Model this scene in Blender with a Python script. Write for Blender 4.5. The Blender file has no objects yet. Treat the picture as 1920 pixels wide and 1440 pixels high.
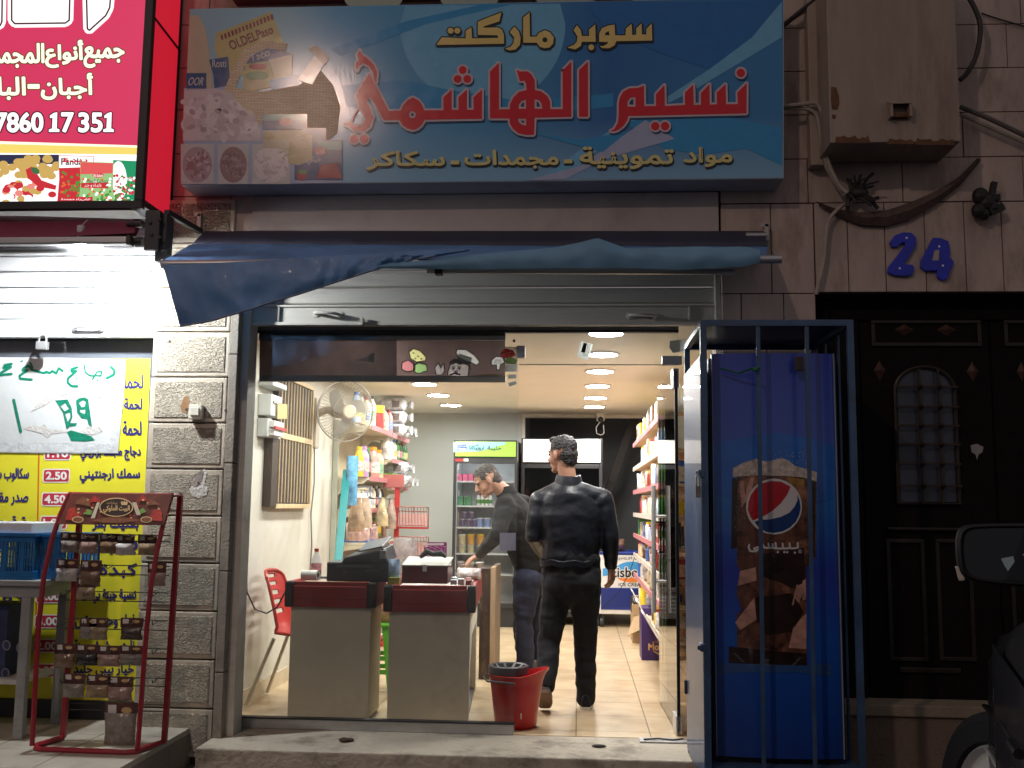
import bpy, bmesh, math, random
from mathutils import Vector, Matrix, noise
from mathutils.geometry import tessellate_polygon
random.seed(7)
R = math.radians
SC = bpy.context.scene
COL = SC.collection

# ---------------------------------------------------------------- camera, world, exposure
F, DIST, EYE = 1900.0, 5.64, 1.277            # focal length in photo pixels, camera to shopfront, eye height over shop floor
YAW, PITCH, ROLL = R(3.8123), R(6.861), R(0.63)
FW = Vector((-math.sin(YAW)*math.cos(PITCH), math.cos(YAW)*math.cos(PITCH), math.sin(PITCH)))
_r0 = Vector((math.cos(YAW), math.sin(YAW), 0)); _u0 = _r0.cross(FW)
RT = math.cos(ROLL)*_r0 + math.sin(ROLL)*_u0
UP = -math.sin(ROLL)*_r0 + math.cos(ROLL)*_u0
CAMP = Vector((0, -DIST, EYE))
cam = bpy.data.cameras.new('camera'); cam.sensor_width = 36; cam.lens = 36*F/1920; cam.clip_start = .05; cam.clip_end = 500
camo = bpy.data.objects.new('camera', cam); COL.objects.link(camo)
camo.matrix_world = Matrix(((RT.x, UP.x, -FW.x, CAMP.x), (RT.y, UP.y, -FW.y, CAMP.y), (RT.z, UP.z, -FW.z, CAMP.z), (0, 0, 0, 1)))
SC.camera = camo
wd = bpy.data.worlds.new('World'); SC.world = wd; wd.use_nodes = True
_bg = wd.node_tree.nodes['Background']; _bg.inputs[0].default_value = (1.0, .89, .90, 1); _bg.inputs[1].default_value = .185   # night sky over a lit town
SC.view_settings.view_transform = 'Standard'; SC.view_settings.look = 'None'; SC.view_settings.exposure = 0; SC.view_settings.gamma = 1
try:
    SC.cycles.use_denoising = True; SC.cycles.denoiser = 'OPENIMAGEDENOISE'
    SC.cycles.max_bounces = 10; SC.cycles.transparent_max_bounces = 24; SC.cycles.glossy_bounces = 4; SC.cycles.diffuse_bounces = 5
    SC.cycles.sample_clamp_indirect = 6; SC.cycles.caustics_reflective = False; SC.cycles.caustics_refractive = False
except Exception: pass

def ray(px, py): return FW + (px-960)/F*RT - (py-720)/F*UP
def P(px, py, Y):                              # a photo pixel read as a point of the plane y = Y
    d = ray(px, py); return CAMP + d*((Y+DIST)/d.y)
def PZ(px, py, Z):
    d = ray(px, py); return CAMP + d*((Z-EYE)/d.z)
def PX(px, py, X):
    d = ray(px, py); return CAMP + d*(X/d.x)

# ---------------------------------------------------------------- materials
MATS = {}
def M(name, col=(.5, .5, .5), rough=.6, metal=0, var=.12, scale=6, bump=0, bscale=60, emit=0, ecol=None, alpha=1, spec=.5, coat=0, stretch=None, dark=None):
    """a Principled material whose colour wanders with two noises; dark = (colour, amount, scale) lays stains over it"""
    if name in MATS: return MATS[name]
    m = bpy.data.materials.new(name); m.use_nodes = True; MATS[name] = m
    nt = m.node_tree; N = nt.nodes; L = nt.links; b = N['Principled BSDF']
    b.inputs['Roughness'].default_value = rough; b.inputs['Metallic'].default_value = metal
    b.inputs['Specular IOR Level'].default_value = spec; b.inputs['Coat Weight'].default_value = coat
    tc = N.new('ShaderNodeTexCoord'); mp = N.new('ShaderNodeMapping'); L.new(tc.outputs['Object'], mp.inputs[0])
    if stretch: mp.inputs['Scale'].default_value = stretch
    out = None
    if var > 0:
        n = N.new('ShaderNodeTexNoise'); n.inputs['Scale'].default_value = scale; n.inputs['Detail'].default_value = 6; n.inputs['Roughness'].default_value = .65
        L.new(mp.outputs[0], n.inputs['Vector'])
        cr = N.new('ShaderNodeValToRGB'); e = cr.color_ramp.elements
        e[0].position = .3; e[1].position = .72
        e[0].color = (*[max(0, c*(1-var)) for c in col], 1); e[1].color = (*[min(1, c*(1+var)) for c in col], 1)
        L.new(n.outputs[0], cr.inputs[0]); out = cr.outputs[0]
        rm = N.new('ShaderNodeMapRange'); rm.inputs[3].default_value = max(.02, rough-.08); rm.inputs[4].default_value = min(1, rough+.1)
        L.new(n.outputs[0], rm.inputs[0]); L.new(rm.outputs[0], b.inputs['Roughness'])
    else:
        b.inputs['Base Color'].default_value = (*col, 1)
    if dark:
        n2 = N.new('ShaderNodeTexNoise'); n2.inputs['Scale'].default_value = dark[2]; n2.inputs['Detail'].default_value = 8; n2.inputs['Roughness'].default_value = .7
        L.new(mp.outputs[0], n2.inputs['Vector'])
        c2 = N.new('ShaderNodeValToRGB'); c2.color_ramp.elements[0].position = .52; c2.color_ramp.elements[1].position = .72
        c2.color_ramp.elements[0].color = (0, 0, 0, 1); c2.color_ramp.elements[1].color = (dark[1],)*3+(1,)
        L.new(n2.outputs[0], c2.inputs[0])
        mx = N.new('ShaderNodeMix'); mx.data_type = 'RGBA'; L.new(c2.outputs[0], mx.inputs[0])
        if out: L.new(out, mx.inputs[6])
        else: mx.inputs[6].default_value = (*col, 1)
        mx.inputs[7].default_value = (*dark[0], 1); out = mx.outputs[2]
    if out: L.new(out, b.inputs['Base Color'])
    if bump:
        nb = N.new('ShaderNodeTexNoise'); nb.inputs['Scale'].default_value = bscale; nb.inputs['Detail'].default_value = 4
        L.new(mp.outputs[0], nb.inputs['Vector']); bp = N.new('ShaderNodeBump'); bp.inputs['Strength'].default_value = bump; bp.inputs['Distance'].default_value = .01
        L.new(nb.outputs[0], bp.inputs['Height']); L.new(bp.outputs[0], b.inputs['Normal'])
    if emit:
        b.inputs['Emission Color'].default_value = (*(ecol or col), 1); b.inputs['Emission Strength'].default_value = emit
    if alpha < 1: b.inputs['Alpha'].default_value = alpha
    return m

def backlit(name, col, s=1.0, var=.05):
    """translucent sign face lit from behind: it gives off light"""
    if name in MATS: return MATS[name]
    m = M(name, tuple(c*.5 for c in col), .35, var=0)
    b = m.node_tree.nodes['Principled BSDF']; b.inputs['Emission Color'].default_value = (*col, 1); b.inputs['Emission Strength'].default_value = s
    return m

def glassmat(name, tint=(.97, .99, .98), refl=1.0, rough=0.0, base=.0, veil=0):
    if name in MATS: return MATS[name]
    m = bpy.data.materials.new(name); m.use_nodes = True; MATS[name] = m
    nt = m.node_tree; N = nt.nodes; L = nt.links
    for n in list(N): N.remove(n)
    o = N.new('ShaderNodeOutputMaterial'); mx = N.new('ShaderNodeMixShader'); t = N.new('ShaderNodeBsdfTransparent'); g = N.new('ShaderNodeBsdfGlossy'); fr = N.new('ShaderNodeFresnel')
    fr.inputs[0].default_value = 1.5; t.inputs[0].default_value = (*tint, 1); g.inputs['Roughness'].default_value = rough
    ml = N.new('ShaderNodeMath'); ml.operation = 'MULTIPLY_ADD'; ml.inputs[1].default_value = refl; ml.inputs[2].default_value = base; ml.use_clamp = True
    L.new(fr.outputs[0], ml.inputs[0]); L.new(ml.outputs[0], mx.inputs[0]); L.new(t.outputs[0], mx.inputs[1]); L.new(g.outputs[0], mx.inputs[2])
    if veil:                                   # a faint uneven pale veil over the pane, streaked sideways
        tc = N.new('ShaderNodeTexCoord'); mp = N.new('ShaderNodeMapping'); mp.inputs['Scale'].default_value = (1, 1, 3); nz = N.new('ShaderNodeTexNoise'); nz.inputs['Scale'].default_value = 2.4; nz.inputs['Detail'].default_value = 8; nz.inputs['Roughness'].default_value = .7
        mr = N.new('ShaderNodeMapRange'); mr.inputs[1].default_value = .4; mr.inputs[2].default_value = .8; mr.inputs[3].default_value = veil*.3; mr.inputs[4].default_value = veil; df = N.new('ShaderNodeBsdfDiffuse'); df.inputs[0].default_value = (.8, .8, .78, 1); tl = N.new('ShaderNodeBsdfTranslucent'); tl.inputs[0].default_value = (.8, .8, .78, 1); m2 = N.new('ShaderNodeMixShader'); m3 = N.new('ShaderNodeMixShader')
        L.new(tc.outputs['Object'], mp.inputs[0]); L.new(mp.outputs[0], nz.inputs['Vector']); L.new(nz.outputs[0], mr.inputs[0]); L.new(df.outputs[0], m3.inputs[1]); L.new(tl.outputs[0], m3.inputs[2]); L.new(mr.outputs[0], m2.inputs[0]); L.new(mx.outputs[0], m2.inputs[1]); L.new(m3.outputs[0], m2.inputs[2]); mx = m2
    L.new(mx.outputs[0], o.inputs[0])
    return m

# ---------------------------------------------------------------- mesh builder
class MB:
    def __init__(s): s.v = []; s.f = []; s.m = []; s.k = 0
    def mat(s, k): s.k = k; return s
    def add(s, vs, fs):
        o = len(s.v); s.v += [tuple(v) for v in vs]
        for f in fs: s.f.append(tuple(i+o for i in f)); s.m.append(s.k)
        return s
    def box(s, x0, x1, y0, y1, z0, z1):
        return s.add([(x0, y0, z0), (x1, y0, z0), (x1, y1, z0), (x0, y1, z0), (x0, y0, z1), (x1, y0, z1), (x1, y1, z1), (x0, y1, z1)],
                     [(0, 3, 2, 1), (4, 5, 6, 7), (0, 1, 5, 4), (1, 2, 6, 5), (2, 3, 7, 6), (3, 0, 4, 7)])
    def hexa(s, q, off):                       # a quad pushed along off
        a = [Vector(p) for p in q]; b = [p+Vector(off) for p in a]
        return s.add(a+b, [(0, 1, 2, 3), (7, 6, 5, 4), (0, 4, 5, 1), (1, 5, 6, 2), (2, 6, 7, 3), (3, 7, 4, 0)])
    def prism(s, pts, off):                    # any flat outline pushed along off
        n = len(pts); a = [Vector(p) for p in pts]; off = Vector(off)
        tr = tessellate_polygon([a])
        s.add(a+[p+off for p in a], [tuple(t) for t in tr]+[tuple(i+n for i in reversed(t)) for t in tr]+[(i, i+n, (i+1) % n+n, (i+1) % n) for i in range(n)])
        return s
    def grid(s, rows, closed=False):           # rows of points of one length
        n = len(rows[0]); vs = [p for r in rows for p in r]; fs = []
        for i in range(len(rows)-1):
            for j in range(n if closed else n-1):
                k = (j+1) % n; fs.append((i*n+j, i*n+k, (i+1)*n+k, (i+1)*n+j))
        return s.add(vs, fs)
    def tube(s, pts, r, n=8, caps=True):
        pts = [Vector(p) for p in pts]; rr = r if isinstance(r, (list, tuple)) else [r]*len(pts); rows = []; prev = None
        for i, p in enumerate(pts):
            t = (pts[min(i+1, len(pts)-1)]-pts[max(i-1, 0)]).normalized()
            if prev is None:
                a = Vector((0, 0, 1)) if abs(t.z) < .9 else Vector((1, 0, 0)); u = t.cross(a).normalized()
            else:
                u = (prev-t*prev.dot(t)); u = u.normalized() if u.length > 1e-6 else prev
            prev = u; w = t.cross(u)
            rows.append([p+(u*math.cos(2*math.pi*k/n)+w*math.sin(2*math.pi*k/n))*rr[i] for k in range(n)])
        o = len(s.v); s.grid(rows, True)
        if caps:
            s.f.append(tuple(o+k for k in reversed(range(n)))); s.m.append(s.k)
            b = o+(len(rows)-1)*n; s.f.append(tuple(b+k for k in range(n))); s.m.append(s.k)
        return s
    def bar(s, a, b, w, h=None):               # square section bar
        a = Vector(a); b = Vector(b); t = (b-a).normalized(); h = h or w
        ref = Vector((0, 0, 1)) if abs(t.z) < .9 else Vector((0, 1, 0)); u = t.cross(ref).normalized(); q = u.cross(t)
        c = [u*w/2+q*h/2, -u*w/2+q*h/2, -u*w/2-q*h/2, u*w/2-q*h/2]
        return s.add([a+k for k in c]+[b+k for k in c], [(0, 1, 2, 3), (7, 6, 5, 4), (0, 4, 5, 1), (1, 5, 6, 2), (2, 6, 7, 3), (3, 7, 4, 0)])
    def lathe(s, prof, c=(0, 0, 0), n=16, axis=(0, 0, 1), sx=1, sy=1):   # prof = (radius, height) pairs
        c = Vector(c); z = Vector(axis).normalized(); a = Vector((1, 0, 0)) if abs(z.x) < .9 else Vector((0, 1, 0))
        x = (a-z*a.dot(z)).normalized(); y = z.cross(x)
        s.grid([[c+z*h+(x*math.cos(2*math.pi*k/n)*sx+y*math.sin(2*math.pi*k/n)*sy)*max(r, 1e-4) for k in range(n)] for r, h in prof], True)
        return s
    def ball(s, c, rx, ry=None, rz=None, n=14, m=9, rot=None):
        ry = ry or rx; rz = rz or rx; c = Vector(c); rows = []
        for i in range(m+1):
            t = math.pi*i/m; rows.append([])
            for k in range(n):
                p = 2*math.pi*k/n; q = Vector((rx*max(math.sin(t), .002)*math.cos(p), ry*max(math.sin(t), .002)*math.sin(p), -rz*math.cos(t)))
                if rot: q = rot @ q
                rows[-1].append(c+q)
        s.grid(rows, True); return s
    def cap(s, a, b, r0, r1, n=12):            # tapered capsule between two joints
        a = Vector(a); b = Vector(b); t = b-a; L = max(t.length, 1e-5); t.normalize()
        pr = [(-r0*math.cos(i*math.pi/8), r0*math.sin(i*math.pi/8)) for i in range(5)]; pts = []
        s.lathe([(max(q, .0005), h) for h, q in pr]+[(r1*math.cos(i*math.pi/8), L+r1*math.sin(i*math.pi/8)) for i in range(5)], a, n, t); return s
    def build(s, name, mats, parent=None, smooth=False, bevel=0, base=None, seg=2, weld=True):
        me = bpy.data.meshes.new(name)
        vs = [Vector(v) for v in s.v]
        o = bpy.data.objects.new(name, me); COL.objects.link(o)
        if parent is None:
            if base is None:
                lo = Vector([min(v[i] for v in vs) for i in range(3)]); hi = Vector([max(v[i] for v in vs) for i in range(3)])
                base = Vector(((lo.x+hi.x)/2, (lo.y+hi.y)/2, lo.z))
            org = Vector(base); o.location = org
        else:
            org = wloc(parent); o.parent = parent
            if base is not None: o.location = Vector(base)-org; org = Vector(base)
        me.from_pydata([tuple(v-org) for v in vs], [], s.f)
        mats = mats if isinstance(mats, (list, tuple)) else [mats]
        for m in mats: me.materials.append(m)
        for i, p in enumerate(me.polygons): p.material_index = min(s.m[i], len(mats)-1)
        if weld or bevel:
            bm = bmesh.new(); bm.from_mesh(me); bmesh.ops.recalc_face_normals(bm, faces=bm.faces)
            if bevel:
                es = [e for e in bm.edges if len(e.link_faces) == 2 and e.calc_face_angle(0) > .6]
                try: bmesh.ops.bevel(bm, geom=es, offset=bevel, segments=seg, profile=.6, affect='EDGES', clamp_overlap=True)
                except Exception: pass
            bm.to_mesh(me); bm.free()
        if smooth:
            for p in me.polygons: p.use_smooth = True
            try: me.set_sharp_from_angle(angle=R(38))
            except Exception: pass
        return o
def wloc(o):
    v = Vector(o.location)
    while o.parent: o = o.parent; v += Vector(o.location)
    return v
def tag(o, label, cat, group=None, kind=None):
    o['label'] = label; o['category'] = cat
    if group: o['group'] = group
    if kind: o['kind'] = kind
    return o
def T(name, label, cat, loc=(0, 0, 0), group=None):
    o = bpy.data.objects.new(name, None); COL.objects.link(o); o.location = loc; o.empty_display_size = .1
    return tag(o, label, cat, group, 'thing')
def struct(o): o['kind'] = 'structure'; return o
def copy_tree(src, loc, label, group=None):    # a thing, its parts and their sub-parts
    def cp(o, par):
        c = o.copy(); COL.objects.link(c)
        if par: c.parent = par
        for ch in list(o.children): cp(ch, c)
        return c
    c = cp(src, None); c.location = loc; c['label'] = label
    if group: c['group'] = group
    return c

# ---------------------------------------------------------------- lettering and flat print
AR = {'ا': 'ﺍﺎ', 'أ': 'ﺃﺄ', 'ة': 'ﺓﺔ', 'د': 'ﺩﺪ', 'ر': 'ﺭﺮ', 'و': 'ﻭﻮ', 'ز': 'ﺯﺰ', 'ب': 'ﺏﺐﺑﺒ', 'ت': 'ﺕﺖﺗﺘ', 'ج': 'ﺝﺞﺟﺠ', 'ح': 'ﺡﺢﺣﺤ', 'خ': 'ﺥﺦﺧﺨ',
      'س': 'ﺱﺲﺳﺴ', 'ش': 'ﺵﺶﺷﺸ', 'ص': 'ﺹﺺﺻﺼ', 'ع': 'ﻉﻊﻋﻌ', 'غ': 'ﻍﻎﻏﻐ', 'ف': 'ﻑﻒﻓﻔ', 'ق': 'ﻕﻖﻗﻘ', 'ك': 'ﻙﻚﻛﻜ', 'ل': 'ﻝﻞﻟﻠ', 'م': 'ﻡﻢﻣﻤ', 'ن': 'ﻥﻦﻧﻨ', 'ه': 'ﻩﻪﻫﻬ', 'ي': 'ﻱﻲﻳﻴ', 'ى': 'ﻯﻰ'}
def shape_ar(s):
    out = []
    for i, c in enumerate(s):
        if c not in AR: out.append(c); continue
        f = AR[c]; pv = i > 0 and len(AR.get(s[i-1], '')) == 4; nx = len(f) == 4 and i+1 < len(s) and s[i+1] in AR
        out.append(f[(1 if pv else 0)+(2 if nx else 0)])
    return ''.join(reversed(out))
_TX = {}
def area(p): return .5*sum(p[i][0]*p[(i+1) % len(p)][1]-p[(i+1) % len(p)][0]*p[i][1] for i in range(len(p)))
def inside(q, p):
    c = False
    for i in range(len(p)):
        a, b = p[i], p[i-1]
        if (a[1] > q[1]) != (b[1] > q[1]) and q[0] < (b[0]-a[0])*(q[1]-a[1])/(b[1]-a[1])+a[0]: c = not c
    return c
def glyphs(s, res=4):
    """outlines of a line of text as [(outer, [holes])], in a unit box"""
    if s in _TX: return _TX[s]
    c = bpy.data.curves.new('t', 'FONT'); c.body = shape_ar(s) if any(ch in AR for ch in s) else s; c.resolution_u = res
    o = bpy.data.objects.new('t', c); COL.objects.link(o); bpy.context.view_layer.update()
    cu = o.to_curve(bpy.context.evaluated_depsgraph_get()); loops = []
    for sp in cu.splines:
        b = sp.bezier_points; n = len(b); pts = []
        for i in range(n):
            p0, h0, h1, p1 = b[i].co, b[i].handle_right, b[(i+1) % n].handle_left, b[(i+1) % n].co
            straight = (h0-p0).cross(p1-p0).length < 1e-5 and (h1-p0).cross(p1-p0).length < 1e-5
            for k in range(1 if straight else res):
                t = k/res; q = p0*(1-t)**3+3*h0*t*(1-t)**2+3*h1*t*t*(1-t)+p1*t**3; pts.append((q.x, q.y))
        if len(pts) > 2: loops.append(pts)
    o.to_curve_clear(); bpy.data.objects.remove(o); bpy.data.curves.remove(c)
    if not loops: return []
    big = max(loops, key=lambda p: abs(area(p))); sg = area(big)
    outs = [[p, []] for p in loops if area(p)*sg > 0]
    for p in loops:
        if area(p)*sg < 0:
            c_ = [g for g in outs if inside(p[0], g[0])]
            if c_: min(c_, key=lambda g: abs(area(g[0])))[1].append(p)
    xs = [q[0] for p in loops for q in p]; ys = [q[1] for p in loops for q in p]; x0, x1, y0, y1 = min(xs), max(xs), min(ys), max(ys)
    nm = lambda p: [((q[0]-x0)/(x1-x0), (q[1]-y0)/max(y1-y0, 1e-6)) for q in p]
    _TX[s] = [(nm(a), [nm(h) for h in b]) for a, b in outs]
    return _TX[s]

def translucent(name, col, t=.5, var=.1, scale=8):
    """thin printed film or paper: part of the light behind it comes through"""
    if name in MATS: return MATS[name]
    m = M(name, col, .45, var=var, scale=scale); nt = m.node_tree; N = nt.nodes; L = nt.links; b = N['Principled BSDF']; o = [n for n in N if n.type == 'OUTPUT_MATERIAL'][0]
    tr = N.new('ShaderNodeBsdfTranslucent'); mx = N.new('ShaderNodeMixShader'); mx.inputs[0].default_value = t
    if b.inputs['Base Color'].links: L.new(b.inputs['Base Color'].links[0].from_socket, tr.inputs[0])
    else: tr.inputs[0].default_value = (*col, 1)
    L.new(b.outputs[0], mx.inputs[1]); L.new(tr.outputs[0], mx.inputs[2]); L.new(mx.outputs[0], o.inputs[0]); return m

class Print:
    """flat print lying on the plane y = Y, drawn in photo pixels, each layer 1 mm proud of the one below"""
    def __init__(s, Y, step=.0012, fn=None): s.Y = Y; s.st = step; s.b = MB(); s.mats = []; s.fn = fn or (lambda x, y, Y: P(x, y, Y)); s.j = 0
    def _k(s, m):
        if m not in s.mats: s.mats.append(m)
        s.b.k = s.mats.index(m)
    def pt(s, x, y, l): return s.fn(x, y, s.Y-s.st*l)
    def poly(s, pts, m, l=1, holes=()):
        s._k(m); s.j += 1; l += (s.j % 7)*.03
        loops = [[Vector((x, y, 0)) for x, y in pts]]+[[Vector((x, y, 0)) for x, y in h] for h in holes]
        flat = [q for lp in loops for q in lp]
        s.b.add([s.pt(q.x, q.y, l) for q in flat], [tuple(t) for t in tessellate_polygon(loops)]); return s
    def rect(s, x0, y0, x1, y1, m, l=1): return s.poly([(x0, y0), (x1, y0), (x1, y1), (x0, y1)], m, l)
    def disc(s, x, y, rx, ry, m, l=1, n=20, a0=0, a1=360, rot=0):
        c, sn = math.cos(R(rot)), math.sin(R(rot)); pts = []
        for k in range(n):
            t = R(a0+(a1-a0)*k/(n if a1-a0 == 360 else n-1)); u, v = rx*math.cos(t), ry*math.sin(t); pts.append((x+u*c-v*sn, y+u*sn+v*c))
        return s.poly(pts, m, l)
    def stroke(s, pts, w, m, l=1, closed=False):
        s._k(m); n = len(pts); ws = w if isinstance(w, (list, tuple)) else [w]*n
        for i in range(n if closed else n-1):
            a, b = pts[i], pts[(i+1) % n]; dx, dy = b[0]-a[0], b[1]-a[1]; q = math.hypot(dx, dy)
            if q < 1e-6: continue
            nx, ny = -dy/q, dx/q; wa, wb = ws[i]/2, ws[(i+1) % n]/2; s.j += 1; ll = l+(s.j % 11)*.03
            ex, ey = dx/q, dy/q
            pp = [(a[0]+nx*wa, a[1]+ny*wa), (a[0]-ex*wa*.7+nx*wa*.5, a[1]-ey*wa*.7+ny*wa*.5), (a[0]-ex*wa*.7-nx*wa*.5, a[1]-ey*wa*.7-ny*wa*.5), (a[0]-nx*wa, a[1]-ny*wa),
                  (b[0]-nx*wb, b[1]-ny*wb), (b[0]+ex*wb*.7-nx*wb*.5, b[1]+ey*wb*.7-ny*wb*.5), (b[0]+ex*wb*.7+nx*wb*.5, b[1]+ey*wb*.7+ny*wb*.5), (b[0]+nx*wb, b[1]+ny*wb)]
            s.b.add([s.pt(x, y, ll) for x, y in pp], [(0, 1, 2, 3, 4, 5, 6, 7)])
        return s
    def shape(s, outer, holes, m, om=None, ow=0, l=2, bold=0, sh=None):
        """one letter: face, outline round it and, if asked for, a printed drop shadow"""
        if sh: s.stroke([(x+sh[0], y+sh[1]) for x, y in outer], ow*2, sh[2], l-1.5, True)
        if om:
            for lp in [outer]+list(holes): s.stroke(lp, ow*2, om, l-1, True)
            if sh: s.poly([(x+sh[0], y+sh[1]) for x, y in outer], sh[2], l-1.6)
        s.poly(outer, m, l, holes)
        if bold:
            for lp in [outer]+list(holes): s.stroke(lp, bold, m, l, True)
    def text(s, t, x0, y0, x1, y1, m, om=None, ow=0, l=2, bold=0, tilt=0, quad=None, slant=0):
        """text fitted in the pixel box x0..x1, y0..y1; tilt = rise of the right end in px; quad = four corners TL TR BR BL instead"""
        tl, tr, br, bl = quad or ((x0+slant, y0), (x1+slant, y0-tilt), (x1, y1-tilt), (x0, y1))
        def mp(q):
            u, v = q[0], 1-q[1]
            return tuple(tl[i]*(1-u)*(1-v)+tr[i]*u*(1-v)+br[i]*u*v+bl[i]*(1-u)*v for i in (0, 1))
        for a, hs in glyphs(t): s.shape([mp(q) for q in a], [[mp(q) for q in h] for h in hs], m, om, ow, l, bold)
        return s
    def build(s, name, parent, label=None):
        o = s.b.build(name, s.mats, parent, weld=False)
        return o
def S(r, g, b):
    f = lambda c: ((c/255+.055)/1.055)**2.4 if c > 10 else c/255/12.92
    return (f(r), f(g), f(b))
# ---------------------------------------------------------------- ground
pav = M('pavement', (.16, .145, .13), .8, scale=3, bump=.5, bscale=90, dark=((.03, .027, .025), .7, 2.2))
asph = M('asphalt', (.045, .045, .047), .85, scale=8, bump=.6, bscale=220)
struct(MB().box(-7, 7, -1.4, .3, -.4, -.15).build('pavement', pav, bevel=.01))
struct(MB().add([(-60, -60, -.27), (60, -60, -.27), (60, 60, -.27), (-60, 60, -.27)], [(0, 1, 2, 3)]).build('street', asph))

# street lamp across the road: the lamp whose glare shows on the blue sign
spot = P(592, 188, -.22)
vdir = (spot-CAMP).normalized(); mir = Vector((vdir.x, -vdir.y, vdir.z)); lp = spot+mir*9.2
warm = M('lamp glow', (1, .8, .6), .5, var=0, emit=1480, ecol=(1.0, .70, .56))
grey_metal = M('galvanised metal', (.3, .31, .32), .45, .7, scale=12)
sl = T('street_lamp', 'grey street lamp post across the road, its warm light on', 'street lamp', (lp.x-1.2, lp.y-.2, -.27))
MB().tube([(lp.x-1.2, lp.y-.2, -.27), (lp.x-1.2, lp.y-.2, lp.z-.4), (lp.x-1.1, lp.y-.17, lp.z+.1), (lp.x-.3, lp.y, lp.z+.12)], [.09, .06, .05, .04]).build('pole', grey_metal, sl, True)
MB().box(lp.x-.4, lp.x+.3, lp.y-.2, lp.y+.2, lp.z+.035, lp.z+.15).build('lamp_head', grey_metal, sl, bevel=.03)
MB().lathe([(0, -.0), (.10, -.0), (.115, .015), (.115, .03), (0, .03)], (lp.x, lp.y, lp.z)).build('lamp_glass', warm, sl)

# ---------------------------------------------------------------- stone and walls
stone = M('limestone', (.52, .455, .365), .85, scale=7, var=.2, bump=.35, bscale=45, dark=((.16, .13, .1), .75, 3.5))
stone2 = M('limestone cladding', (.47, .375, .335), .7, scale=3.2, var=.22, bump=.2, bscale=40, dark=((.17, .10, .065), .8, 2.3), stretch=(1.6, 1, .55))
mortar = M('dark joint', (.05, .043, .038), .95)
plaster = M('rough plaster', (.36, .31, .27), .9, bump=.6, bscale=35, scale=4, dark=((.1, .07, .06), .7, 3))
def chisel():
    m = M('chiselled limestone', (.56, .49, .385), .9, scale=9, var=.2, dark=((.14, .12, .10), .7, 3.2)); nt = m.node_tree; N = nt.nodes; L = nt.links
    tc = N.new('ShaderNodeTexCoord'); mp = N.new('ShaderNodeMapping'); mp.inputs['Rotation'].default_value = (0, R(48), 0); mp.inputs['Scale'].default_value = (1, 1, 2.2)
    nz = N.new('ShaderNodeTexNoise'); nz.inputs['Scale'].default_value = 72; nz.inputs['Detail'].default_value = 2.5; nz.inputs['Distortion'].default_value = .5
    cr = N.new('ShaderNodeValToRGB'); cr.color_ramp.elements[0].position = .4; cr.color_ramp.elements[1].position = .56
    bp = N.new('ShaderNodeBump'); bp.inputs['Strength'].default_value = 1; bp.inputs['Distance'].default_value = .04
    L.new(tc.outputs['Object'], mp.inputs[0]); L.new(mp.outputs[0], nz.inputs['Vector']); L.new(nz.outputs[0], cr.inputs[0]); L.new(cr.outputs[0], bp.inputs['Height'])
    L.new(bp.outputs[0], N['Principled BSDF'].inputs['Normal']); return m
chis = chisel()
pil = T('stone_pillar', 'pale stone pillar of chiselled blocks between the two shops', 'pillar', (-2.2, .1, -.15))
b = MB().box(-2.43, -1.96, .0, .34, -.15, 2.9); b.build('core', mortar, pil)
bb = MB(); pp = MB(); z = -.108
while z < 2.8:
    h = .262; a, c = -2.445+random.uniform(-.004, .004), -1.998+random.uniform(-.004, .004)
    bb.box(a, c, -.03, .06, z+.004, z+h-.004)
    pp.box(a+.03, c-.025, -.034, -.026, z+.03, z+h-.028)
    z += h
bb.build('block', stone, pil, bevel=.006); pp.build('block_face', chis, pil, bevel=.003)
bb = MB(); z = -.15
for h in (.5, .55, .6, .62, .66): bb.box(-1.994, -1.945, -.035, .30, z+.002, z+h-.003); z += h
bb.build('jamb', M('grey jamb', (.27, .24, .2), .8, scale=5, bump=.4, dark=((.08, .07, .06), .8, 4)), pil, bevel=.004)
pr = Print(-.0345)
chip = M('fresh chipped stone', (.62, .6, .55), .95, bump=1, bscale=70)
pr.poly([(383, 878), (388, 885), (384, 905), (390, 918), (386, 930), (372, 934), (360, 930), (355, 918), (360, 908), (368, 900), (374, 888)], chip, 1)
pr.poly([(378, 880), (382, 884), (378, 902), (366, 912), (357, 908), (366, 892)], plaster, 2)
pr.build('chip', pil); pr = Print(-.0347); pr.disc(372, 905, 2, 2, mortar, 3); pr.disc(350, 768, 3, 3, mortar, 1); pr.disc(423, 770, 2.5, 2.5, mortar, 1); pr.disc(318, 640, 2, 3, mortar, 1)
pr.poly([(345, 745), (352, 742), (356, 760), (349, 775), (341, 772), (338, 762)], M('rust stain', (.28, .15, .07), .9), .6)
pr.build('stain', pil)
sw = T('doorbell_switch', 'small ivory switch box on the chiselled stone pillar', 'switch', tuple(P(370, 787, -.034)))
ivory = M('ivory plastic', (.62, .6, .5), .4)
a = P(359, 760, -.034); c = P(382, 787, -.034)
MB().box(a.x, c.x, -.075, -.034, c.z, a.z).build('box', ivory, sw, bevel=.004)
MB().box(a.x+.013, c.x-.013, -.082, -.0745, c.z+.02, a.z-.016).build('button', ivory, sw, bevel=.003)

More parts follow.
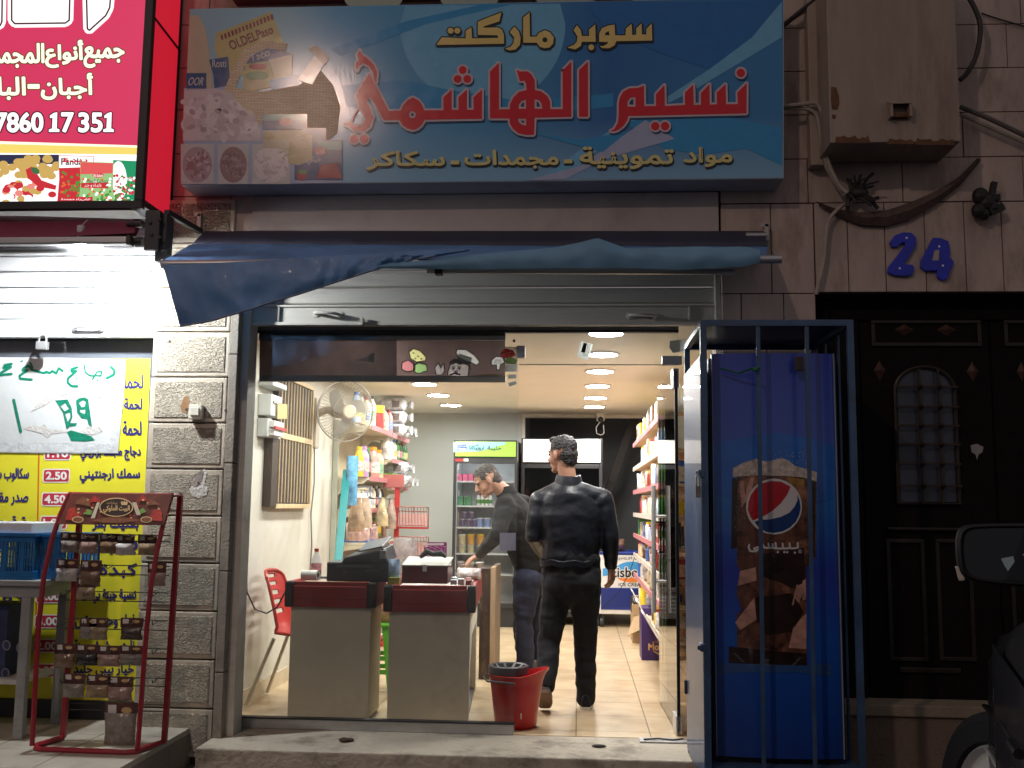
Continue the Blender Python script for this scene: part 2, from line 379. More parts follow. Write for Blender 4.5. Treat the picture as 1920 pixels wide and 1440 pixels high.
# upper facade wall
def slabs(x0, x1, zs, y=0., wid=(.38, .6), gap=.005, joints=None):
    m = MB()
    for k in range(len(zs)-1):
        x = x0; first = True
        js = joints[k] if joints else None; i = 0
        while x < x1-.02:
            if js: w = js[i]-x if i < len(js) else x1-x; i += 1
            else: w = random.uniform(*wid)*(.5 if first and k % 2 else 1)
            first = False; e = min(x1, x+w)
            if x1-e < .1: e = x1
            m.box(x+gap/2, e-gap/2, y-random.uniform(0, .004), y+.05, zs[k]+gap/2, zs[k+1]-gap/2); x = e
    return m
up = T('facade_wall', 'dim upper shopfront wall of stone slabs behind the blue sign', 'wall', (-.6, .1, 2.83))
MB().box(-2.46, .778, .03, .33, 2.832, 4.7).build('backing', mortar, up)
slabs(-2.45, .775, [2.832, 3.06, 3.32, 3.59, 3.85, 4.12, 4.38, 4.7]).build('slab', stone2, up, bevel=.003)
rw = T('stone_wall', 'brown stained stone clad wall around the house door, right of the shop', 'wall', (2.4, .1, -.15))
zL = [-.15]
while zL[-1] < 2.4: zL.append(zL[-1]+.2633)
zt = P(1600, 548, 0).z
rows = [zt, P(1600, 380, 0).z]
for y in (297, 214, 132, 51, -32, -115): rows.append(P(1600, y, 0).z)
m = MB().box(.80, 1.30, .03, .33, -.15, zt+.02).box(.80, 4.6, .031, .33, zt+.02, 4.7); m.build('backing', mortar, rw)
lint = [P(x, 470, 0).x for x in (1590, 1660, 1735, 1810, 1880, 1955, 2030, 2110, 2190, 2270, 2350)]
j1 = [P(x, 470, 0).x for x in (1525, 1595, 1745, 1835, 1990, 2140, 2300)]
slabs(1.315, 4.6, rows[:2], joints=[lint]).build('lintel_slab', stone2, rw, bevel=.003)
slabs(.795, 4.6, rows[1:], wid=(.42, .7)).build('slab', stone2, rw, bevel=.003)
zz = [-.15+.262*k for k in range(11)]; zz = [q for q in zz if q < rows[1]-.1]+[rows[1]-.002]
slabs(.795, 1.312, zz, wid=(.2, .34)).build('jamb_slab', stone2, rw, bevel=.003)
MB().box(4.0, 4.6, -.0, .33, -.15, zt-.003).build('corner_block', stone2, rw, bevel=.01)
# house number
blue = M('blue painted number', S(20, 36, 190), .4, scale=14, var=.25, coat=.3)
num = T('house_number', 'blue 24 screwed to the stone lintel over the dark house door', 'house number', tuple(P(1728, 525, 0)))
def digit(pts, nm):
    off = Vector((0, .018, 0)); MB().prism([P(x, y, -.026) for x, y in pts], off).build(nm, blue, num, bevel=.004)
d2 = [(1668, 455), (1678, 441), (1694, 435), (1709, 436), (1718, 444), (1718, 460), (1708, 477), (1696, 495), (1712, 496), (1715, 503), (1711, 516), (1695, 518), (1676, 516), (1664, 511), (1666, 500), (1682, 480), (1696, 461), (1697, 454), (1688, 457), (1683, 463), (1672, 463)]
digit(d2, 'digit')
d4 = [(1750, 445), (1765, 446), (1779, 452), (1782, 470), (1781, 482), (1789, 490), (1786, 502), (1782, 506), (1778, 522), (1768, 526), (1758, 520), (1757, 507), (1735, 508), (1726, 501), (1727, 488), (1738, 468)]
digit(d4, 'digit')
pr = Print(-.0265); pr.poly([(1752, 470), (1761, 468), (1760, 488), (1748, 488)], stone2, .5)
scr = M('screw heads', (.7, .7, .75), .3, .8, var=0)
for x, y in ((1700, 446), (1687, 503), (1761, 462), (1768, 498)): pr.disc(x, y, 2.2, 2.2, scr, 1, 8)
pr.build('screw', num)

# ---------------------------------------------------------------- blue shop sign
sg = T('shop_sign', 'wide blue supermarket sign box with red and gold lettering', 'shop sign', (-.57, -.1, 3.055))
ys = -.22
m = MB(); q = [P(340, 348, ys), P(1470, 335, ys), P(1470, -5, ys), P(355, 16, ys)]
m.hexa(q, (0, .217, 0)); m.build('sign_box', M('pale sign metal', (.42, .47, .55), .4, .2, scale=5, dark=((.2, .2, .22), .5, 4)), sg, bevel=.006)
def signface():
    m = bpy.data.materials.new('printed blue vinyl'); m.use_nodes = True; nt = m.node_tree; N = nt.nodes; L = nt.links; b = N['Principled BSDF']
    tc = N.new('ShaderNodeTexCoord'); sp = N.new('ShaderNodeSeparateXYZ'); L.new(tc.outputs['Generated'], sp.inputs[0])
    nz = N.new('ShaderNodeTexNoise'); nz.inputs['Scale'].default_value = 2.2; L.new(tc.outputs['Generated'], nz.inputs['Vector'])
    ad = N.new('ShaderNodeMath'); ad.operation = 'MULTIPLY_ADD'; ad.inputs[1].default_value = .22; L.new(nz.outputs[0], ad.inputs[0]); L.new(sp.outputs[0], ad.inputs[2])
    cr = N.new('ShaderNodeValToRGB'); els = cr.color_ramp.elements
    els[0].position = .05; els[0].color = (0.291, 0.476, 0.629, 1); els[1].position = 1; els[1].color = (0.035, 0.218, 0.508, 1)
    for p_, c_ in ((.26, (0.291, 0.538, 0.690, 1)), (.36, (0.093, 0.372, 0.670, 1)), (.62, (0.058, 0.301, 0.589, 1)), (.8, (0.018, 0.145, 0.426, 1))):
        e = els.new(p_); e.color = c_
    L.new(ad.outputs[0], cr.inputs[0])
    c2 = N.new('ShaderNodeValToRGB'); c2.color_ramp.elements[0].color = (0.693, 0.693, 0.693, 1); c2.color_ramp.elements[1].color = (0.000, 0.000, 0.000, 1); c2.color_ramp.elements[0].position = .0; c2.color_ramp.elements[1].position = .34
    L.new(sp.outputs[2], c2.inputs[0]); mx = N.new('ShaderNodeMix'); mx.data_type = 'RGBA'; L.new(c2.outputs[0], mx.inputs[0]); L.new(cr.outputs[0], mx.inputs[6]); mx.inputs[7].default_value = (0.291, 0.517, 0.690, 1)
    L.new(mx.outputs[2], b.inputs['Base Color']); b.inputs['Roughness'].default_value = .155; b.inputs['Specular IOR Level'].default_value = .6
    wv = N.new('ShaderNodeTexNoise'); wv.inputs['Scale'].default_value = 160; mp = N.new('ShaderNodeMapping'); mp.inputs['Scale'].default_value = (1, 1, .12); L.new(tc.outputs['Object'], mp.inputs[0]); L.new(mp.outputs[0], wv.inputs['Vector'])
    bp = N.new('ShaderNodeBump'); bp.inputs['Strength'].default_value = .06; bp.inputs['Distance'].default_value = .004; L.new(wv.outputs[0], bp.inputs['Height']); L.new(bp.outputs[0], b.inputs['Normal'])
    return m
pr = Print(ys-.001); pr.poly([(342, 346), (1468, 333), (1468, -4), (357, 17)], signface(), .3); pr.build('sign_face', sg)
V = lambda n, c, r=.155: M('vinyl '+n, tuple(k*.9 for k in c), r, var=.06, scale=20, spec=.55)
pale = V('pale blue', (.18, .52, .84)); deep = V('deep blue', (.02, .18, .54)); mid = V('mid blue', (.035, .33, .70)); mist = V('mist', (.44, .50, .74))
pr = Print(ys-.0022, .0006)
pr.disc(905, 45, 155, 155, pale, .2, 40, 0, 180); pr.poly([(750, 45), (760, 11), (1050, 7), (1060, 45)], pale, .45)
pr.poly([(640, 105), (800, 45), (960, 8), (900, 9), (760, 40), (620, 92)], mid, .7); pr.poly([(640, 160), (760, 150), (840, 168), (980, 190), (1150, 175), (1150, 200), (960, 220), (760, 205), (650, 200)], mid, .95)
pr.poly([(1100, 8), (1400, 1), (1466, -2), (1466, 5), (1410, 70), (1330, 130), (1240, 100), (1140, 60)], deep, 1.2)
pr.poly([(1466, 3), (1466, 70), (1400, 110), (1300, 170), (1200, 220), (1110, 290), (1060, 335), (1010, 338), (1110, 265), (1230, 195), (1330, 130), (1410, 70)], pale, 1.5)
pr.poly([(1170, 230), (1290, 205), (1466, 240), (1466, 310), (1400, 278), (1320, 290), (1250, 280)], mid, 1.75); pr.poly([(990, 338), (1090, 310), (1210, 225), (1265, 260), (1130, 300), (1060, 336)], mist, 2.1)
pr.poly([(1000, 250), (1090, 262), (1180, 245), (1130, 285), (1080, 272)], mid, 2.4)
pr.build('sign_swirl', sg)
# main name, traced from the photograph
red = V('red', (.74, .012, .03)); wht = V('white outline', (.70, .56, .64)); gold = V('gold', (.88, .68, .24)); blk = V('black', (.012, .012, .016)); gold2 = V('lemon gold', (.80, .72, .30)); shd = V('navy drop print', (.02, .06, .16))
pr = Print(ys-.0042)
A = lambda pts: [(640+x/4, 80+y/4) for x, y in pts]
B_ = lambda pts: [(1110+x/6, 100+y/6) for x, y in pts]
C_ = lambda pts: [(800+x/4.174, 10+y/4.174) for x, y in pts]
def circ(x, y, r, n=14): return [(x+r*math.cos(2*math.pi*k/n), y+r*math.sin(2*math.pi*k/n)) for k in range(n)]
def big(o, hs=()): pr.shape(o, list(hs), red, wht, 3.6, 3, sh=(2, 3, shd))
big(A([(1782, 205), (1850, 140), (1850, 555), (1782, 555)]))
big(A([(1660, 208), (1725, 140), (1725, 555), (1450, 562), (1445, 690), (1390, 692), (1330, 680), (1290, 650), (1265, 610), (1260, 568), (1115, 568), (1115, 215), (1182, 150), (1182, 500), (1262, 498), (1265, 460), (1290, 410), (1330, 370), (1388, 355), (1385, 310), (1372, 285), (1340, 290), (1330, 255), (1315, 205), (1340, 215), (1395, 215), (1425, 235), (1450, 280), (1452, 355), (1500, 365), (1545, 400), (1565, 440), (1568, 498), (1660, 498)]),
    [A([(1330, 495), (1332, 465), (1350, 440), (1385, 425), (1385, 495)]), A([(1450, 425), (1480, 430), (1500, 455), (1508, 495), (1450, 495)]), A([(1325, 570), (1385, 570), (1385, 622), (1350, 612), (1330, 592)])])
big(A([(990, 410), (1055, 350), (1055, 570), (625, 578), (600, 620), (570, 645), (535, 655), (495, 645), (460, 620), (435, 580), (318, 580), (215, 400), (178, 430), (215, 490), (238, 560), (215, 630), (170, 665), (100, 660), (55, 625), (20, 612), (60, 595), (80, 610), (115, 630), (160, 615), (180, 580), (165, 530), (125, 460), (112, 400), (130, 350), (210, 230), (355, 512), (445, 510), (465, 465), (500, 430), (535, 410), (575, 430), (605, 465), (622, 507), (765, 507), (765, 410), (828, 350), (828, 503), (878, 503), (878, 408), (942, 350), (942, 503), (992, 503)]), [A(circ(533, 540, 26))])
big(A([(140, 55), (150, 85), (200, 120), (245, 165), (268, 220), (262, 300), (248, 290), (240, 225), (205, 175), (165, 152), (130, 175), (112, 210), (105, 180), (112, 145), (132, 135), (118, 95)]))
pr.stroke(A([(215, 400), (190, 435), (140, 480), (100, 535), (80, 590)]), 3, red, 3.2)
for x, y, r in ((910, 205, 30), (872, 272, 30), (945, 272, 30), (97, 722, 30), (170, 722, 31)): big(A(circ(x, y, r)))
big(B_([(1635, 440), (1740, 335), (1738, 675), (410, 705), (395, 760), (350, 820), (290, 865), (240, 880), (205, 875), (250, 850), (290, 780), (300, 700), (300, 560), (315, 490), (350, 430), (420, 392), (520, 388), (585, 360), (588, 592), (720, 592), (718, 460), (815, 355), (820, 592), (1045, 580), (1045, 440), (1140, 350), (1145, 580), (1225, 578), (1225, 445), (1322, 345), (1325, 575), (1405, 573), (1402, 440), (1503, 345), (1508, 572), (1640, 570)]), [B_([(400, 600), (400, 545), (430, 500), (488, 492), (488, 598)])])
for x, y in ((1675, 220), (712, 820), (822, 818)): big(B_(circ(x, y, 48)))
pr.build('name_lettering', sg, )
pr = Print(ys-.0042)
def gl(o, hs=()): pr.shape(o, list(hs), gold, blk, 2.2, 3, sh=(1.2, 2.2, blk))
gl(C_([(1720, 185), (1762, 140), (1765, 275), (1485, 280), (1470, 312), (1430, 335), (1375, 335), (1355, 318), (1385, 318), (1415, 300), (1420, 287), (1350, 285), (1350, 220), (1370, 180), (1420, 158), (1470, 150), (1475, 235), (1555, 235), (1560, 180), (1605, 145), (1608, 232), (1640, 230), (1640, 180), (1682, 140), (1685, 228), (1718, 228)]), [C_([(1395, 235), (1398, 215), (1425, 200), (1432, 235)])])
gl(C_([(1270, 190), (1320, 148), (1322, 285), (1215, 285), (1205, 320), (1160, 345), (1100, 330), (1150, 312), (1175, 285), (1180, 240), (1150, 195), (1175, 155), (1205, 190), (1215, 240), (1270, 240)])); gl(C_(circ(1288, 328, 23)))
gl(C_([(755, 95), (805, 55), (808, 245), (860, 245), (880, 215), (925, 195), (965, 210), (995, 250), (990, 300), (960, 330), (920, 335), (885, 325), (862, 292), (755, 292)]), [C_(circ(925, 270, 20))])
gl(C_([(650, 210), (685, 165), (720, 200), (735, 255), (730, 310), (695, 345), (650, 352), (610, 340), (655, 325), (680, 295), (685, 250)]))
gl(C_([(400, 128), (585, 55), (568, 125), (445, 165), (445, 175), (555, 172), (590, 190), (605, 230), (605, 300), (75, 310), (118, 250), (305, 258), (305, 200), (350, 170), (355, 258), (560, 255), (555, 235), (400, 230)]))
for x in (187, 240): gl(C_(circ(x, 198, 24)))
for t, x0, x1, y0, y1 in (('مواد', 1283, 1372, 277, 312), ('تموينية', 1088, 1262, 276, 316), ('-', 1058, 1072, 300, 305), ('مجمدات', 872, 1046, 282, 315), ('-', 846, 860, 302, 307), ('سكاكر', 688, 833, 284, 318)):
    pr.text(t, x0+1.5, y0+3, x1+1.5, y1+3, blk, blk, 2.4, 2); pr.text(t, x0, y0, x1, y1, gold2, None, 0, 3, 2.4)
pr.build('gold_lettering', sg)
# food pictures on the left of the sign
pr = Print(ys-.0030)
def basketmat():
    m = M('vinyl wicker', (.5, .36, .22), .32, var=.1); nt = m.node_tree; N = nt.nodes; L = nt.links
    tc = N.new('ShaderNodeTexCoord'); mp = N.new('ShaderNodeMapping'); mp.inputs['Rotation'].default_value = (R(90), 0, 0); bk = N.new('ShaderNodeTexBrick')
    bk.inputs['Scale'].default_value = 24; bk.inputs['Color1'].default_value = (.70, .55, .38, 1); bk.inputs['Color2'].default_value = (.56, .40, .25, 1); bk.inputs['Mortar'].default_value = (.30, .2, .12, 1); bk.inputs['Mortar Size'].default_value = .035; bk.inputs['Row Height'].default_value = .22; bk.inputs['Brick Width'].default_value = .9
    L.new(tc.outputs['Object'], mp.inputs[0]); L.new(mp.outputs[0], bk.inputs['Vector']); L.new(bk.outputs[0], N['Principled BSDF'].inputs['Base Color']); return m
wick = basketmat(); cream = V('cream', (.60, .52, .38)); yel = V('bag yellow', (.6, .5, .2)); maroon = V('maroon', (.28, .03, .05)); navy = V('navy', (.03, .07, .25)); teal = V('teal', (.06, .3, .3)); pinkw = V('raw chicken', (.78, .68, .72)); pinkd = V('chicken crease', (.46, .28, .34)); pasta = V('pasta', (.58, .46, .24)); brown = V('lid brown', (.2, .13, .08)); grn = V('salad green', (.15, .3, .1)); jelly = V('jelly red', (.42, .02, .04)); offw = V('off white', (.62, .6, .62))
pr.poly([(345, 346), (640, 343), (640, 290), (560, 240), (490, 180), (420, 160), (345, 165)], mist, .1)
pr.poly([(356, 30), (372, 28), (384, 50), (392, 90), (398, 150), (398, 165), (350, 168)], cream, .5); pr.rect(349, 137, 387, 166, navy, 1); pr.text('OOR', 352, 145, 380, 160, offw, None, 0, 2, .5, slant=4)
pr.poly([(405, 62), (508, 22), (530, 75), (545, 118), (420, 150), (402, 90)], yel, .6)
for k in range(15): pr.poly([(413+k*6.7, 66-k*2.7), (417+k*6.7, 64.5-k*2.7), (419+k*6.7, 74-k*2.7), (415+k*6.7, 75.5-k*2.7)], maroon, 1)
pr.text('OLDELPaso', 428, 60, 512, 88, maroon, None, 0, 2, .8, quad=[(427, 78), (508, 46), (513, 62), (434, 94)])
pr.poly([(455, 118), (500, 85), (545, 100), (548, 125), (500, 145), (460, 140)], navy, 1.2); pr.text('Taco', 468, 94, 508, 116, offw, None, 0, 2.2, .5, quad=[(467, 104), (504, 90), (506, 104), (471, 117)])
pr.poly([(392, 112), (428, 106), (432, 160), (402, 165), (400, 140)], navy, 1); pr.text('Rosti', 398, 112, 424, 126, offw, None, 0, 2, .4)
pr.poly([(420, 170), (436, 130), (460, 90), (500, 75), (540, 82), (535, 95), (500, 90), (470, 105), (450, 140), (438, 175)], wick, 1.5)
pr.poly([(460, 120), (503, 115), (520, 160), (470, 172), (456, 165)], yel, 1.6); pr.disc(484, 125, 17, 6, jelly, 1.8); pr.disc(482, 142, 22, 9, grn, 1.8); pr.disc(482, 158, 20, 9, pasta, 1.9)
pr.poly([(503, 112), (548, 102), (548, 155), (520, 160)], cream, 1.55); pr.poly([(505, 150), (560, 140), (560, 165), (510, 168)], mid, 1.7)
pr.poly([(430, 163), (490, 172), (560, 160), (600, 130), (625, 160), (638, 200), (632, 250), (615, 262), (560, 250), (490, 235), (445, 190)], wick, 2)
pr.poly([(558, 150), (592, 100), (612, 112), (585, 158)], offw, 2.2); pr.poly([(578, 92), (590, 84), (608, 96), (617, 110), (609, 122), (594, 108)], brown, 2.4)
def heap(x0, y0, x1, y1, n, s0, s1, mats, l, inside_=None):
    for i in range(n):
        x, y = random.uniform(x0, x1), random.uniform(y0, y1)
        if inside_ and not inside_(x, y): continue
        a_ = random.uniform(s0, s1); pr.disc(x, y, a_, a_*random.uniform(.45, .8), random.choice(mats), l+i*.012, 12, rot=random.uniform(0, 180))
pk1, pk2, pk3, pk4 = V('chicken white', (.80, .72, .76)), V('chicken pale', (.70, .60, .66)), V('chicken pink', (.62, .48, .54)), V('chicken shade', (.48, .34, .40))
pr.poly([(345, 170), (400, 165), (432, 172), (488, 240), (488, 264), (343, 264)], pk2, 1.1)
heap(352, 180, 478, 258, 90, 7, 20, [pk1, pk1, pk2, pk2, pk3], 1.2, lambda x, y: x < 425 or y > 172+(x-425)*1.0)
heap(352, 180, 478, 258, 40, 3, 8, [pk4, pk3, pk1], 2.35, lambda x, y: x < 425 or y > 178+(x-425)*1.0)
for k, (x0, x1) in enumerate(((343, 397), (413, 462), (477, 540))):
    pr.rect(x0-4, 270, x1+4, 345, offw, 2.3)
    mm = ([pk4, V('liver', (.40, .18, .22)), V('mince', (.36, .2, .22)), pk3], [V('mince', (.36, .2, .22)), V('dark mince', (.26, .15, .17)), V('grey mince', (.42, .30, .33))], [pk1, pk2, pk1, pk3])[k]
    pr.disc((x0+x1)/2, 309, (x1-x0)/2+1, 34, mm[0], 2.5, 20)
    for i in range(70):
        t = random.uniform(0, 6.28); q_ = math.sqrt(random.random())*.86; a_ = random.uniform(3, 7) if k < 2 else random.uniform(6, 12); pr.disc((x0+x1)/2+(x1-x0)/2*q_*math.cos(t), 309+31*q_*math.sin(t), a_, a_*.5, random.choice(mm), 2.6+i*.01, 9, rot=random.uniform(0, 180))
pr.rect(492, 215, 576, 242, navy, 2.6); pr.rect(492, 214, 576, 226, teal, 2.7); pr.disc(536, 229, 13, 8, jelly, 2.9); pr.poly([(493, 246), (570, 243), (586, 255), (585, 300), (560, 310), (540, 305), (540, 280), (493, 275)], pasta, 3)
pl1, pl2 = V('pasta pale', (.72, .60, .34)), V('pasta deep', (.46, .33, .14))
for i in range(70):
    x, y = random.uniform(500, 574), random.uniform(250, 300); pr.stroke([(x, y), (x+random.uniform(4, 10), y+random.uniform(-3, 4))], 1.3, random.choice([pl1, pl2, pasta]), 3.12)
pr.rect(493, 262, 542, 278, cream, 3.4); pr.poly([(553, 264), (642, 262), (642, 337), (552, 337)], navy, 2.8); pr.rect(560, 240, 612, 268, navy, 2.65); pr.rect(596, 264, 642, 281, teal, 2.9); pr.disc(600, 283, 13, 8, jelly, 3.1); pr.text('زين', 592, 278, 608, 288, offw, None, 0, 3.3); pr.text('جيلي', 575, 293, 602, 308, offw, None, 0, 3.3, .6); pr.poly([(593, 334), (602, 308), (632, 306), (642, 334)], jelly, 3.2); pr.disc(566, 330, 10, 8, jelly, 3.2); pr.disc(568, 322, 9, 4, grn, 3.3)
pr.build('food_picture', sg)
# strip of another sign over it
us = T('upper_sign', 'dark red sign with pale green circles peeking over the blue sign', 'sign', tuple(P(900, 0, -.12)))
a = P(430, 2, -.12); c = P(1330, -260, -.12)
MB().box(a.x, c.x, -.12, -.003, a.z+.03, c.z).build('panel', M('dark red board', (.16, .03, .035), .5), us, bevel=.005)
pr = Print(-.121); mint = M('pale green vinyl', (.3, .38, .33), .45)
for k, x in enumerate((700, 880, 1060, 1240)): pr.disc(x, -20, 60, 50, mint, 1, 24)
pr.build('emblem', us)

# ---------------------------------------------------------------- shutter, fascia
fas = MB(); a = P(474, 372, -.02); c = P(1348, 432, -.02); fas.box(a.x, c.x, -.02, -.004, c.z-.03, 3.053)
tag(fas.build('shutter_box', M('dusty beige panel', (.42, .37, .36), .6, scale=2.5, var=.12, dark=((.25, .2, .19), .5, 2)), bevel=.004), 'plain beige panel over the shutter, between sign and awning', 'shutter box', kind='thing')
sh = T('roller_shutter', 'grey metal roller shutter raised above the supermarket window', 'roller shutter', (-.57, .1, 2.29))
smet = M('painted shutter steel', (.56, .53, .47), .6, 0, scale=3, var=.14, dark=((.16, .13, .12), .6, 3), stretch=(.3, 1, 2))
zb = P(700, 612, .1).z; rows = []
m = MB(); x0, x1 = -1.90, .765; z = zb+.125
while z < 3.0:
    prof = [(.088, z+.004), (.080, z+.012), (.080, z+.085), (.088, z+.095), (.098, z+.098)]
    m.grid([[(x0, y, q) for y, q in prof], [(x1, y, q) for y, q in prof]]); m.grid([[(x0, y+.014, q) for y, q in reversed(prof)], [(x1, y+.014, q) for y, q in reversed(prof)]]); z += .1
m.build('slat', smet, sh, True)
m = MB().box(x0, x1, .07, .11, zb, zb+.12).box(x0, x1, .055, .07, zb, zb+.018).box(x0, x1, .06, .07, zb+.108, zb+.12)
for px in (523, 1293): q = P(px, 590, .07).x; m.box(q-.006, q+.006, .06, .07, zb+.018, zb+.108)
m.build('bottom_rail', smet, sh, bevel=.003)
for px, py in ((615, 590), (1205, 594)):
    q = P(px, py, .07); MB().tube([(q.x-.07, .07, q.z+.005), (q.x-.07, .04, q.z+.006), (q.x-.05, .025, q.z+.004), (q.x+.05, .025, q.z), (q.x+.07, .04, q.z-.004), (q.x+.07, .07, q.z-.004)], .009).lathe([(.001, 0), (.022, 0), (.02, .006), (.001, .008)], (q.x-.07, .071, q.z+.005), 12, (0, -1, 0)).lathe([(.001, 0), (.022, 0), (.02, .006), (.001, .008)], (q.x+.07, .071, q.z-.004), 12, (0, -1, 0)).build('handle', smet, sh, True)
q = P(680, 606, .06); MB().box(q.x-.008, q.x+.008, .03, .06, q.z-.01, q.z+.03).box(q.x-.02, q.x+.02, .05, .06, q.z-.012, q.z-.002).build('latch', smet, sh, bevel=.002)
for xa, xb in ((-1.945, -1.90), (.765, .795)): MB().box(xa, xb, .03, .17, -.02 if xa < 0 else .0, 2.83).build('guide_rail', smet, sh, bevel=.003)
# threshold stone
st = MB(); st.box(-2.0, .62, -.26, .24, -.15, .0); 
tag(st.build('door_step', M('worn limestone step', (.44, .39, .31), .8, scale=5, bump=.9, bscale=26, dark=((.10, .085, .065), .85, 3.4)), bevel=.012, seg=3), 'worn pale stone step under the shop window', 'step', kind='thing')
# ---------------------------------------------------------------- neighbour shop: lit sign
ns = T('lit_shop_sign', 'backlit crimson frozen food sign box of the neighbouring shop', 'shop sign', (-3.2, -.2, 2.88))
blackm = M('black frame metal', (.02, .02, .024), .45, .2, scale=10)
yf = -.4
z0 = P(268, 388, yf).z; xr = P(276, 200, yf).x; z1 = 4.6; xl = -4.4
MB().box(xl, xr-.05, yf+.02, -.0, z0+.03, z1).build('sign_box', blackm, ns)
redl = backlit('backlit crimson', S(206, 52, 92), 1.0); whl = backlit('backlit white', (1, 1, 1), 1.15); crl = backlit('backlit cream', S(255, 255, 226), 1.1); yll = backlit('backlit yellow', S(240, 215, 110), 1)
dkl = backlit('backlit dark outline', S(66, 24, 34), 1); gld = backlit('backlit olive outline', S(92, 66, 26), 1); side = backlit('backlit side red', S(206, 30, 52), .8)
MB().box(xr-.012, xr, yf+.03, -.005, z0+.05, z1-.02).build('side_panel', side, ns)
m = MB().box(xl, xr+.004, yf-.012, yf+.03, z0-.01, z0+.035).box(xr-.04, xr+.006, yf-.012, yf+.03, z0+.036, z1).box(xr-.035, xr+.004, -.03, .0, z0, z1).box(xr-.03, xr+.004, yf+.031, -.031, z0+.01, z0+.05)
q0 = PX(287, 30, xr+.003); q1 = PX(337, 95, xr+.003); m.bar((xr+.003, q0.y, q0.z), (xr+.003, q1.y, q1.z), .012)
m.build('frame', blackm, ns, bevel=.003)
pr = Print(yf+.005, .0015)
pr.poly([(-220, 262), (268, 276), (277, -150), (-220, -150)], redl, 1)
pr.poly([(-220, 258), (266, 273), (265, 290), (-220, 284)], yll, 1.2); pr.poly([(-220, 258), (266, 273), (266, 277), (-220, 264)], crl, 1.4); pr.poly([(-220, 283), (265, 290), (264, 384), (-220, 384)], whl, 1.1)
S3 = lambda pts: [(x/3.43, y/3.43) for x, y in pts]
for o in ([(75, -60), (75, 130), (95, 152), (420, 148), (445, 130), (450, -60)], [(555, -60), (562, 185), (575, 195), (680, 100), (705, 50), (715, -60)], [(-300, -60), (-300, 160), (0, 165), (12, 140), (15, -60)]):
    o = S3(o); pr.stroke(o, 15, whl, 2, True); pr.stroke(o, 3.2, dkl, 4, True); pr.poly(o, whl, 3)
Z6 = lambda pts: [(x/6.62, 60+y/6.62) for x, y in pts]
for t, x0, x1, y0, y1 in (('جميع', 158, 232, 88, 126), ('أنواع', 86, 155, 76, 126), ('المجمدات', -60, 82, 82, 126)):
    pr.text(t, x0, y0, x1, y1, crl, gld, 3.4, 4, 3.0)
for t, x0, x1, y0, y1 in (('أجبان', 78, 173, 138, 186), ('-', 53, 73, 159, 165), ('البان', -40, 47, 145, 188)):
    pr.text(t, x0, y0, x1, y1, crl, gld, 3.4, 4, 3.0)
for t, x0, x1 in (('7860', -8, 80), ('7', 116, 137), ('35', 148, 191)):
    pr.text(t, x0, 212, x1, 247, whl, dkl, 4.2, 4, 3.2)
for x in (93, 195): pr.shape([(x+1, 217), (x+8, 212), (x+14, 211), (x+13, 241), (x+18, 243), (x+18, 247), (x-1, 247), (x-1, 243), (x+5, 241), (x+6, 220), (x+1, 221)], [], whl, dkl, 2.6, 4, .8)
# product pictures of the lower strip
G = lambda n, c: backlit('backlit '+n, S(*c), .95)
ol, gr, dg, pk, rd, nv = G('olive', (205, 170, 95)), G('pea green', (70, 150, 60)), G('bag green', (20, 150, 100)), G('crab pink', (235, 140, 130)), G('tomato', (200, 45, 55)), G('dark blue', (40, 45, 75))
pr.rect(-100, 290, 110, 308, nv, 1.3)
for i in range(46): pr.disc(random.uniform(-60, 106), random.uniform(296, 330), 9, 7, ol, 1.6+i*.02, 10)
pr.poly([(48, 318), (60, 312), (78, 338), (106, 348), (104, 356), (72, 350), (52, 334)], rd, 2.8); pr.disc(66, 320, 9, 6, G('leaf', (60, 110, 70)), 3, 8, rot=30)
for i in range(34): pr.disc(random.uniform(10, 98), random.uniform(340, 380), 8, 6, random.choice([pk, rd, whl, ol]), 2+i*.02, 9)
def bag(x0, x1, y0, y1, top, body, mix, l, txt, tc, band):
    pr.poly([(x0, y0), (x1, y0+2), (x1-1, (y0+y1)/2), (x1+2, y1), (x0-3, y1), (x0+1, (y0+y1)/2)], body, l); pr.poly([(x0+1, y0+1), (x1-1, y0+3), (x1-2, y0+22), (x0+1, y0+24)], top, l+.3)
    for i in range(56): pr.disc(random.uniform(x0+5, x1-5), random.uniform(y0+32, y1-12 if band else y1-3), 2.6, 2.6, random.choice(mix), l+.4+i*.01, 7)
    if txt: pr.text(txt, x0+5, y0+6, x0+5+(x1-x0)*.6, y0+18, tc, None, 0, l+.6, .8)
    if band: pr.rect(x0+1, y1-12, x1-2, y1-2, rd, l+1.2); pr.text('خضراء مجمدة', x0+5, y1-10, x1-6, y1-4, whl, None, 0, l+1.5)
bag(110, 176, 291, 381, whl, rd, [gr, gr, G('carrot', (225, 110, 60))], 2.5, 'Panda', dkl, True)
pr.text('بندة', 118, 296, 164, 306, rd, None, 0, 3.4, 1)
bag(212, 257, 300, 383, dg, dg, [rd, gr, whl], 2.6, None, None, False); pr.disc(222, 340, 16, 38, whl, 3.0, 20); pr.text('Vegetables', 214, 332, 252, 340, whl, None, 0, 4.3)
for i in range(40): pr.disc(random.uniform(212, 233), random.uniform(322, 372), 2.8, 2.8, random.choice([rd, gr, whl]), 3.3+i*.01, 7)
bag(150, 213, 303, 384, G('rose', (225, 90, 90)), G('light green', (150, 200, 130)), [gr, whl, G('carrot', (225, 110, 60))], 3.6, None, None, False)
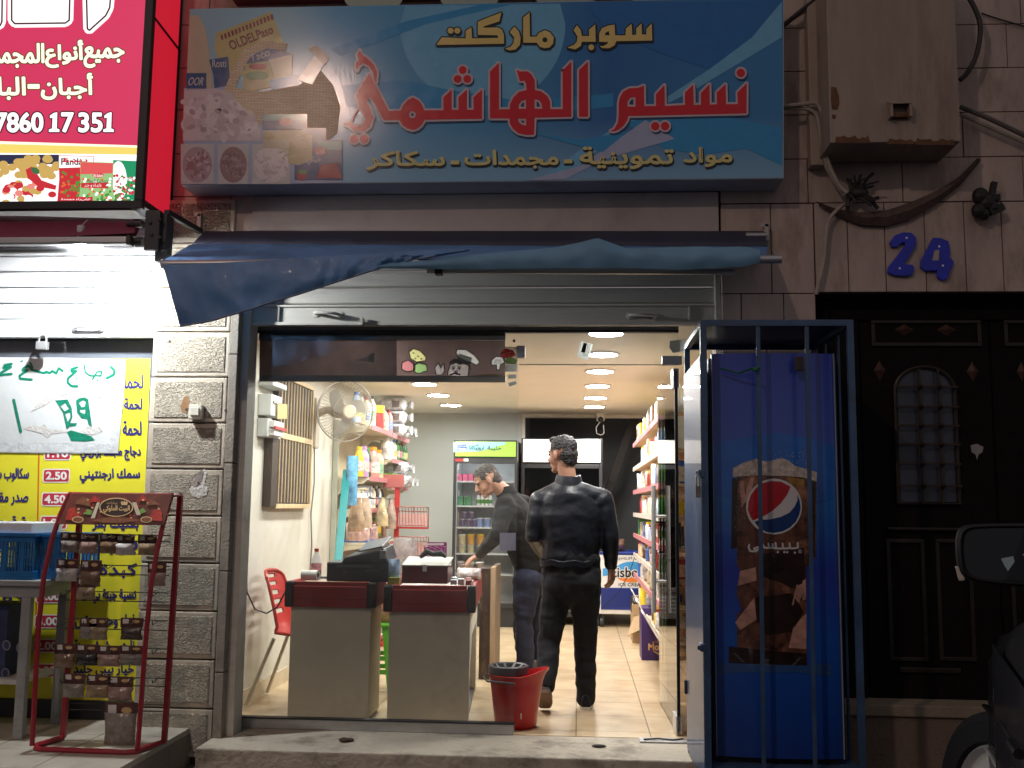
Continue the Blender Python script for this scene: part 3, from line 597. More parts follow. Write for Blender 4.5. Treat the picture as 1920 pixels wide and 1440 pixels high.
pr.disc(184, 329, 11, 4.5, rd, 4.7, 14); pr.text('Al-Salam', 175, 326, 193, 332, whl, None, 0, 5); pr.text('Peas & Carrots', 163, 336, 202, 343, G('ink', (30, 40, 60)), None, 0, 4.9); pr.poly([(152, 343), (205, 342), (198, 348), (205, 353), (152, 352)], rd, 4.8); pr.text('بازيلاء و جزر', 158, 344, 190, 351, whl, None, 0, 5)
pr.build('sign_face', ns)

# maroon folding awning
ma = T('maroon_awning', 'maroon folding awning rolled up over the neighbouring shutter', 'awning', (-3.2, -.2, 2.6))
mar = M('maroon canvas', (.22, .035, .075), .6, scale=4, bump=.2, bscale=180); alu = M('aluminium', (.5, .5, .52), .35, .8, scale=10, stretch=(.1, 1, 1)); dkst = M('dark steel', (.05, .05, .055), .5, .5, scale=12, dark=((.12, .07, .04), .6, 8))
def quad_px(pts, ys): return [P(x, y, yy) for (x, y), yy in zip(pts, ys)]
m = MB(); r0 = [P(x, y, -.25) for x, y in ((-250, 402), (60, 405), (264, 411))]; r1 = [P(x, y, -.44) for x, y in ((-250, 448), (60, 446), (252, 437))]
m.grid([r0, [(a+b)/2+Vector((0, -.02, .012)) for a, b in zip(r0, r1)], r1]); m.grid([[p+Vector((0, .02, -.012)) for p in r1], [p+Vector((0, .02, -.012)) for p in r0]]); m.build('canvas', mar, ma, True)
a = P(-260, 456, -.46); c = P(240, 452, -.46); MB().bar(a, c, .05, .045).build('front_bar', alu, ma, bevel=.012)
a = P(-260, 474, -.40); c = P(160, 466, -.40); MB().tube([a, c], .024, 10).build('folding_arm', alu, ma, True)
a = P(243, 452, -.46); MB().box(a.x-.006, a.x+.014, -.488, -.432, a.z-.028, a.z+.026).build('bar_cap', dkst, ma, bevel=.005)
a = P(-250, 395, -.2); c = P(260, 396, -.2); MB().box(a.x, c.x, -.3, -.06, c.z-.01, c.z+.045).build('housing', M('white awning housing', (.6, .58, .56), .5), ma, bevel=.02)
a = P(276, 396, -.45); c = P(306, 470, -.45)
m = MB().box(a.x, c.x-.02, -.47, -.435, c.z, a.z).box(a.x+.02, c.x+.005, -.434, -.34, c.z+.02, a.z-.01).box(a.x+.04, c.x+.012, -.42, -.36, c.z-.05, c.z+.03)
for x, y in ((282, 418), (300, 412), (300, 446), (284, 440)): q = P(x, y, -.47); m.lathe([(.001, 0), (.01, 0), (.01, .008), (.001, .01)], q, 10, (0, -1, 0))
q = P(268, 420, -.4); m.lathe([(.001, 0), (.022, 0), (.022, .05), (.012, .06), (.012, .09), (.001, .09)], q, 12, (-1, 0, 0)); q = P(268, 454, -.42); m.lathe([(.001, 0), (.028, 0), (.028, .04), (.018, .045), (.018, .06), (.001, .06)], q, 12, (-1, 0, 0))
m.build('bracket', dkst, ma, bevel=.003)
MB().bar(P(312, 398, -.38), P(378, 435, -.02), .03, .03).build('bracket_arm', dkst, ma, bevel=.003)

# white shutter, lamp, padlock
zb = P(150, 634, .08).z; wsh = T('white_shutter', 'white roller shutter of the neighbouring shop glaring under its lamp', 'roller shutter', (-3.2, .1, zb))
wm = M('white shutter paint', (.66, .67, .68), .5, scale=4, var=.05); x0, x1 = -4.4, -2.452; z = zb+.11; m = MB()
while z < 3.0:
    prof = [(.078, z+.004), (.070, z+.012), (.070, z+.082), (.078, z+.092), (.09, z+.096)]
    m.grid([[(x0, y, q) for y, q in prof], [(x1, y, q) for y, q in prof]]); m.grid([[(x0, y+.014, q) for y, q in reversed(prof)], [(x1, y+.014, q) for y, q in reversed(prof)]]); z += .097
m.build('slat', wm, wsh, True)
m = MB().box(x0, x1, .06, .10, zb, zb+.107).box(x0, x1, .045, .06, zb, zb+.016); q = P(255, 610, .06).x; m.box(q-.006, q+.006, .05, .06, zb+.016, zb+.107); m.build('bottom_rail', wm, wsh, bevel=.003)
q = P(166, 618, .06); MB().tube([(q.x-.085, .06, q.z), (q.x-.075, .04, q.z), (q.x-.05, .03, q.z+.008), (q.x+.05, .03, q.z+.008), (q.x+.075, .04, q.z), (q.x+.085, .06, q.z)], [.016, .012, .009, .009, .012, .016]).build('handle', alu, wsh, True)
pl = T('padlock', 'brushed steel padlock hanging from the white shutter', 'padlock', tuple(P(80, 655, .02)))
q = P(80, 645, .035); MB().box(q.x-.034, q.x+.034, .018, .048, q.z-.034, q.z+.014).build('body', M('brushed lock steel', (.42, .42, .43), .4, .6, scale=20), pl, bevel=.005)
MB().tube([(q.x-.022, .033, q.z+.01), (q.x-.022, .033, q.z+.035), (q.x-.012, .033, q.z+.05), (q.x+.012, .033, q.z+.05), (q.x+.022, .033, q.z+.035), (q.x+.022, .033, q.z+.01)], .006).build('shackle', alu, pl, True)
tl = T('bulb_lamp', 'bright white bulb lamp hung behind the rolled maroon awning', 'lamp', tuple(P(150, 463, -.40)))
a = P(150, 464, -.40)
MB().lathe([(.001, .036), (.016, .036), (.018, .075), (.022, .08), (.022, .12), (.001, .12)], a, 12).tube([a+Vector((0, 0, .12)), a+Vector((0, .06, .17)), a+Vector((0, .25, .19))], .004, 6).build('socket', wm, tl, True)
MB().lathe([(.02, .050), (.118, .010), (.120, .006), (.02, .044)], a, 24).build('shade', wm, tl, True)
MB().ball(a, .034, .034, .038, 16, 10).build('bulb', M('cold bulb glow', (1, 1, 1), .5, var=0, emit=4900, ecol=(.93, .98, 1.0)), tl)

# dark glass strip, yellow price poster, handwritten sheet
nw = T('neighbour_window', 'dark glass shop window of the neighbour behind the posters', 'window', (-3.2, .15, .05))
MB().box(-4.4, -2.452, .135, .145, .16, zb+.05).build('pane', M('dark window glass', (.10, .11, .13), .08, var=.3, scale=1.2, spec=.8), nw)
MB().box(-4.4, -2.452, .11, .16, .052, .155).build('bottom_rail', blackm, nw, bevel=.004)
MB().box(-4.5, -2.452, .17, .33, .05, 3.0).build('back_board', blackm, nw)
po = T('price_poster', 'yellow price list poster with blue writing and red price boxes', 'poster', tuple(P(140, 1350, .13)))
ypap = M('yellow poster paper', (.74, .68, .03), .55, scale=5, var=.06); bink = M('blue poster ink', (.02, .02, .16), .5, var=.1); rbox = M('red price box', (.48, .03, .05), .5, var=.1); winkk = M('white poster ink', (.8, .8, .78), .5, var=.04); orl = M('orange poster line', (.6, .15, .02), .5, var=.05)
pr = Print(.132, .001); pts = [(-200, 672), (282, 672), (277, 800), (268, 1000), (262, 1180), (258, 1352), (-200, 1352)]
MB().prism([P(x, y, .1325) for x, y in pts], (0, .0015, 0)).build('sheet', ypap, po)
pr.stroke([(76, 672), (64, 1352)], 3, orl, 1)
xr_ = lambda y: 281-(y-672)*.032
for i, (t, y) in enumerate((('لحمة', 715), ('لحمة راس', 760), ('لحمة كتف', 803), ('دجاج مجمد برازيلي', 850), ('سمك ارجنتيني', 892), ('صدر دجاج', 937), ('بفتيك بقر', 982), ('برجر', 1027), ('كبدة', 1070), ('نصية جبنة بيضاء', 1118), ('فول وحمص تين', 1165), ('ناجتس شيش جبنة', 1213), ('خيار بيبي جليد', 1258))):
    w_ = {0: 40, 1: 70, 2: 74, 8: 70}.get(i, 112 if len(t) > 9 else 86); pr.text(t, xr_(y)-12-w_, y-13, xr_(y)-12, y+13, bink, None, 0, 2, 1.6 if i else 1.4)
for v, y in (('1.10', 850), ('2.50', 892), ('4.50', 936), ('1.00', 980), ('3.00', 1026), ('2.25', 1072), ('4.00', 1118), ('3.00', 1165), ('2.00', 1211), ('2.00', 1257)):
    xa = 84-(y-850)*.058; pr.poly([(xa-1, y-9), (xa+2, y-13), (xa+47, y-13), (xa+50, y-9), (xa+49, y+9), (xa+46, y+13), (xa+1, y+13), (xa-2, y+9)], winkk, 1.5)
    pr.poly([(xa+1, y-8), (xa+3, y-11), (xa+46, y-11), (xa+48, y-8), (xa+47, y+8), (xa+45, y+11), (xa+2, y+11), (xa, y+8)], rbox, 2); pr.text(v, xa+5, y-7, xa+43, y+7, winkk, None, 0, 3, 1.6)
for t, y in (('سكالوب سبيشل', 890), ('صدر مقرمش', 935), ('زنجر', 980), ('ستربس', 1025), ('كفتة', 1118), ('نقانق', 1165), ('سجق', 1211), ('بطاطا', 1257)): pr.text(t, -40, y-12, 54-(y-890)*.03, y+12, bink, None, 0, 2, 1.4)
pr.build('lettering', po)
hs = T('handwritten_sheet', 'torn white paper sheet with green handwriting taped to the window', 'paper sheet', tuple(P(100, 850, .125)))
wpap = M('white marker paper', (.56, .58, .58), .5, scale=5, var=.04, bump=.25, bscale=14); tape = M('clear tape film', (.55, .57, .58), .15, var=.15, scale=20, spec=.7, bump=.5, bscale=30); gink = M('green marker ink', (.0, .17, .10), .5, var=.25, scale=30); torn = M('torn grey paper', (.50, .48, .46), .9, scale=20, bump=.5)
MB().prism([P(x, y, .126) for x, y in ((-200, 668), (120, 671), (236, 674), (232, 745), (226, 800), (221, 850), (120, 850), (-200, 846))], (0, .002, 0)).build('sheet', wpap, hs)
H4 = lambda pts: [(x/4.5, 640+y/4.5) for x, y in pts]
pr = Print(.1255, .0008)
pr.poly([(-200, 829), (206, 831), (214, 760), (220, 740), (227, 745), (220, 849), (-200, 846)], tape, .6)
for s_, w_ in (([(935, 215), (965, 245), (960, 280), (900, 310)], 5), ([(708, 190), (720, 260), (760, 290), (850, 290), (860, 255), (820, 255), (780, 320)], 3), ([(820, 328), (824, 332)], 3), ([(655, 218), (600, 235), (605, 255), (645, 250), (575, 310), (570, 345), (600, 375), (655, 380)], 4.5), ([(645, 312), (648, 318)], 3),
    ([(530, 250), (495, 225), (475, 270), (440, 250), (420, 268), (390, 255), (370, 268), (270, 240), (240, 205), (200, 225), (190, 245), (230, 245), (165, 290), (170, 315), (270, 322)], 4.5), ([(255, 180), (275, 225)], 4), ([(175, 172), (190, 165)], 3), ([(100, 190), (40, 200), (30, 225), (95, 215), (10, 265), (0, 285), (100, 275)], 4.5),
    ([(115, 495), (175, 765)], 5.5)): pr.stroke(H4(s_), w_, gink, 2)
pr.poly(H4([(465, 498), (570, 490), (605, 560), (612, 640), (590, 690), (650, 690), (640, 712), (580, 720), (578, 735), (560, 735), (530, 600), (480, 520)]), gink, 2.2, [H4([(510, 545), (550, 520), (585, 570), (545, 590)]), H4([(550, 610), (590, 600), (595, 640), (572, 680)])])
pr.poly(H4([(640, 500), (670, 478), (715, 472), (745, 490), (760, 600), (775, 720), (745, 700), (735, 655), (690, 650), (650, 600)]), gink, 2.2, [H4([(665, 520), (700, 495), (725, 510), (715, 550), (690, 558)]), H4([(672, 575), (722, 575), (715, 615), (680, 600)])])
pr.poly(H4([(565, 765), (600, 750), (770, 800), (800, 835), (720, 845), (600, 840)]), gink, 1.6)
for o in ([(375, 430), (430, 430), (500, 398), (555, 405), (578, 440), (500, 465), (420, 510), (370, 545), (250, 600), (300, 550), (370, 490)], [(190, 735), (280, 710), (330, 720), (380, 700), (400, 740), (560, 755), (580, 765), (440, 780), (400, 815), (360, 780)], [(740, 460), (860, 430), (870, 460), (800, 490)], [(690, 750), (735, 725), (800, 730), (860, 720), (865, 760), (790, 790), (720, 780)]): pr.poly(H4(o), torn, 1.9)
pr.build('handwriting', hs)

# raised tiled platform in front of the neighbour
til = M('worn beige tiles', (.40, .36, .30), .5, scale=5, dark=((.15, .12, .1), .6, 3))
tb = PZ(309, 1392, .05)
pf = T('tiled_platform', 'raised beige tiled platform under the spice stand', 'platform', (-3.3, -.2, -.15))
MB().box(-4.6, tb.x-.004, -.9, .11, -.149, .02).build('base', M('platform riser', (.24, .2, .17), .85, scale=6, bump=.4, dark=((.07, .06, .05), .8, 3)), pf, bevel=.006)
m = MB(); x = tb.x
for i in range(6):
    for j in range(3): m.box(x-.40+.003, x-.002, .108-.35*(j+1)+.003, .108-.35*j, .02, .05)
    x -= .40
m.build('tile', til, pf, bevel=.003)

# red spice stand
ss = T('spice_stand', 'red metal rack of spice sachets with printed header', 'display stand', (-2.7, .0, .05))
rpaint = M('red enamel', (.30, .012, .025), .35, scale=10, var=.18, coat=.2, dark=((.12, .02, .02), .4, 9)); wire = M('dark rack wire', (.06, .055, .05), .45, .6)
FL = PZ(60, 1401, .065); FR = PZ(260, 1408, .065); BR = PZ(308, 1390, .065); BL = PZ(118, 1383, .065)
def yl(t): return FL.y+(BL.y-FL.y)*t
cl = [P(x, y, yy) for x, y, yy in ((60, 1398, FL.y), (66, 1290, FL.y), (72, 1180, FL.y+.005), (82, 1080, FL.y+.015), (98, 1010, FL.y+.04), (113, 965, FL.y+.07), (131, 926, FL.y+.10))]
cr = [P(x, y, yy) for x, y, yy in ((258, 1404, FR.y), (266, 1300, FR.y), (275, 1180, FR.y+.005), (283, 1100, FR.y+.015), (295, 1030, FR.y+.04), (308, 975, FR.y+.07), (322, 928, FR.y+.10))]
for c_ in (cl, cr): MB().tube(c_, .013, 8).build('front_rail', rpaint, ss, True)
tl_ = Vector((cl[-1].x+.03, BL.y, cl[-1].z)); tr_ = Vector((cr[-1].x, BR.y, cr[-1].z))
for a, c in ((BL, Vector((BL.x+.02, BL.y, tl_.z))), (BR, Vector((BR.x+.02, BR.y, tr_.z)))): MB().bar(a, c, .026).build('rear_post', rpaint, ss, bevel=.003)
m = MB().tube([BL, FL+Vector((0, .05, 0)), FL+Vector((.02, 0, -.005)), FL+Vector((.06, -.015, -.005)), FR+Vector((-.06, -.015, -.005)), FR+Vector((-.02, 0, -.005)), FR+Vector((0, .05, 0)), BR], .014, 8); m.build('base_rail', rpaint, ss, True)
m = MB().tube([cl[-1], tl_], .012, 6).tube([cr[-1], tr_], .012, 6).tube([tl_, tr_], .012, 6).tube([cl[-1], cr[-1]], .008, 6); m.build('top_rail', rpaint, ss, True)
hq = [cl[-3]+Vector((.01, -.012, -.015)), cr[-3]+Vector((.0, -.012, .0)), cr[-1]+Vector((0, -.012, .01)), cl[-1]+Vector((0, -.012, .01))]
hq[0] = P(108, 983, cl[-3].y-.01); hq[1] = P(306, 985, cr[-3].y-.01); hq[2] = P(323, 926, cr[-1].y-.012); hq[3] = P(133, 925, cl[-1].y-.012)
MB().hexa(hq, (0, .006, .001)).build('header_board', M('maroon header print', (.13, .03, .02), .35, scale=9, var=.3), ss)
def hfn(x, y, Y):
    v = (983-y)/58; u = (x-120)/195; Yq = (hq[0].y*(1-u)+hq[1].y*u)*(1-v)+(hq[3].y*(1-u)+hq[2].y*u)*v; return P(x, y, Yq-.003+Y)
HP = lambda pts: [(x/2.571, 880+y/2.571) for x, y in pts]
pr = Print(0, .0012, hfn); hr = M('spice red', (.40, .03, .02), .4, scale=60, var=.4); hb = M('spice brown', (.20, .07, .03), .4, scale=60, var=.4); hg = M('pod green', (.16, .3, .06), .4); hc = M('header gold', (.62, .42, .2), .35, scale=40, var=.2); hd = M('header dark', (.03, .012, .01), .35); hw = M('garlic white', (.6, .52, .4), .4)
for o, mm in (([(315, 245), (330, 190), (360, 180), (395, 245)], hr), ([(360, 165), (400, 130), (425, 140), (440, 180)], hb), ([(425, 160), (455, 125), (490, 155)], hr), ([(655, 155), (690, 120), (710, 150)], hr), ([(700, 175), (730, 140), (770, 170)], hb), ([(715, 245), (740, 195), (775, 190), (785, 250)], hr), ([(400, 215), (420, 190), (445, 200), (440, 220)], hg), ([(655, 205), (690, 185), (705, 205), (670, 218)], hg), ([(430, 245), (560, 225), (680, 245), (600, 258), (500, 258)], hb)): pr.poly(HP(o), mm, 1)
for x, y in ((375, 242), (705, 242)): pr.disc(x/2.571, 880+y/2.571, 11, 6, hc, 1.5, 16); pr.disc(x/2.571, 880+y/2.571, 9, 4.4, hb, 1.8, 16)
for k in range(8): pr.stroke(HP([(440+k*5, 235), (470+k*3, 160)] if k < 4 else [(640+(k-4)*5, 160), (660+(k-4)*5, 220)]), 1.6, hw, 1.3)
for k in range(40): pr.disc(random.uniform(122, 315), random.uniform(930, 980), 2.4, 1.7, random.choice([hr, hb, hc]), 1.2, 6)
pr.disc(218, 951, 32, 18, hc, 2, 28); pr.disc(218, 951, 30, 16, hd, 2.4, 28); pr.text('البيت الملوكي', 194, 948, 243, 962, hc, None, 0, 3, .8); pr.text('بهارات', 200, 940, 220, 946, hc, None, 0, 3)
pr.poly(HP([(582, 160), (588, 152), (594, 160), (599, 150), (605, 160), (611, 152), (616, 160), (612, 172), (586, 172)]), hc, 3); pr.build('header_print', ss)
# wire rows and hooks
rowy = [(1000, 0), (1012, .0), (1058, 0), (1075, 0), (1108, 0), (1125, 0), (1160, 0), (1178, 0), (1213, 0), (1233, 0), (1268, 0), (1283, 0), (1318, 0), (1330, 0)]
m = MB()
for y, _ in rowy:
    a = P(117+(1390-y)*.02, y, BL.y); c = P(306+(1390-y)*.035, y+4, BR.y); m.tube([a, c], .003, 5)
for y in (1003, 1060, 1110, 1163, 1216, 1270):
    for k in range(5):
        x = 130+k*42; a = P(x, y, BR.y-.004); m.tube([a, a+Vector((.010, -.10, -.012)), a+Vector((.012, -.115, .010))], .0025, 5)
m.build('wire_grid', wire, ss)
sack = {}
def sachet(px, py, w, h, hue, label, Y, hd_=.42):
    o = T('spice_sachet', label, 'spice sachet', tuple(P(px, py, Y)), 'spice sachets hanging on the red stand')
    a = P(px-w/2, py, Y); c = P(px+w/2, py+h, Y); W = c.x-a.x; Hh = a.z-c.z; cx = (a.x+c.x)/2
    MB().box(a.x, c.x, Y-.004, Y+.004, a.z-Hh*hd_, a.z).build('header_card', M('brown header card', (.09, .035, .03), .5, scale=30, var=.5), o, bevel=.001)
    rows = []
    for i in range(9):
        t = i/8; z_ = a.z-Hh*hd_-Hh*(1-hd_)*t; th = .004+.022*math.sin(math.pi*min(1, .12+t*.9))**.8*(W/.1); row = []
        for k in range(12):
            q = 2*math.pi*k/12; wx = W/2*(1-.05*math.sin(math.pi*t))
            n_ = noise.noise(Vector((px*.31+math.cos(q)*2, t*3.1, py*.17+math.sin(q))))*.006
            row.append((cx+wx*math.cos(q)+n_, Y+(th*math.sin(q))+n_, z_))
        rows.append(row)
    bmm = MB().grid(rows, True); bmm.build('pouch', hue, o, True)
    q = Print(Y-.0045); q.rect(px-w*.42, py+h*.06, px-w*.14, py+h*.26, M('price tag', (.62, .6, .58), .5), 1); q.disc(px+w*.2, py+h*.18, w*.18, h*.07, hc, 1, 12); q.build('price_tag', o)
SP = lambda n, c: M('sachet '+n, c, .25, scale=16, var=.35, spec=.7, bump=.6, bscale=26)
tan, gryp, dkp, silv, brn, pinkp, blkp = SP('tan', (.30, .22, .13)), SP('grey', (.24, .21, .18)), SP('dark', (.07, .05, .04)), SP('silver', (.55, .53, .52)), SP('brown', (.20, .12, .07)), SP('pinkish', (.34, .22, .19)), SP('black', (.025, .024, .026))
yb_ = BR.y-.03
top_row = (('grey-brown', 132, 998, gryp), ('pinkish', 166, 1000, pinkp), ('dark brown', 205, 1000, brn), ('shiny silver', 234, 1003, silv), ('tan', 276, 1003, tan))
for n_, x, y, h_ in top_row: sachet(x, y, 33, 38, h_, n_+' spice sachet on the top row of hooks of the red stand', yb_)
for n_, x, y, w, h, h_ in (('bulging silvery', 126, 1048, 38, 42, silv), ('tall brown', 170, 1050, 36, 50, brn), ('tan', 162, 1084, 34, 40, tan), ('half hidden pinkish', 294, 1055, 32, 44, pinkp)): sachet(x, y, w, h, h_, n_+' spice sachet on the second row of the red stand', yb_)
for n_, x, y, w, h, h_ in (('small pale', 166, 1158, 30, 40, gryp), ('plump tan', 185, 1158, 32, 42, tan), ('dark purple-brown', 247, 1158, 40, 42, dkp)): sachet(x, y, w, h, h_, n_+' spice sachet on the third row of the red stand', yb_)
for n_, x, y, w, h, h_ in (('brown', 122, 1206, 36, 46, brn), ('black', 163, 1208, 40, 40, blkp), ('reddish tan', 205, 1210, 40, 40, pinkp), ('greyish tan', 247, 1210, 42, 38, gryp)): sachet(x, y, w, h, h_, n_+' spice sachet on the fourth row of the red stand', yb_)
for n_, x, y, w, h, h_ in (('dusty grey', 139, 1262, 38, 46, gryp), ('pale tan', 184, 1265, 42, 44, tan), ('pinkish grey', 226, 1268, 44, 46, pinkp)): sachet(x, y, w, h, h_, n_+' spice sachet on the lowest full row of the red stand', yb_)
sachet(226, 1316, 56, 90, gryp, 'large grey spice bag hanging alone at the bottom of the red stand', yb_, .22)

# table with blue crates
gt = T('steel_table', 'grey painted steel table carrying blue plastic crates', 'table', (-3.2, -.1, .05))
gpt = M('grey table paint', (.30, .31, .31), .5, .2, scale=6, dark=((.12, .1, .09), .6, 5))
q = P(118, 1084, -.22); MB().box(-4.2, q.x, -.42, .05, q.z-.03, q.z).box(-4.2, q.x-.02, -.40, .03, q.z-.09, q.z-.03).build('tabletop', gpt, gt, bevel=.004)
for x in (q.x-.10, q.x-.95):
    for y in (-.38, .0): MB().box(x-.025, x+.025, y-.02, y+.02, .05, q.z-.09).build('leg', gpt, gt, bevel=.004)
MB().box(-4.15, q.x-.12, -.37, .0, .32, .345).build('shelf', M('white shelf board', (.5, .5, .48), .5), gt, bevel=.003)
tz = q.z
cb = M('blue crate plastic', (.012, .13, .36), .35, scale=8, var=.2, coat=.15)
def crate(name, label, px0, px1, z, h, y0, y1):
    o = T(name, label, 'crate', ((P(px0, 1030, y0).x+P(px1, 1030, y0).x)/2, (y0+y1)/2, z)); a = P(px0, 1030, y0).x; c = P(px1, 1030, y0).x
    m = MB(); t = .008
    m.box(a, c, y0, y1, z, z+.012).box(a-.01, c+.01, y0-.01, y0+.004, z+h-.02, z+h).box(a-.01, c+.01, y1-.004, y1+.01, z+h-.02, z+h).box(a-.01, a+.004, y0+.004, y1-.004, z+h-.02, z+h).box(c-.004, c+.01, y0+.004, y1-.004, z+h-.02, z+h)
    m.box(a, c, y0, y0+t, z+.012, z+.045).box(a, c, y1-t, y1, z+.012, z+.045).box(c-t, c, y0+t, y1-t, z+.012, z+.045).box(a, a+t, y0+t, y1-t, z+.012, z+.045)
    m.box(a, c, y0, y0+t, z+h-.05, z+h-.02).box(a, c, y1-t, y1, z+h-.05, z+h-.02).box(c-t, c, y0+t, y1-t, z+h-.05, z+h-.02)
    m.build('tub', cb, o, bevel=.002)
    m = MB(); n = int((c-a)/.016)
    for i in range(n+1):
        x = a+(c-a)*i/n; w = .010 if i % 6 == 0 else .0035; m.box(x-w, x+w, y0+.001, y0+t-.001, z+.045, z+h-.05); m.box(x-w, x+w, y1-t+.001, y1-.001, z+.045, z+h-.05)
    for i in range(9): y = y0+t+(y1-y0-2*t)*i/8; m.box(c-t+.001, c-.001, y-.004, y+.004, z+.045, z+h-.05)
    for k in range(1, 4): zz_ = z+.045+(h-.095)*k/4; m.box(a, c, y0+.002, y0+t-.002, zz_-.003, zz_+.003)
    m.build('lattice', cb, o)
crate('plastic_crate', 'large blue lattice crate holding a white tray', -90, 64, tz+.001, .245, -.4, -.06); crate('plastic_crate', 'small blue lattice crate beside the red stand', 72, 128, tz+.001, .24, -.34, .02)
wt = MB(); a = P(-60, 960, -.35); c = P(62, 985, -.35)
for (x0_, x1_, y0_, y1_, z0_, z1_) in ((a.x, c.x, -.38, -.09, tz+.20, tz+.21), (a.x-.02, c.x+.02, -.395, -.38, tz+.20, tz+.30), (a.x-.02, c.x+.02, -.09, -.075, tz+.20, tz+.30), (c.x, c.x+.02, -.38, -.09, tz+.20, tz+.30)): wt.box(x0_, x1_, y0_, y1_, z0_, z1_)
tag(wt.build('plastic_tray', M('white tray plastic', (.66, .68, .7), .35), bevel=.006), 'white plastic tray lying in the large blue crate', 'tray', kind='thing')
bxx = MB().box(-3.75, P(46, 1250, -.1).x, -.3, -.05, .347, .72); o = tag(bxx.build('carton', M('dark blue carton', (.02, .03, .09), .6, scale=14, var=.5), bevel=.004), 'dark blue patterned carton on the shelf under the table', 'carton', kind='thing')
pr = Print(-.3015); br_ = M('carton grey print', (.16, .16, .2), .6)
for x, y in ((12, 1210), (38, 1215), (10, 1262), (36, 1278)): pr.disc(x, y, 8, 10, br_, 1, 14); pr.disc(x, y, 5, 7, MATS['dark blue carton'], 1.5, 14)
pr.build('pattern', o)
# ---------------------------------------------------------------- blue awning
aw = T('blue_awning', 'blue fabric awning with drooping left corner over the supermarket window', 'awning', (-.57, -.25, 2.5))
bfab = M('blue canvas', (.115, .26, .54), .5, scale=3, var=.22, bump=.25, bscale=14, spec=.5, coat=.08, dark=((.05, .10, .2), .6, 2.2)); bfab2 = M('blue canvas reverse', (.15, .32, .50), .65, scale=4, var=.12, bump=.3, bscale=12); nfab = M('dark navy canvas', (.035, .038, .07), .6, scale=3, var=.15, bump=.2, bscale=12)
stn = M('hem stitching', (.30, .34, .42), .7)
NX = 60
def lerp(tab, x):
    for (a, va), (b, vb) in zip(tab, tab[1:]):
        if x <= b: t = max(0, min(1, (x-a)/(b-a))); t = t*t*(3-2*t) if False else t; return va+(vb-va)*t
    return tab[-1][1]
def wob(x, y, z, s, a): return a*noise.noise(Vector((x*s, y*s, z*s)))
# dark navy band at the wall, then the short slope down to the tube
rows = []
for i in range(NX+1):
    t = i/NX; xr_a = 384+(1431-384)*t; row = []
    for k in range(7):
        u = k/6; x = xr_a+(u*.30)*((305-384)*(1-t)+(1462-1431)*t); y = 433+24*u+6*u*t
        yy = -.03-.13*math.sin(u*math.pi*.55); row.append(P(x, y, yy)+Vector((0, wob(x*.01, u, 1, 2, .006), 0)))
    rows.append(row)
MB().grid(rows).build('navy_band', nfab, aw, True)
rows = []
for i in range(NX+1):
    t = i/NX; row = []
    for k in range(9):
        u = k/8; x0_ = 384+(305-384)*.30; x1_ = 1431+(1462-1431)*.30
        x = (x0_+(306-x0_)*u)*(1-t)+(x1_+(1434-x1_)*u)*t; y0_ = 457+6*t; y1_ = 489-3*t; y = y0_+(y1_-y0_)*u
        yy = -.158+(-.505+.158)*u; row.append(P(x, y, yy)+Vector((0, 0, wob(x*.012, u, 3, 1.6, .006))))
    rows.append(row)
MB().grid(rows).grid([[p+Vector((0, .004, -.004)) for p in reversed(r)] for r in rows]).build('canopy_fabric', bfab, aw, True)
a = P(305, 495, -.505); c = P(1465, 486, -.505)
m = MB().tube([a, c], .021, 14); m.build('front_tube', alu, aw, True)
MB().tube([a+Vector((-.006, 0, 0)), a+Vector((.004, 0, 0))], .025, 14).build('tube_cap', M('pale plastic cap', (.5, .5, .55), .4), aw)
# hanging valance, its hem climbing to the right
topT = [(305, 497), (400, 493), (480, 489), (560, 484), (640, 479), (700, 475), (760, 471), (830, 468), (880, 466)]
botT = [(305, 613), (370, 604), (480, 577), (560, 553), (640, 527), (700, 508), (760, 492), (830, 479), (880, 470)]
rows = []; hem = []
for i in range(81):
    x = 305+575*i/80; t0, t1 = lerp(topT, x), lerp(botT, x); row = []; sh_ = 33*max(0, 1-(x-305)/200)
    for k in range(13):
        u = k/12; rip = .0045*math.sin(x*.045+u*2.5)+.014*wob(x*.02, u*1.5, 0, 1.4, 1)*(.4+u)+.005*wob(x*.075, u*5, 2, 1, 1); cr_ = .022*max(0, 1-abs(x-700)/150)*math.sin(x*.16+u*4+math.sin(x*.05)*2)*u
        fold = .03*math.exp(-((x-330-u*130)/26)**2)*u
        row.append(P(x+sh_*u, t0+(t1-t0)*u, -.53-.014*math.sin(u*math.pi)-rip-cr_-fold*.5))
    rows.append(row); hem.append(row[-1]+Vector((0, -.004, .006)))
va = MB().grid(rows).grid([[p+Vector((0, .004, 0)) for p in reversed(r)] for r in rows]).build('valance', bfab, aw, True)
m = MB()
for p, q in zip(hem, hem[1:]): m.tube([p, q], .0028, 5, False)
m.build('hem', stn, va)
topB = [(690, 499), (740, 492), (800, 487), (870, 479), (960, 471), (1040, 464), (1085, 455), (1120, 446), (1145, 455), (1175, 466), (1240, 464), (1300, 462), (1345, 464), (1385, 462), (1400, 463), (1425, 468)]
botB = [(690, 503), (800, 504), (900, 505), (1040, 503), (1180, 503), (1280, 506), (1330, 503), (1395, 500), (1425, 493)]
rows = []
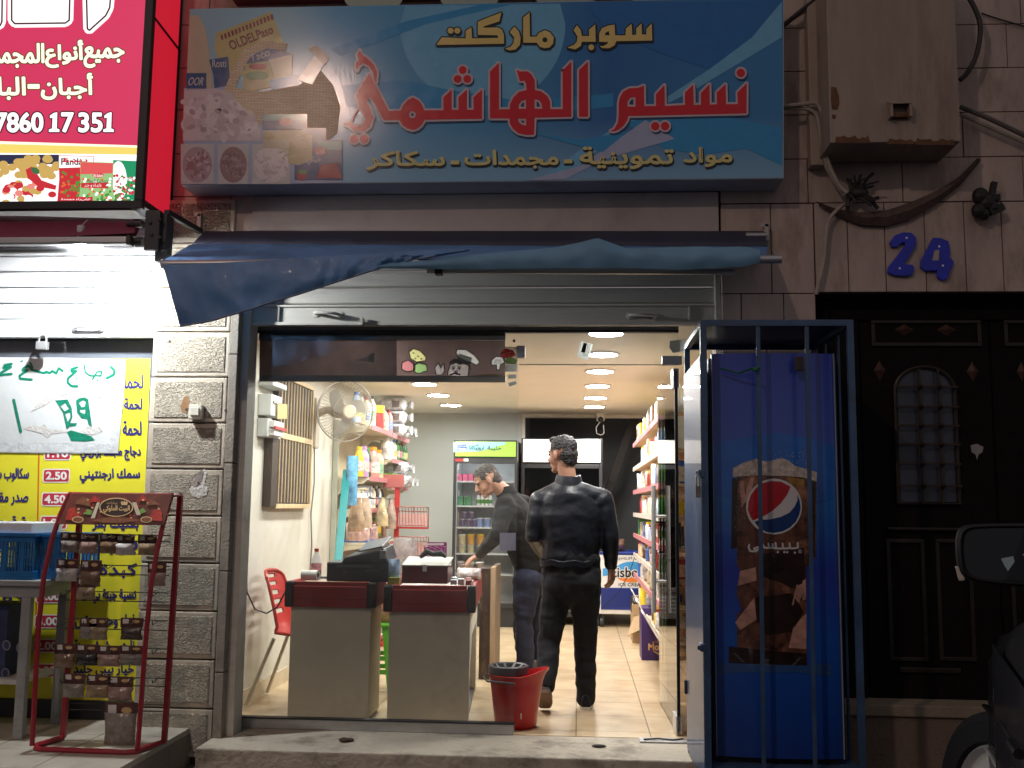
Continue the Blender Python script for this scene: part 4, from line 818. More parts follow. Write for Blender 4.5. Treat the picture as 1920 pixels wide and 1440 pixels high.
for i in range(91):
    x = 690+735*i/90; t0, t1 = lerp(topB, x), lerp(botB, x); row = []
    for k in range(11):
        u = k/10; pk_ = .03*math.exp(-((x-1120-(u-.2)*30)/24)**2)*(1-u); c2_ = .016*math.exp(-((x-1310)/16)**2)*(math.sin(u*3.1))
        row.append(P(x, t0+(t1-t0)*u, -.535-.018*math.sin(u*math.pi)-pk_-c2_-.007*noise.noise(Vector((x*.03, u*2, 5)))-.003*math.sin(x*.09+u)))
    rows.append(row)
MB().grid(rows).grid([[p+Vector((0, .004, 0)) for p in reversed(r)] for r in rows]).build('turned_up_valance', bfab2, aw, True)
a = P(800, 508, -.42); c = P(1378, 510, -.42); MB().bar(a, c, .022, .028).build('lower_bar', alu, aw, bevel=.004)
q = P(823, 510, -.425); MB().box(q.x-.02, q.x+.02, -.45, -.40, q.z-.016, q.z+.014).build('bar_clip', dkst, aw, bevel=.003)
for px, py in ((1436, 438), (376, 418)):
    q = P(px, py, -.03); MB().box(q.x-.012, q.x+.012, -.06, -.003, q.z-.05, q.z+.05).box(q.x-.03, q.x+.012, -.06, -.052, q.z+.03, q.z+.055).build('wall_bracket', M('pale bracket steel', (.42, .40, .38), .5, .4), aw, bevel=.003)
q = P(1438, 440, -.06); MB().tube([(q.x-.12, -.08, q.z-.01), (q.x-.01, -.08, q.z-.01)], .018, 10).build('roller_end', alu, aw, True)

# ---------------------------------------------------------------- glazing of the shop
YG = .25
glass = glassmat('window glass', (.965, .985, .975), 1.0, veil=.03)
fgrey = M('grey window frame', (.22, .24, .25), .4, .4, scale=8, var=.1); dkfr = M('dark rubber seal', (.02, .022, .025), .5); falu = M('silver window rail', (.46, .46, .45), .35, .6, scale=8)
gl = T('shop_window', 'large fixed supermarket window pane with grey frame and bottom rail', 'window', (-1.1, YG, 0))
xL = P(485, 625, YG).x-.012; xM = P(970, 900, YG).x; zT = P(700, 622, YG).z; zB = .065; xR = .575
MB().box(xL, xM, YG-.005, YG+.005, zB, zT).build('pane', glass, gl)
MB().box(xL-.075, xL-.012, YG-.05, YG+.05, -.0, zT+.06).box(xL-.075, xR, YG-.05, YG+.05, zT+.0, zT+.06).build('frame', fgrey, gl, bevel=.004)
MB().box(xL-.012, xL, YG-.03, YG+.02, zB, zT).box(xL-.012, xM, YG-.03, YG+.02, zB-.008, zB).box(xL-.012, xR, YG-.055, YG-.01, zT-.012, zT-.001).build('seal', dkfr, gl)
MB().box(xL-.012, xM-.005, YG-.02, YG+.02, .001, zB-.009).build('bottom_rail', falu, gl, bevel=.003)
zD = P(1100, 683, YG).z
tr = T('transom_window', 'clear glass transom above the open shop door', 'window', (.12, YG, zD))
MB().box(xM+.004, xR, YG-.005, YG+.005, zD, zT-.002).build('pane', glass, tr)
MB().box(xM+.004, xR, YG-.006, YG+.006, zD-.005, zD-.0005).build('pane_edge', M('glass edge', (.18, .24, .2), .2), tr)
steel = M('brushed steel fitting', (.30, .31, .34), .35, .6, scale=12); chrome = M('chrome', (.60, .60, .60), .28, .55, var=.05, scale=9)
q = P(977, 660, YG); MB().box(q.x-.024, q.x+.024, YG-.02, YG+.02, q.z-.035, q.z+.035).build('patch_fitting', steel, tr, bevel=.003)
a = P(1241, 668, YG); c = P(1300, 684, YG); MB().box(a.x, xR+.02, YG-.022, YG+.022, c.z, a.z).build('corner_fitting', steel, tr, bevel=.003)
gd = T('shop_entrance', 'frameless glass shop door standing open with long chrome handles', 'door', (.555, .3, 0))
h0 = Vector((.568, .31, 0)); h1 = Vector((.538, 1.27, 0)); dv = (h1-h0); nv_ = Vector((dv.y, -dv.x, 0)).normalized()
def door_slab(u0, u1, z0, z1, t): p = [h0+dv*u0-nv_*t/2, h0+dv*u1-nv_*t/2, h0+dv*u1+nv_*t/2, h0+dv*u0+nv_*t/2]; return [Vector((k.x, k.y, z0)) for k in p], (0, 0, z1-z0)
MB().hexa(*door_slab(0, 1, .012, zD-.02, .01)).build('pane', glassmat('door glass', (.93, .96, .95), 1.25, 0, .03), gd)
MB().hexa(*door_slab(0, .16, .01, .11, .034)).build('bottom_patch', chrome, gd, bevel=.003)
MB().hexa(*door_slab(0, .12, zD-.13, zD-.015, .034)).build('top_patch', steel, gd, bevel=.003)
MB().hexa(*door_slab(0, .012, .012, zD-.03, .018)).build('edge_seal', dkfr, gd)
for s_ in (-1, 1):
    cp_ = h0+dv*.84+nv_*s_*.052; m = MB().tube([(cp_.x, cp_.y, .60), (cp_.x, cp_.y, 1.42)], .015, 12)
    for z in (.80, 1.22): m.tube([(cp_.x, cp_.y, z), (cp_.x-nv_.x*s_*.05, cp_.y-nv_.y*s_*.05, z)], .010, 10)
    m.build('handle', chrome, gd, True)
fp = MB(); a = PZ(1200, 1392, .006); fp.box(a.x, .60, .12, .22, .0005, .010); o = tag(fp.build('floor_closer', M('scratched steel plate', (.42, .42, .42), .35, .7, scale=14, var=.3), bevel=.003), 'scratched steel floor spring plate at the foot of the open glass door', 'floor plate', kind='thing')
MB().tube([(.36, .15, .014), (.44, .17, .016), (.52, .15, .014), (.58, .19, .014)], .004, 5).build('wire', blackm, o)
# things stuck to the glass
def sticker(name, label, pts, mat, Y=YG-.0062, extra=None, cat='sticker'):
    o = MB().add([P(x, y, Y) for x, y in pts], [tuple(range(len(pts)))]).build(name, mat); tag(o, label, cat, kind='thing')
    if extra: pr = Print(Y-.0004, .0004); extra(pr); pr.build('print', o)
    return o
lav = translucent('lavender handle plate', (.36, .36, .46), .3); stkg = translucent('grey sticker paper', (.45, .46, .44), .35); ink = M('black ink', (.02, .02, .02), .6)
sticker('glass_sticker', 'blank square lavender sticker on the edge of the window pane', [(937, 999), (967, 999), (967, 1032), (937, 1033)], lav)
def bc(pr):
    for k in range(10): pr.poly([(1093+k*.9, 643), (1096+k*.6, 643.5), (1091+k*.6, 661), (1089+k*.6, 660)], ink, 1) if k % 2 else None
    for k in range(5): pr.stroke([(1098+k*2.3, 644+k*.3), (1093+k*2.3, 668)], .7, ink, 1)
sticker('barcode_label', 'tilted grey barcode label on the transom glass', [(1090, 639), (1112, 646), (1102, 676), (1081, 668)], stkg, extra=bc)
sticker('tape_patch', 'grey tape patch at the upper right of the transom', [(1256, 639), (1284, 636), (1284, 658), (1262, 662), (1255, 652)], translucent('grey tape', (.34, .37, .37), .35))
sticker('tape_patch', 'upper grey tape piece on the window beside the fitting', [(947, 684), (970, 684), (969, 697), (947, 697)], stkg)
sticker('tape_patch', 'middle grey tape strip on the window beside the fitting', [(953, 702.5), (968.5, 702), (968, 709.5), (953, 710)], translucent('grey tape', (.34, .37, .37), .35))
sticker('tape_patch', 'lowest tilted grey tape strip on the window beside the fitting', [(953, 718), (967, 714.5), (969, 720), (955, 725)], translucent('grey tape', (.34, .37, .37), .35))
sticker('tape_patch', 'tiny black tape square at the top of the window', [(961, 637.5), (965.5, 636), (966.5, 641), (962, 642)], ink)
# roller print across the top of the window
pb = T('window_poster', 'dark brown food banner across the top inside the window', 'poster', tuple(P(717, 717, .27)))
YB = .285; brn_p = translucent('brown banner print', (.055, .034, .03), .15, .5, 5); rail_g = M('grey banner rail', (.32, .34, .34), .5)
MB().add([P(x, y, YB+.0006) for x, y in ((487, 637), (743.6, 637.5), (743.6, 706), (486, 704))], [(0, 1, 2, 3)]).build('sheet', brn_p, pb)
for y0_, y1_ in ((618, 637), (704, 716)):
    a = P(487, y0_, YB); c = P(948, y1_+1, YB); MB().box(a.x, c.x, YB-.012, YB+.012, c.z, a.z).build('rail', rail_g, pb, bevel=.003)
pr = Print(YB-.0005, .0008); chz = translucent('cheese yellow', (.62, .6, .28), .6); hamp = translucent('ham pink', (.42, .16, .17), .6); lfg = translucent('salad print green', (.22, .36, .14), .6); hat = translucent('chef hat white', (.6, .62, .64), .6); hatb = translucent('hat band green', (.22, .26, .2), .6); skin_p = translucent('print grey skin', (.30, .27, .27), .6); lineb = translucent('print black line', (.012, .01, .01), .6); redp = translucent('tomato print', (.5, .06, .05), .6); dim = translucent('banner dim brown', (.13, .085, .08), .4, .2)
HOLES = [[(767, 660), (776, 654), (788, 658), (799, 670), (797, 676), (782, 679), (770, 672)], [(754, 680), (765, 675), (774, 683), (774, 695), (764, 697), (753, 692)], [(776, 686), (786, 681), (799, 684), (801, 695), (786, 700), (776, 697)], [(839, 700), (844, 684), (858, 680), (880, 686), (878, 705), (842, 705)], [(855, 662), (857, 655), (872, 655), (890, 666), (899, 679), (894, 685), (884, 679), (872, 674), (858, 668)], [(815, 690), (822, 680), (826, 690), (832, 681), (834, 694), (828, 703), (818, 703)], [(921, 676), (930, 668), (942, 670), (946, 680), (938, 684), (936, 694), (931, 693), (931, 684), (922, 685)]]
pr.poly([(743.2, 638), (947, 638.5), (947, 708), (743.2, 706.5)], dim, 0, HOLES)
def cook(pts, m, l): pr.stroke(pts, 2, lineb, l, True); pr.poly(pts, m, l+.2)
cook([(767, 660), (776, 654), (788, 658), (799, 670), (797, 676), (782, 679), (770, 672)], chz, 1)
for x, y in ((775, 662), (784, 668), (790, 673), (779, 672)): pr.disc(x, y, 2.2, 2, lfg, 1.6, 9)
cook([(754, 680), (765, 675), (777, 682), (778, 694), (764, 697), (753, 692)], hamp, 1.3)
cook([(776, 686), (786, 678), (799, 684), (801, 695), (786, 700), (776, 697)], lfg, 1.6)
cook([(839, 700), (846, 678), (868, 674), (880, 682), (878, 706), (842, 707)], skin_p, 1.4)
pr.poly([(841, 680), (852, 672), (880, 680), (883, 694), (876, 684), (850, 680)], lineb, 1.8); cook([(858, 672), (862, 664), (884, 672), (880, 684), (866, 679)], hatb, 2); cook([(855, 662), (857, 655), (872, 655), (890, 666), (899, 679), (894, 685), (884, 680), (872, 676), (858, 668)], hat, 2.2)
for x, y in ((850, 690), (861, 690)): pr.disc(x, y, 4, 5, hat, 2, 12); pr.disc(x+.5, y+1, 1.5, 2, lineb, 2.3, 8)
pr.stroke([(844, 703), (852, 700), (862, 702)], 3.2, lineb, 2.2); pr.disc(855, 697, 4, 3, skin_p, 2.5, 10); pr.stroke([(845, 683), (851, 682)], 2, lineb, 2.4); pr.stroke([(858, 682), (865, 683)], 2, lineb, 2.4)
cook([(815, 690), (822, 680), (826, 690), (832, 681), (834, 694), (828, 703), (818, 703)], skin_p, 1.4)
cook([(921, 676), (930, 668), (942, 670), (946, 680), (938, 684), (936, 694), (931, 693), (931, 684), (922, 685)], hat, 1.4)
for k in range(7): pr.stroke([(926+k*2.6, 682), (929+k*1.6, 674)], .7, lineb, 2)
pr.disc(918, 706, 32, 5, chz, 1, 20, 180, 360); pr.disc(918, 707, 28, 3, redp, 1.4, 16, 180, 360)
pr.poly([(665, 676), (680, 672), (700, 663), (702, 680)], hat, 1); pr.poly([(692, 664), (702, 661), (702, 680), (690, 678)], stkg, .8)
pr.build('food_print', pb)
def tom(pr):
    pr.poly([(938, 662), (948, 653), (962, 657), (967, 666), (955, 672), (940, 670)], redp, 1); pr.poly([(946, 676), (955, 668), (971, 675), (966, 683), (948, 682)], lfg, 1.4); pr.stroke([(940, 665), (958, 660)], 1, hat, 2)
sticker('food_sticker', 'small tomato and lettuce sticker at the window edge', [(947, 650), (970, 650), (970, 684), (947, 684)], translucent('pale sticker film', (.6, .5, .42), .6), extra=tom, Y=YG-.0063)
bt = sticker('litter_paper', 'crumpled white paper scrap under the window rail', [(646, 1372), (705, 1372), (690, 1378), (655, 1377)], M('white paper scrap', (.62, .62, .62), .8), Y=.2, cat='paper scrap')
q = PZ(645, 1390, .004); lf = MB().ball((q.x, q.y, .012), .03, .022, .012).ball((q.x+.03, q.y+.01, .01), .022, .016, .010); tag(lf.build('dry_leaf', M('dry brown leaf', (.06, .04, .025), .8, bump=1), smooth=True), 'dry curled brown leaf on the stone step', 'leaf', kind='thing')
q = PZ(1123, 1400, .004); lf = MB().ball((q.x, q.y, .008), .04, .014, .008); tag(lf.build('drain_slot', M('dark slot rim', (.05, .042, .036), .8), smooth=True), 'dark oval slot in the stone step before the open door', 'slot', kind='thing')
# ---------------------------------------------------------------- room
HC = 2.35; XW = -2.12; XE = 1.02; YBK = 6.15
def tilefloor():
    m = bpy.data.materials.new('cream floor tiles'); m.use_nodes = True; nt = m.node_tree; N = nt.nodes; L = nt.links; b = N['Principled BSDF']
    tc = N.new('ShaderNodeTexCoord'); mp = N.new('ShaderNodeMapping'); mp.inputs['Location'].default_value = (.013+.418, .11, 0); bk = N.new('ShaderNodeTexBrick'); bk.offset = 0; bk.squash = 1
    bk.inputs['Scale'].default_value = 1; bk.inputs['Brick Width'].default_value = .42; bk.inputs['Row Height'].default_value = .436; bk.inputs['Mortar Size'].default_value = .0035; bk.inputs['Mortar Smooth'].default_value = .2
    bk.inputs['Color1'].default_value = (.60, .47, .30, 1); bk.inputs['Color2'].default_value = (.54, .42, .27, 1); bk.inputs['Mortar'].default_value = (.20, .15, .10, 1); bk.inputs['Bias'].default_value = -.1
    L.new(tc.outputs['Object'], mp.inputs[0]); L.new(mp.outputs[0], bk.inputs['Vector'])
    nz = N.new('ShaderNodeTexNoise'); nz.inputs['Scale'].default_value = 5; nz.inputs['Detail'].default_value = 7; mx = N.new('ShaderNodeMix'); mx.data_type = 'RGBA'; mx.blend_type = 'MULTIPLY'; mx.inputs[0].default_value = .55
    L.new(tc.outputs['Object'], nz.inputs['Vector']); cr = N.new('ShaderNodeValToRGB'); cr.color_ramp.elements[0].position = .35; cr.color_ramp.elements[0].color = (.72, .6, .48, 1); cr.color_ramp.elements[1].position = .6
    L.new(nz.outputs[0], cr.inputs[0]); L.new(bk.outputs[0], mx.inputs[6]); L.new(cr.outputs[0], mx.inputs[7]); L.new(mx.outputs[2], b.inputs['Base Color']); b.inputs['Roughness'].default_value = .32
    bp = N.new('ShaderNodeBump'); bp.inputs['Strength'].default_value = .5; bp.inputs['Distance'].default_value = .003; bp.invert = True; L.new(bk.outputs['Fac'], bp.inputs['Height']); L.new(bp.outputs[0], b.inputs['Normal']); return m
struct(MB().box(-2.28, 1.3, .245, 8.2, -.14, 0).build('floor', tilefloor(), base=(0, .5, 0)))
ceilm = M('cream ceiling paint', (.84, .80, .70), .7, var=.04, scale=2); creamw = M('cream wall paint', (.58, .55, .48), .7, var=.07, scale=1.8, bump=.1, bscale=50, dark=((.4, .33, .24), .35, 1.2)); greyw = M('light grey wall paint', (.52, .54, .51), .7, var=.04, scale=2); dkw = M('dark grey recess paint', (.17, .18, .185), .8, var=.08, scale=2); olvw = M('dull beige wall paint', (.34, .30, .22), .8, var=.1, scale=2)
struct(MB().box(-2.28, 1.3, .30, 6.2, HC, HC+.08).build('ceiling', ceilm))
def wall(name, label, bx, m): return tag(MB().box(*bx).build(name, m), label, 'wall', kind='thing')
wall('cream_wall', 'cream painted side wall behind the checkout and the fan', (XW-.15, XW, .30, 6.2, 0, HC), creamw)
wall('grey_wall', 'pale grey back wall behind the tall drinks fridge', (XW, -.63, YBK, YBK+.12, 0, HC), greyw)
wall('shelf_wall', 'dull beige side wall behind the long right hand shelves', (XE, XE+.14, .32, 8.0, 0, HC), olvw)
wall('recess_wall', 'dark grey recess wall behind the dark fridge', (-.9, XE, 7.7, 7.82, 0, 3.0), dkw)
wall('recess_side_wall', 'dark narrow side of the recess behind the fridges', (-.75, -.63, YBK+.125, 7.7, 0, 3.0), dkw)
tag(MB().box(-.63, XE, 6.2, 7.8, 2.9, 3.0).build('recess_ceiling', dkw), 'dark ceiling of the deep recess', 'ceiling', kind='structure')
tag(MB().box(-.66, -.628, YBK-.012, YBK+.10, 0, HC-.045).box(-.66, XE, YBK-.012, YBK+.10, HC-.045, HC-.002).build('recess_trim', M('white trim paint', (.72, .68, .6), .5), bevel=.004), 'white trim framing the dark recess opening', 'trim', kind='thing')
tag(MB().bar(P(1191, 778, 6.9), P(1146, 905, 6.9), .10, .12).bar(P(1146, 905, 6.9), P(1110, 1010, 6.9), .10, .12).build('stair_beam', M('dark brown steel beam', (.05, .042, .038), .6), bevel=.005), 'dark slanting stair beam in the recess behind the fridge', 'beam', kind='thing')
MB_sk = MB().box(XW, XW+.012, .33, 5.2, 0, .10); tag(MB_sk.build('skirting_tile', M('beige skirting', (.58, .48, .34), .5)), 'low beige tile skirting along the cream wall', 'skirting', kind='thing')
# ceiling lamps
lampc = M('lamp glow white', (1, 1, 1), .5, var=0, emit=215, ecol=(1, .985, .95)); rimm = M('white lamp rim', (.8, .78, .74), .4)
def clamp_(x, y, label):
    o = T('ceiling_lamp', label, 'ceiling lamp', (x, y, HC-.012), 'round panel lamps in the shop ceiling')
    MB().lathe([(.105, .012), (.125, .012), (.125, 0), (.105, -.003), (.105, .012)], (x, y, HC-.012), 28).build('rim', rimm, o, True)
    MB().lathe([(.001, .002), (.104, .002)], (x, y, HC-.012), 28).build('diffuser', lampc, o)
nth = ('added out of view, foremost', 'nearest', 'second', 'third', 'fourth', 'farthest')  # the foremost lamp of each row is added, unseen, to brighten the checkouts
for k, y in enumerate((.55, 1.43, 2.33, 3.31, 4.29, 5.2)): clamp_(.165, y, 'round white ceiling lamp, %s in the row over the doorway aisle' % nth[k])
for k, y in enumerate((.55, 1.45, 2.33, 3.20, 4.10, 5.08)): clamp_(-1.367, y, 'round white ceiling lamp, %s in the row over the checkout side' % nth[k])
# camera
cc = T('security_camera', 'white dome security camera with dangling cable under the recess trim', 'security camera', tuple(P(1126, 778, 6.1)))
q = P(1126, 777, 6.08); wpl = M('white plastic', (.74, .72, .68), .35)
MB().lathe([(.001, .03), (.06, .03), (.062, .0), (.052, -.05), (.045, -.075), (.001, -.09)], q, 18).build('housing', wpl, cc, True)
MB().ball(q+Vector((0, -.038, -.058)), .032).build('lens', M('smoked lens', (.015, .013, .013), .1, spec=.8), cc, True)
MB().tube([q+Vector((0, 0, -.08)), q+Vector((-.05, 0, -.15)), q+Vector((-.045, 0, -.22)), q+Vector((.0, 0, -.24)), q+Vector((.04, 0, -.22)), q+Vector((.035, 0, -.12))], .006, 6).build('cable', wpl, cc, True)

# left wall: meter boxes, lattice shutter, notice, fan, cable
def wx(px, py): return PX(px, py, XW+.002)
def wallbox(name, label, cat, px0, py0, px1, py1, d, m_, extra=None):
    a = wx(px0, py0); c = wx(px1, py1); o = T(name, label, cat, (XW, (a.y+c.y)/2, min(a.z, c.z))); z0_, z1_ = c.z, a.z
    MB().box(XW+.001, XW+d, a.y, c.y, z0_, z1_).build('box', m_, o, bevel=.006)
    if extra: extra(o, a, c, z0_, z1_, XW+d)
    return o
metg = M('grey meter plastic', (.50, .52, .50), .45)
def mx1(o, a, c, z0_, z1_, x): MB().box(x-.001, x+.01, a.y+.03, c.y-.02, z0_+.10, z1_-.06).build('display', M('pale meter window', (.35, .37, .33), .2), o, bevel=.003)
wallbox('electric_meter', 'upper grey electric meter on the cream wall inside the window', 'electric meter', 485, 712, 512, 733, .10, metg)
wallbox('electric_meter', 'tall pale electric meter with tilted card on the cream wall', 'electric meter', 485, 738, 504, 784, .09, M('pale meter case', (.62, .64, .62), .4), mx1)
def fuses(o, a, c, z0_, z1_, x):
    n = 4
    for k in range(n):
        for j in range(2):
            y = a.y+(c.y-a.y)*(.15+.7*k/n); w = (c.y-a.y)*.7/n-.006; zz_ = z0_+(z1_-z0_)*(.1+.45*j); MB().box(x-.001, x+.035, y, y+w, zz_, zz_+(z1_-z0_)*.36).build('breaker', wpl, o, bevel=.003)
    y = (a.y+c.y)/2; MB().box(x+.034, x+.05, a.y+.03, c.y-.03, (z0_+z1_)/2-.008, (z0_+z1_)/2+.012).build('red_switch', M('red switch', (.45, .05, .05), .4), o)
wallbox('fuse_box', 'grey fuse box with white breakers and red switch on the cream wall', 'fuse box', 483, 784, 508, 824, .07, metg, fuses)
q = wx(497, 770); cd = MB().hexa([(XW+.10, q.y-.05, q.z-.06), (XW+.13, q.y+.07, q.z-.05), (XW+.13, q.y+.06, q.z+.05), (XW+.10, q.y-.06, q.z+.04)], (.006, -.003, .001)); tag(cd.build('card', M('amber card', (.55, .44, .2), .4)), 'small amber framed card leaning on the pale meter', 'card', kind='thing')
dbr = M('dark brown slats', (.045, .025, .015), .5, scale=10, stretch=(1, 1, .2)); lwood = M('light wood frame', (.62, .46, .26), .5, scale=12, var=.2, stretch=(1, 1, .2))
def lattice():
    a = wx(513, 712); c = wx(569, 950); y0_, y1_ = a.y, c.y; z0_, z1_ = wx(540, 950).z, wx(540, 712).z; zm = P(540, 822, y0_+.3).z
    zm = wx(540, 822).z
    o = T('slatted_panel', 'dark brown slatted panel in a light wood frame on the cream wall', 'wall panel', (XW, (y0_+y1_)/2, z0_))
    MB().box(XW+.001, XW+.044, y0_-.005, y1_-.012, z0_+.012, z1_-.012).build('backing', M('dark panel backing', (.03, .018, .012), .7), o)  # dark brown backing between the pale slats
    m = MB(); n = 11
    for k in range(n): y = y0_+.02+(y1_-y0_-.04)*(k+.5)/n; m.box(XW+.0445, XW+.051, y-.004, y+.004, z0_+.03, z1_-.03)
    m.build('slat', lwood, o)
    m = MB().box(XW+.001, XW+.055, y1_-.01, y1_+.015, z0_-.012, z1_+.012).box(XW+.021, XW+.056, y0_-.01, y1_-.011, z0_-.012, z0_+.02).box(XW+.021, XW+.056, y0_-.01, y1_-.011, z1_-.02, z1_+.012).box(XW+.021, XW+.056, y0_-.01, y1_-.011, zm-.02, zm+.02); m.build('frame', lwood, o, bevel=.003)
    MB().box(XW+.001, XW+.06, y0_-.15, y0_-.011, z0_-.0, zm-.02).build('side_board', dbr, o, bevel=.003)
lattice()
def notice():
    a = wx(566, 848); c = wx(577, 897); o = T('wall_notice', 'small black and white notice pasted on the cream wall', 'notice', (XW, a.y, c.z))
    MB().box(XW+.001, XW+.003, a.y, c.y+.04, c.z, a.z).build('sheet', M('notice paper', (.66, .6, .5), .7), o)
    y0_, y1_ = a.y+.01, c.y+.03; H_ = a.z-c.z
    for i, (t0, t1) in enumerate(((.86, .96), (.7, .8), (.3, .6), (.12, .2))): MB().box(XW+.0031, XW+.004, y0_, y1_, c.z+H_*t0, c.z+H_*t1).build('print', M('notice ink', (.06, .05, .05), .7, scale=60, var=.9), o)
notice()
def fan():
    q = PX(586, 775, XW); hub = PX(648, 771, -1.80); o = T('wall_fan', 'round beige wall fan with wire guard above the checkout', 'fan', (XW, q.y, q.z-.2))
    fp_ = M('beige fan plastic', (.40, .35, .28), .45); gw = M('fan guard wire', (.40, .36, .30), .4, .4); bl = M('translucent fan blade', (.34, .31, .26), .3, alpha=.85)
    MB().box(XW+.001, XW+.05, q.y-.06, q.y+.06, q.z-.28, q.z+.12).build('wall_mount', fp_, o, bevel=.015)
    MB().tube([(XW+.04, q.y, q.z), (XW+.12, q.y+.01, q.z+.03), hub+Vector((-.09, .09, 0))], [.035, .03, .05], 10).build('arm', fp_, o, True)
    ax = Vector((.62, -.78, -.12)).normalized(); RR = .235
    MB().lathe([(.001, -.14), (.055, -.14), (.065, -.05), (.05, -.015), (.001, -.01)], hub, 18, ax).build('motor', fp_, o, True)
    up_ = Vector((0, 0, 1)); e1 = ax.cross(up_).normalized(); e2 = e1.cross(ax)
    m = MB()
    for k in range(54):
        t = 2*math.pi*k/54; d = e1*math.cos(t)+e2*math.sin(t)
        m.tube([hub+d*.05+ax*.075, hub+d*.14+ax*.072, hub+d*.21+ax*.045, hub+d*RR+ax*.0], .0013, 4, False); m.tube([hub+d*RR, hub+d*.205-ax*.05, hub+d*.09-ax*.075], .0013, 4, False)
    for r_, h_, w_ in ((RR, 0, .006), (.13, .072, .0022), (.205, -.05, .0022)): m.tube([hub+(e1*math.cos(2*math.pi*k/36)+e2*math.sin(2*math.pi*k/36))*r_+ax*h_ for k in range(37)], w_, 6, False)
    m.build('guard', gw, o, True)
    MB().lathe([(.001, .085), (.045, .083), (.055, .074), (.055, .068), (.001, .066)], hub, 18, ax).build('badge', M('cream badge', (.62, .5, .38), .4), o, True)
    for s_ in range(3):
        m = MB(); rows = []
        for i in range(8):
            r_ = .045+.155*i/7; wid = .055+.03*math.sin(math.pi*i/7)*1.6; rows.append([])
            for j in range(5):
                t = R(120*s_+20)+(j/4-.5)*wid/r_*1.1+i*.08; rows[-1].append(hub+(e1*math.cos(t)+e2*math.sin(t))*r_+ax*(.02*(j/4-.5)+.015))
        m.grid(rows); m.grid([[p+ax*.002 for p in reversed(r)] for r in rows]); m.build('blade', bl, o, True)
    MB().tube([(XW+.02, q.y+.02, q.z-.28), (XW+.02, q.y+.05, q.z-.55), (XW+.015, q.y, q.z-.8), (XW+.02, q.y+.04, q.z-1.05), (XW+.015, q.y+.02, q.z-1.3)], .006, 6).build('cord', M('grey cord', (.18, .16, .14), .5), o, True)
fan()

# red plastic chair
def chair():
    zS = .44; fy = 1.04; bx = -1.96
    o = T('plastic_chair', 'red plastic chair with slotted back and metal legs behind the checkout', 'chair', (bx+.15, fy, 0)); rp = M('red chair plastic', (.42, .03, .025), .35, scale=6, var=.08, coat=.1)
    rows = []
    prof = [(.40, zS+.00), (.30, zS-.005), (.15, zS-.012), (.04, zS), (.0, zS+.06), (-.03, zS+.18), (-.065, zS+.30), (-.09, zS+.40)]
    for x, z in prof:
        back = z > zS+.03; w = .215-(.035*((z-zS)/.4) if back else 0); rows.append([])
        for k in range(13):
            t = k/12*2-1; y = fy+t*w; cur = .035*t*t if not back else 0; cx_ = .05*t*t if back else 0
            zz_ = z+(cur*.6 if not back else -.04*max(0, (z-zS-.3)/.1)*t**4); rows[-1].append(Vector((bx+x+cx_, y, zz_)))
    m = MB()
    def skip(i, j): return i >= 4 and i < 7 and j in (5, 6) or (i >= 4 and j in (3, 8) and i < 7)
    R2 = []
    for i in range(len(rows)-1):                      # fine rows so the back can have slots
        for s_ in range(4): R2.append([rows[i][k].lerp(rows[i+1][k], s_/4) for k in range(13)])
    R2.append(rows[-1]); n = 13; fs = []
    for off in (0, 1):
        vs = [p+Vector((-.006, 0, -.006))*off for r in R2 for p in r]; f_ = []
        for i in range(len(R2)-1):
            for j in range(n-1):
                if i >= 18 and (i % 2 == 0) and 3 <= j <= 8 and i < 27: continue
                f_.append((i*n+j, i*n+j+1, (i+1)*n+j+1, (i+1)*n+j) if off == 0 else (i*n+j, (i+1)*n+j, (i+1)*n+j+1, i*n+j+1))
        m.add(vs, f_)
    m.build('seat_shell', rp, o, True)
    m = MB()
    for k_ in (0, 12): m.tube([r_[k_] for r_ in R2], .011, 8)
    m.tube(R2[-1], .011, 8); m.build('seat_rim', rp, o, True)
    lm = M('pale chair leg tube', (.55, .5, .42), .35, .5)
    for s_ in (-1, 1):
        MB().tube([(bx+.02, fy+s_*.17, zS-.02), (bx-.13, fy+s_*.22, .012)], .012, 8).build('leg', lm, o, True); MB().tube([(bx+.32, fy+s_*.17, zS-.02), (bx+.40, fy+s_*.21, .012)], .012, 8).build('leg', lm, o, True)
chair()
cb_ = MB().tube([PX(461, 1060, -2.0), PX(463, 1110, -1.98), PX(478, 1142, -1.94), PX(500, 1150, -1.88), PX(520, 1138, -1.82), PX(540, 1100, -1.74)], .005, 6); tag(cb_.build('power_cable', blackm, smooth=True), 'thin black cable looping from the window frame past the red chair', 'cable', kind='thing')

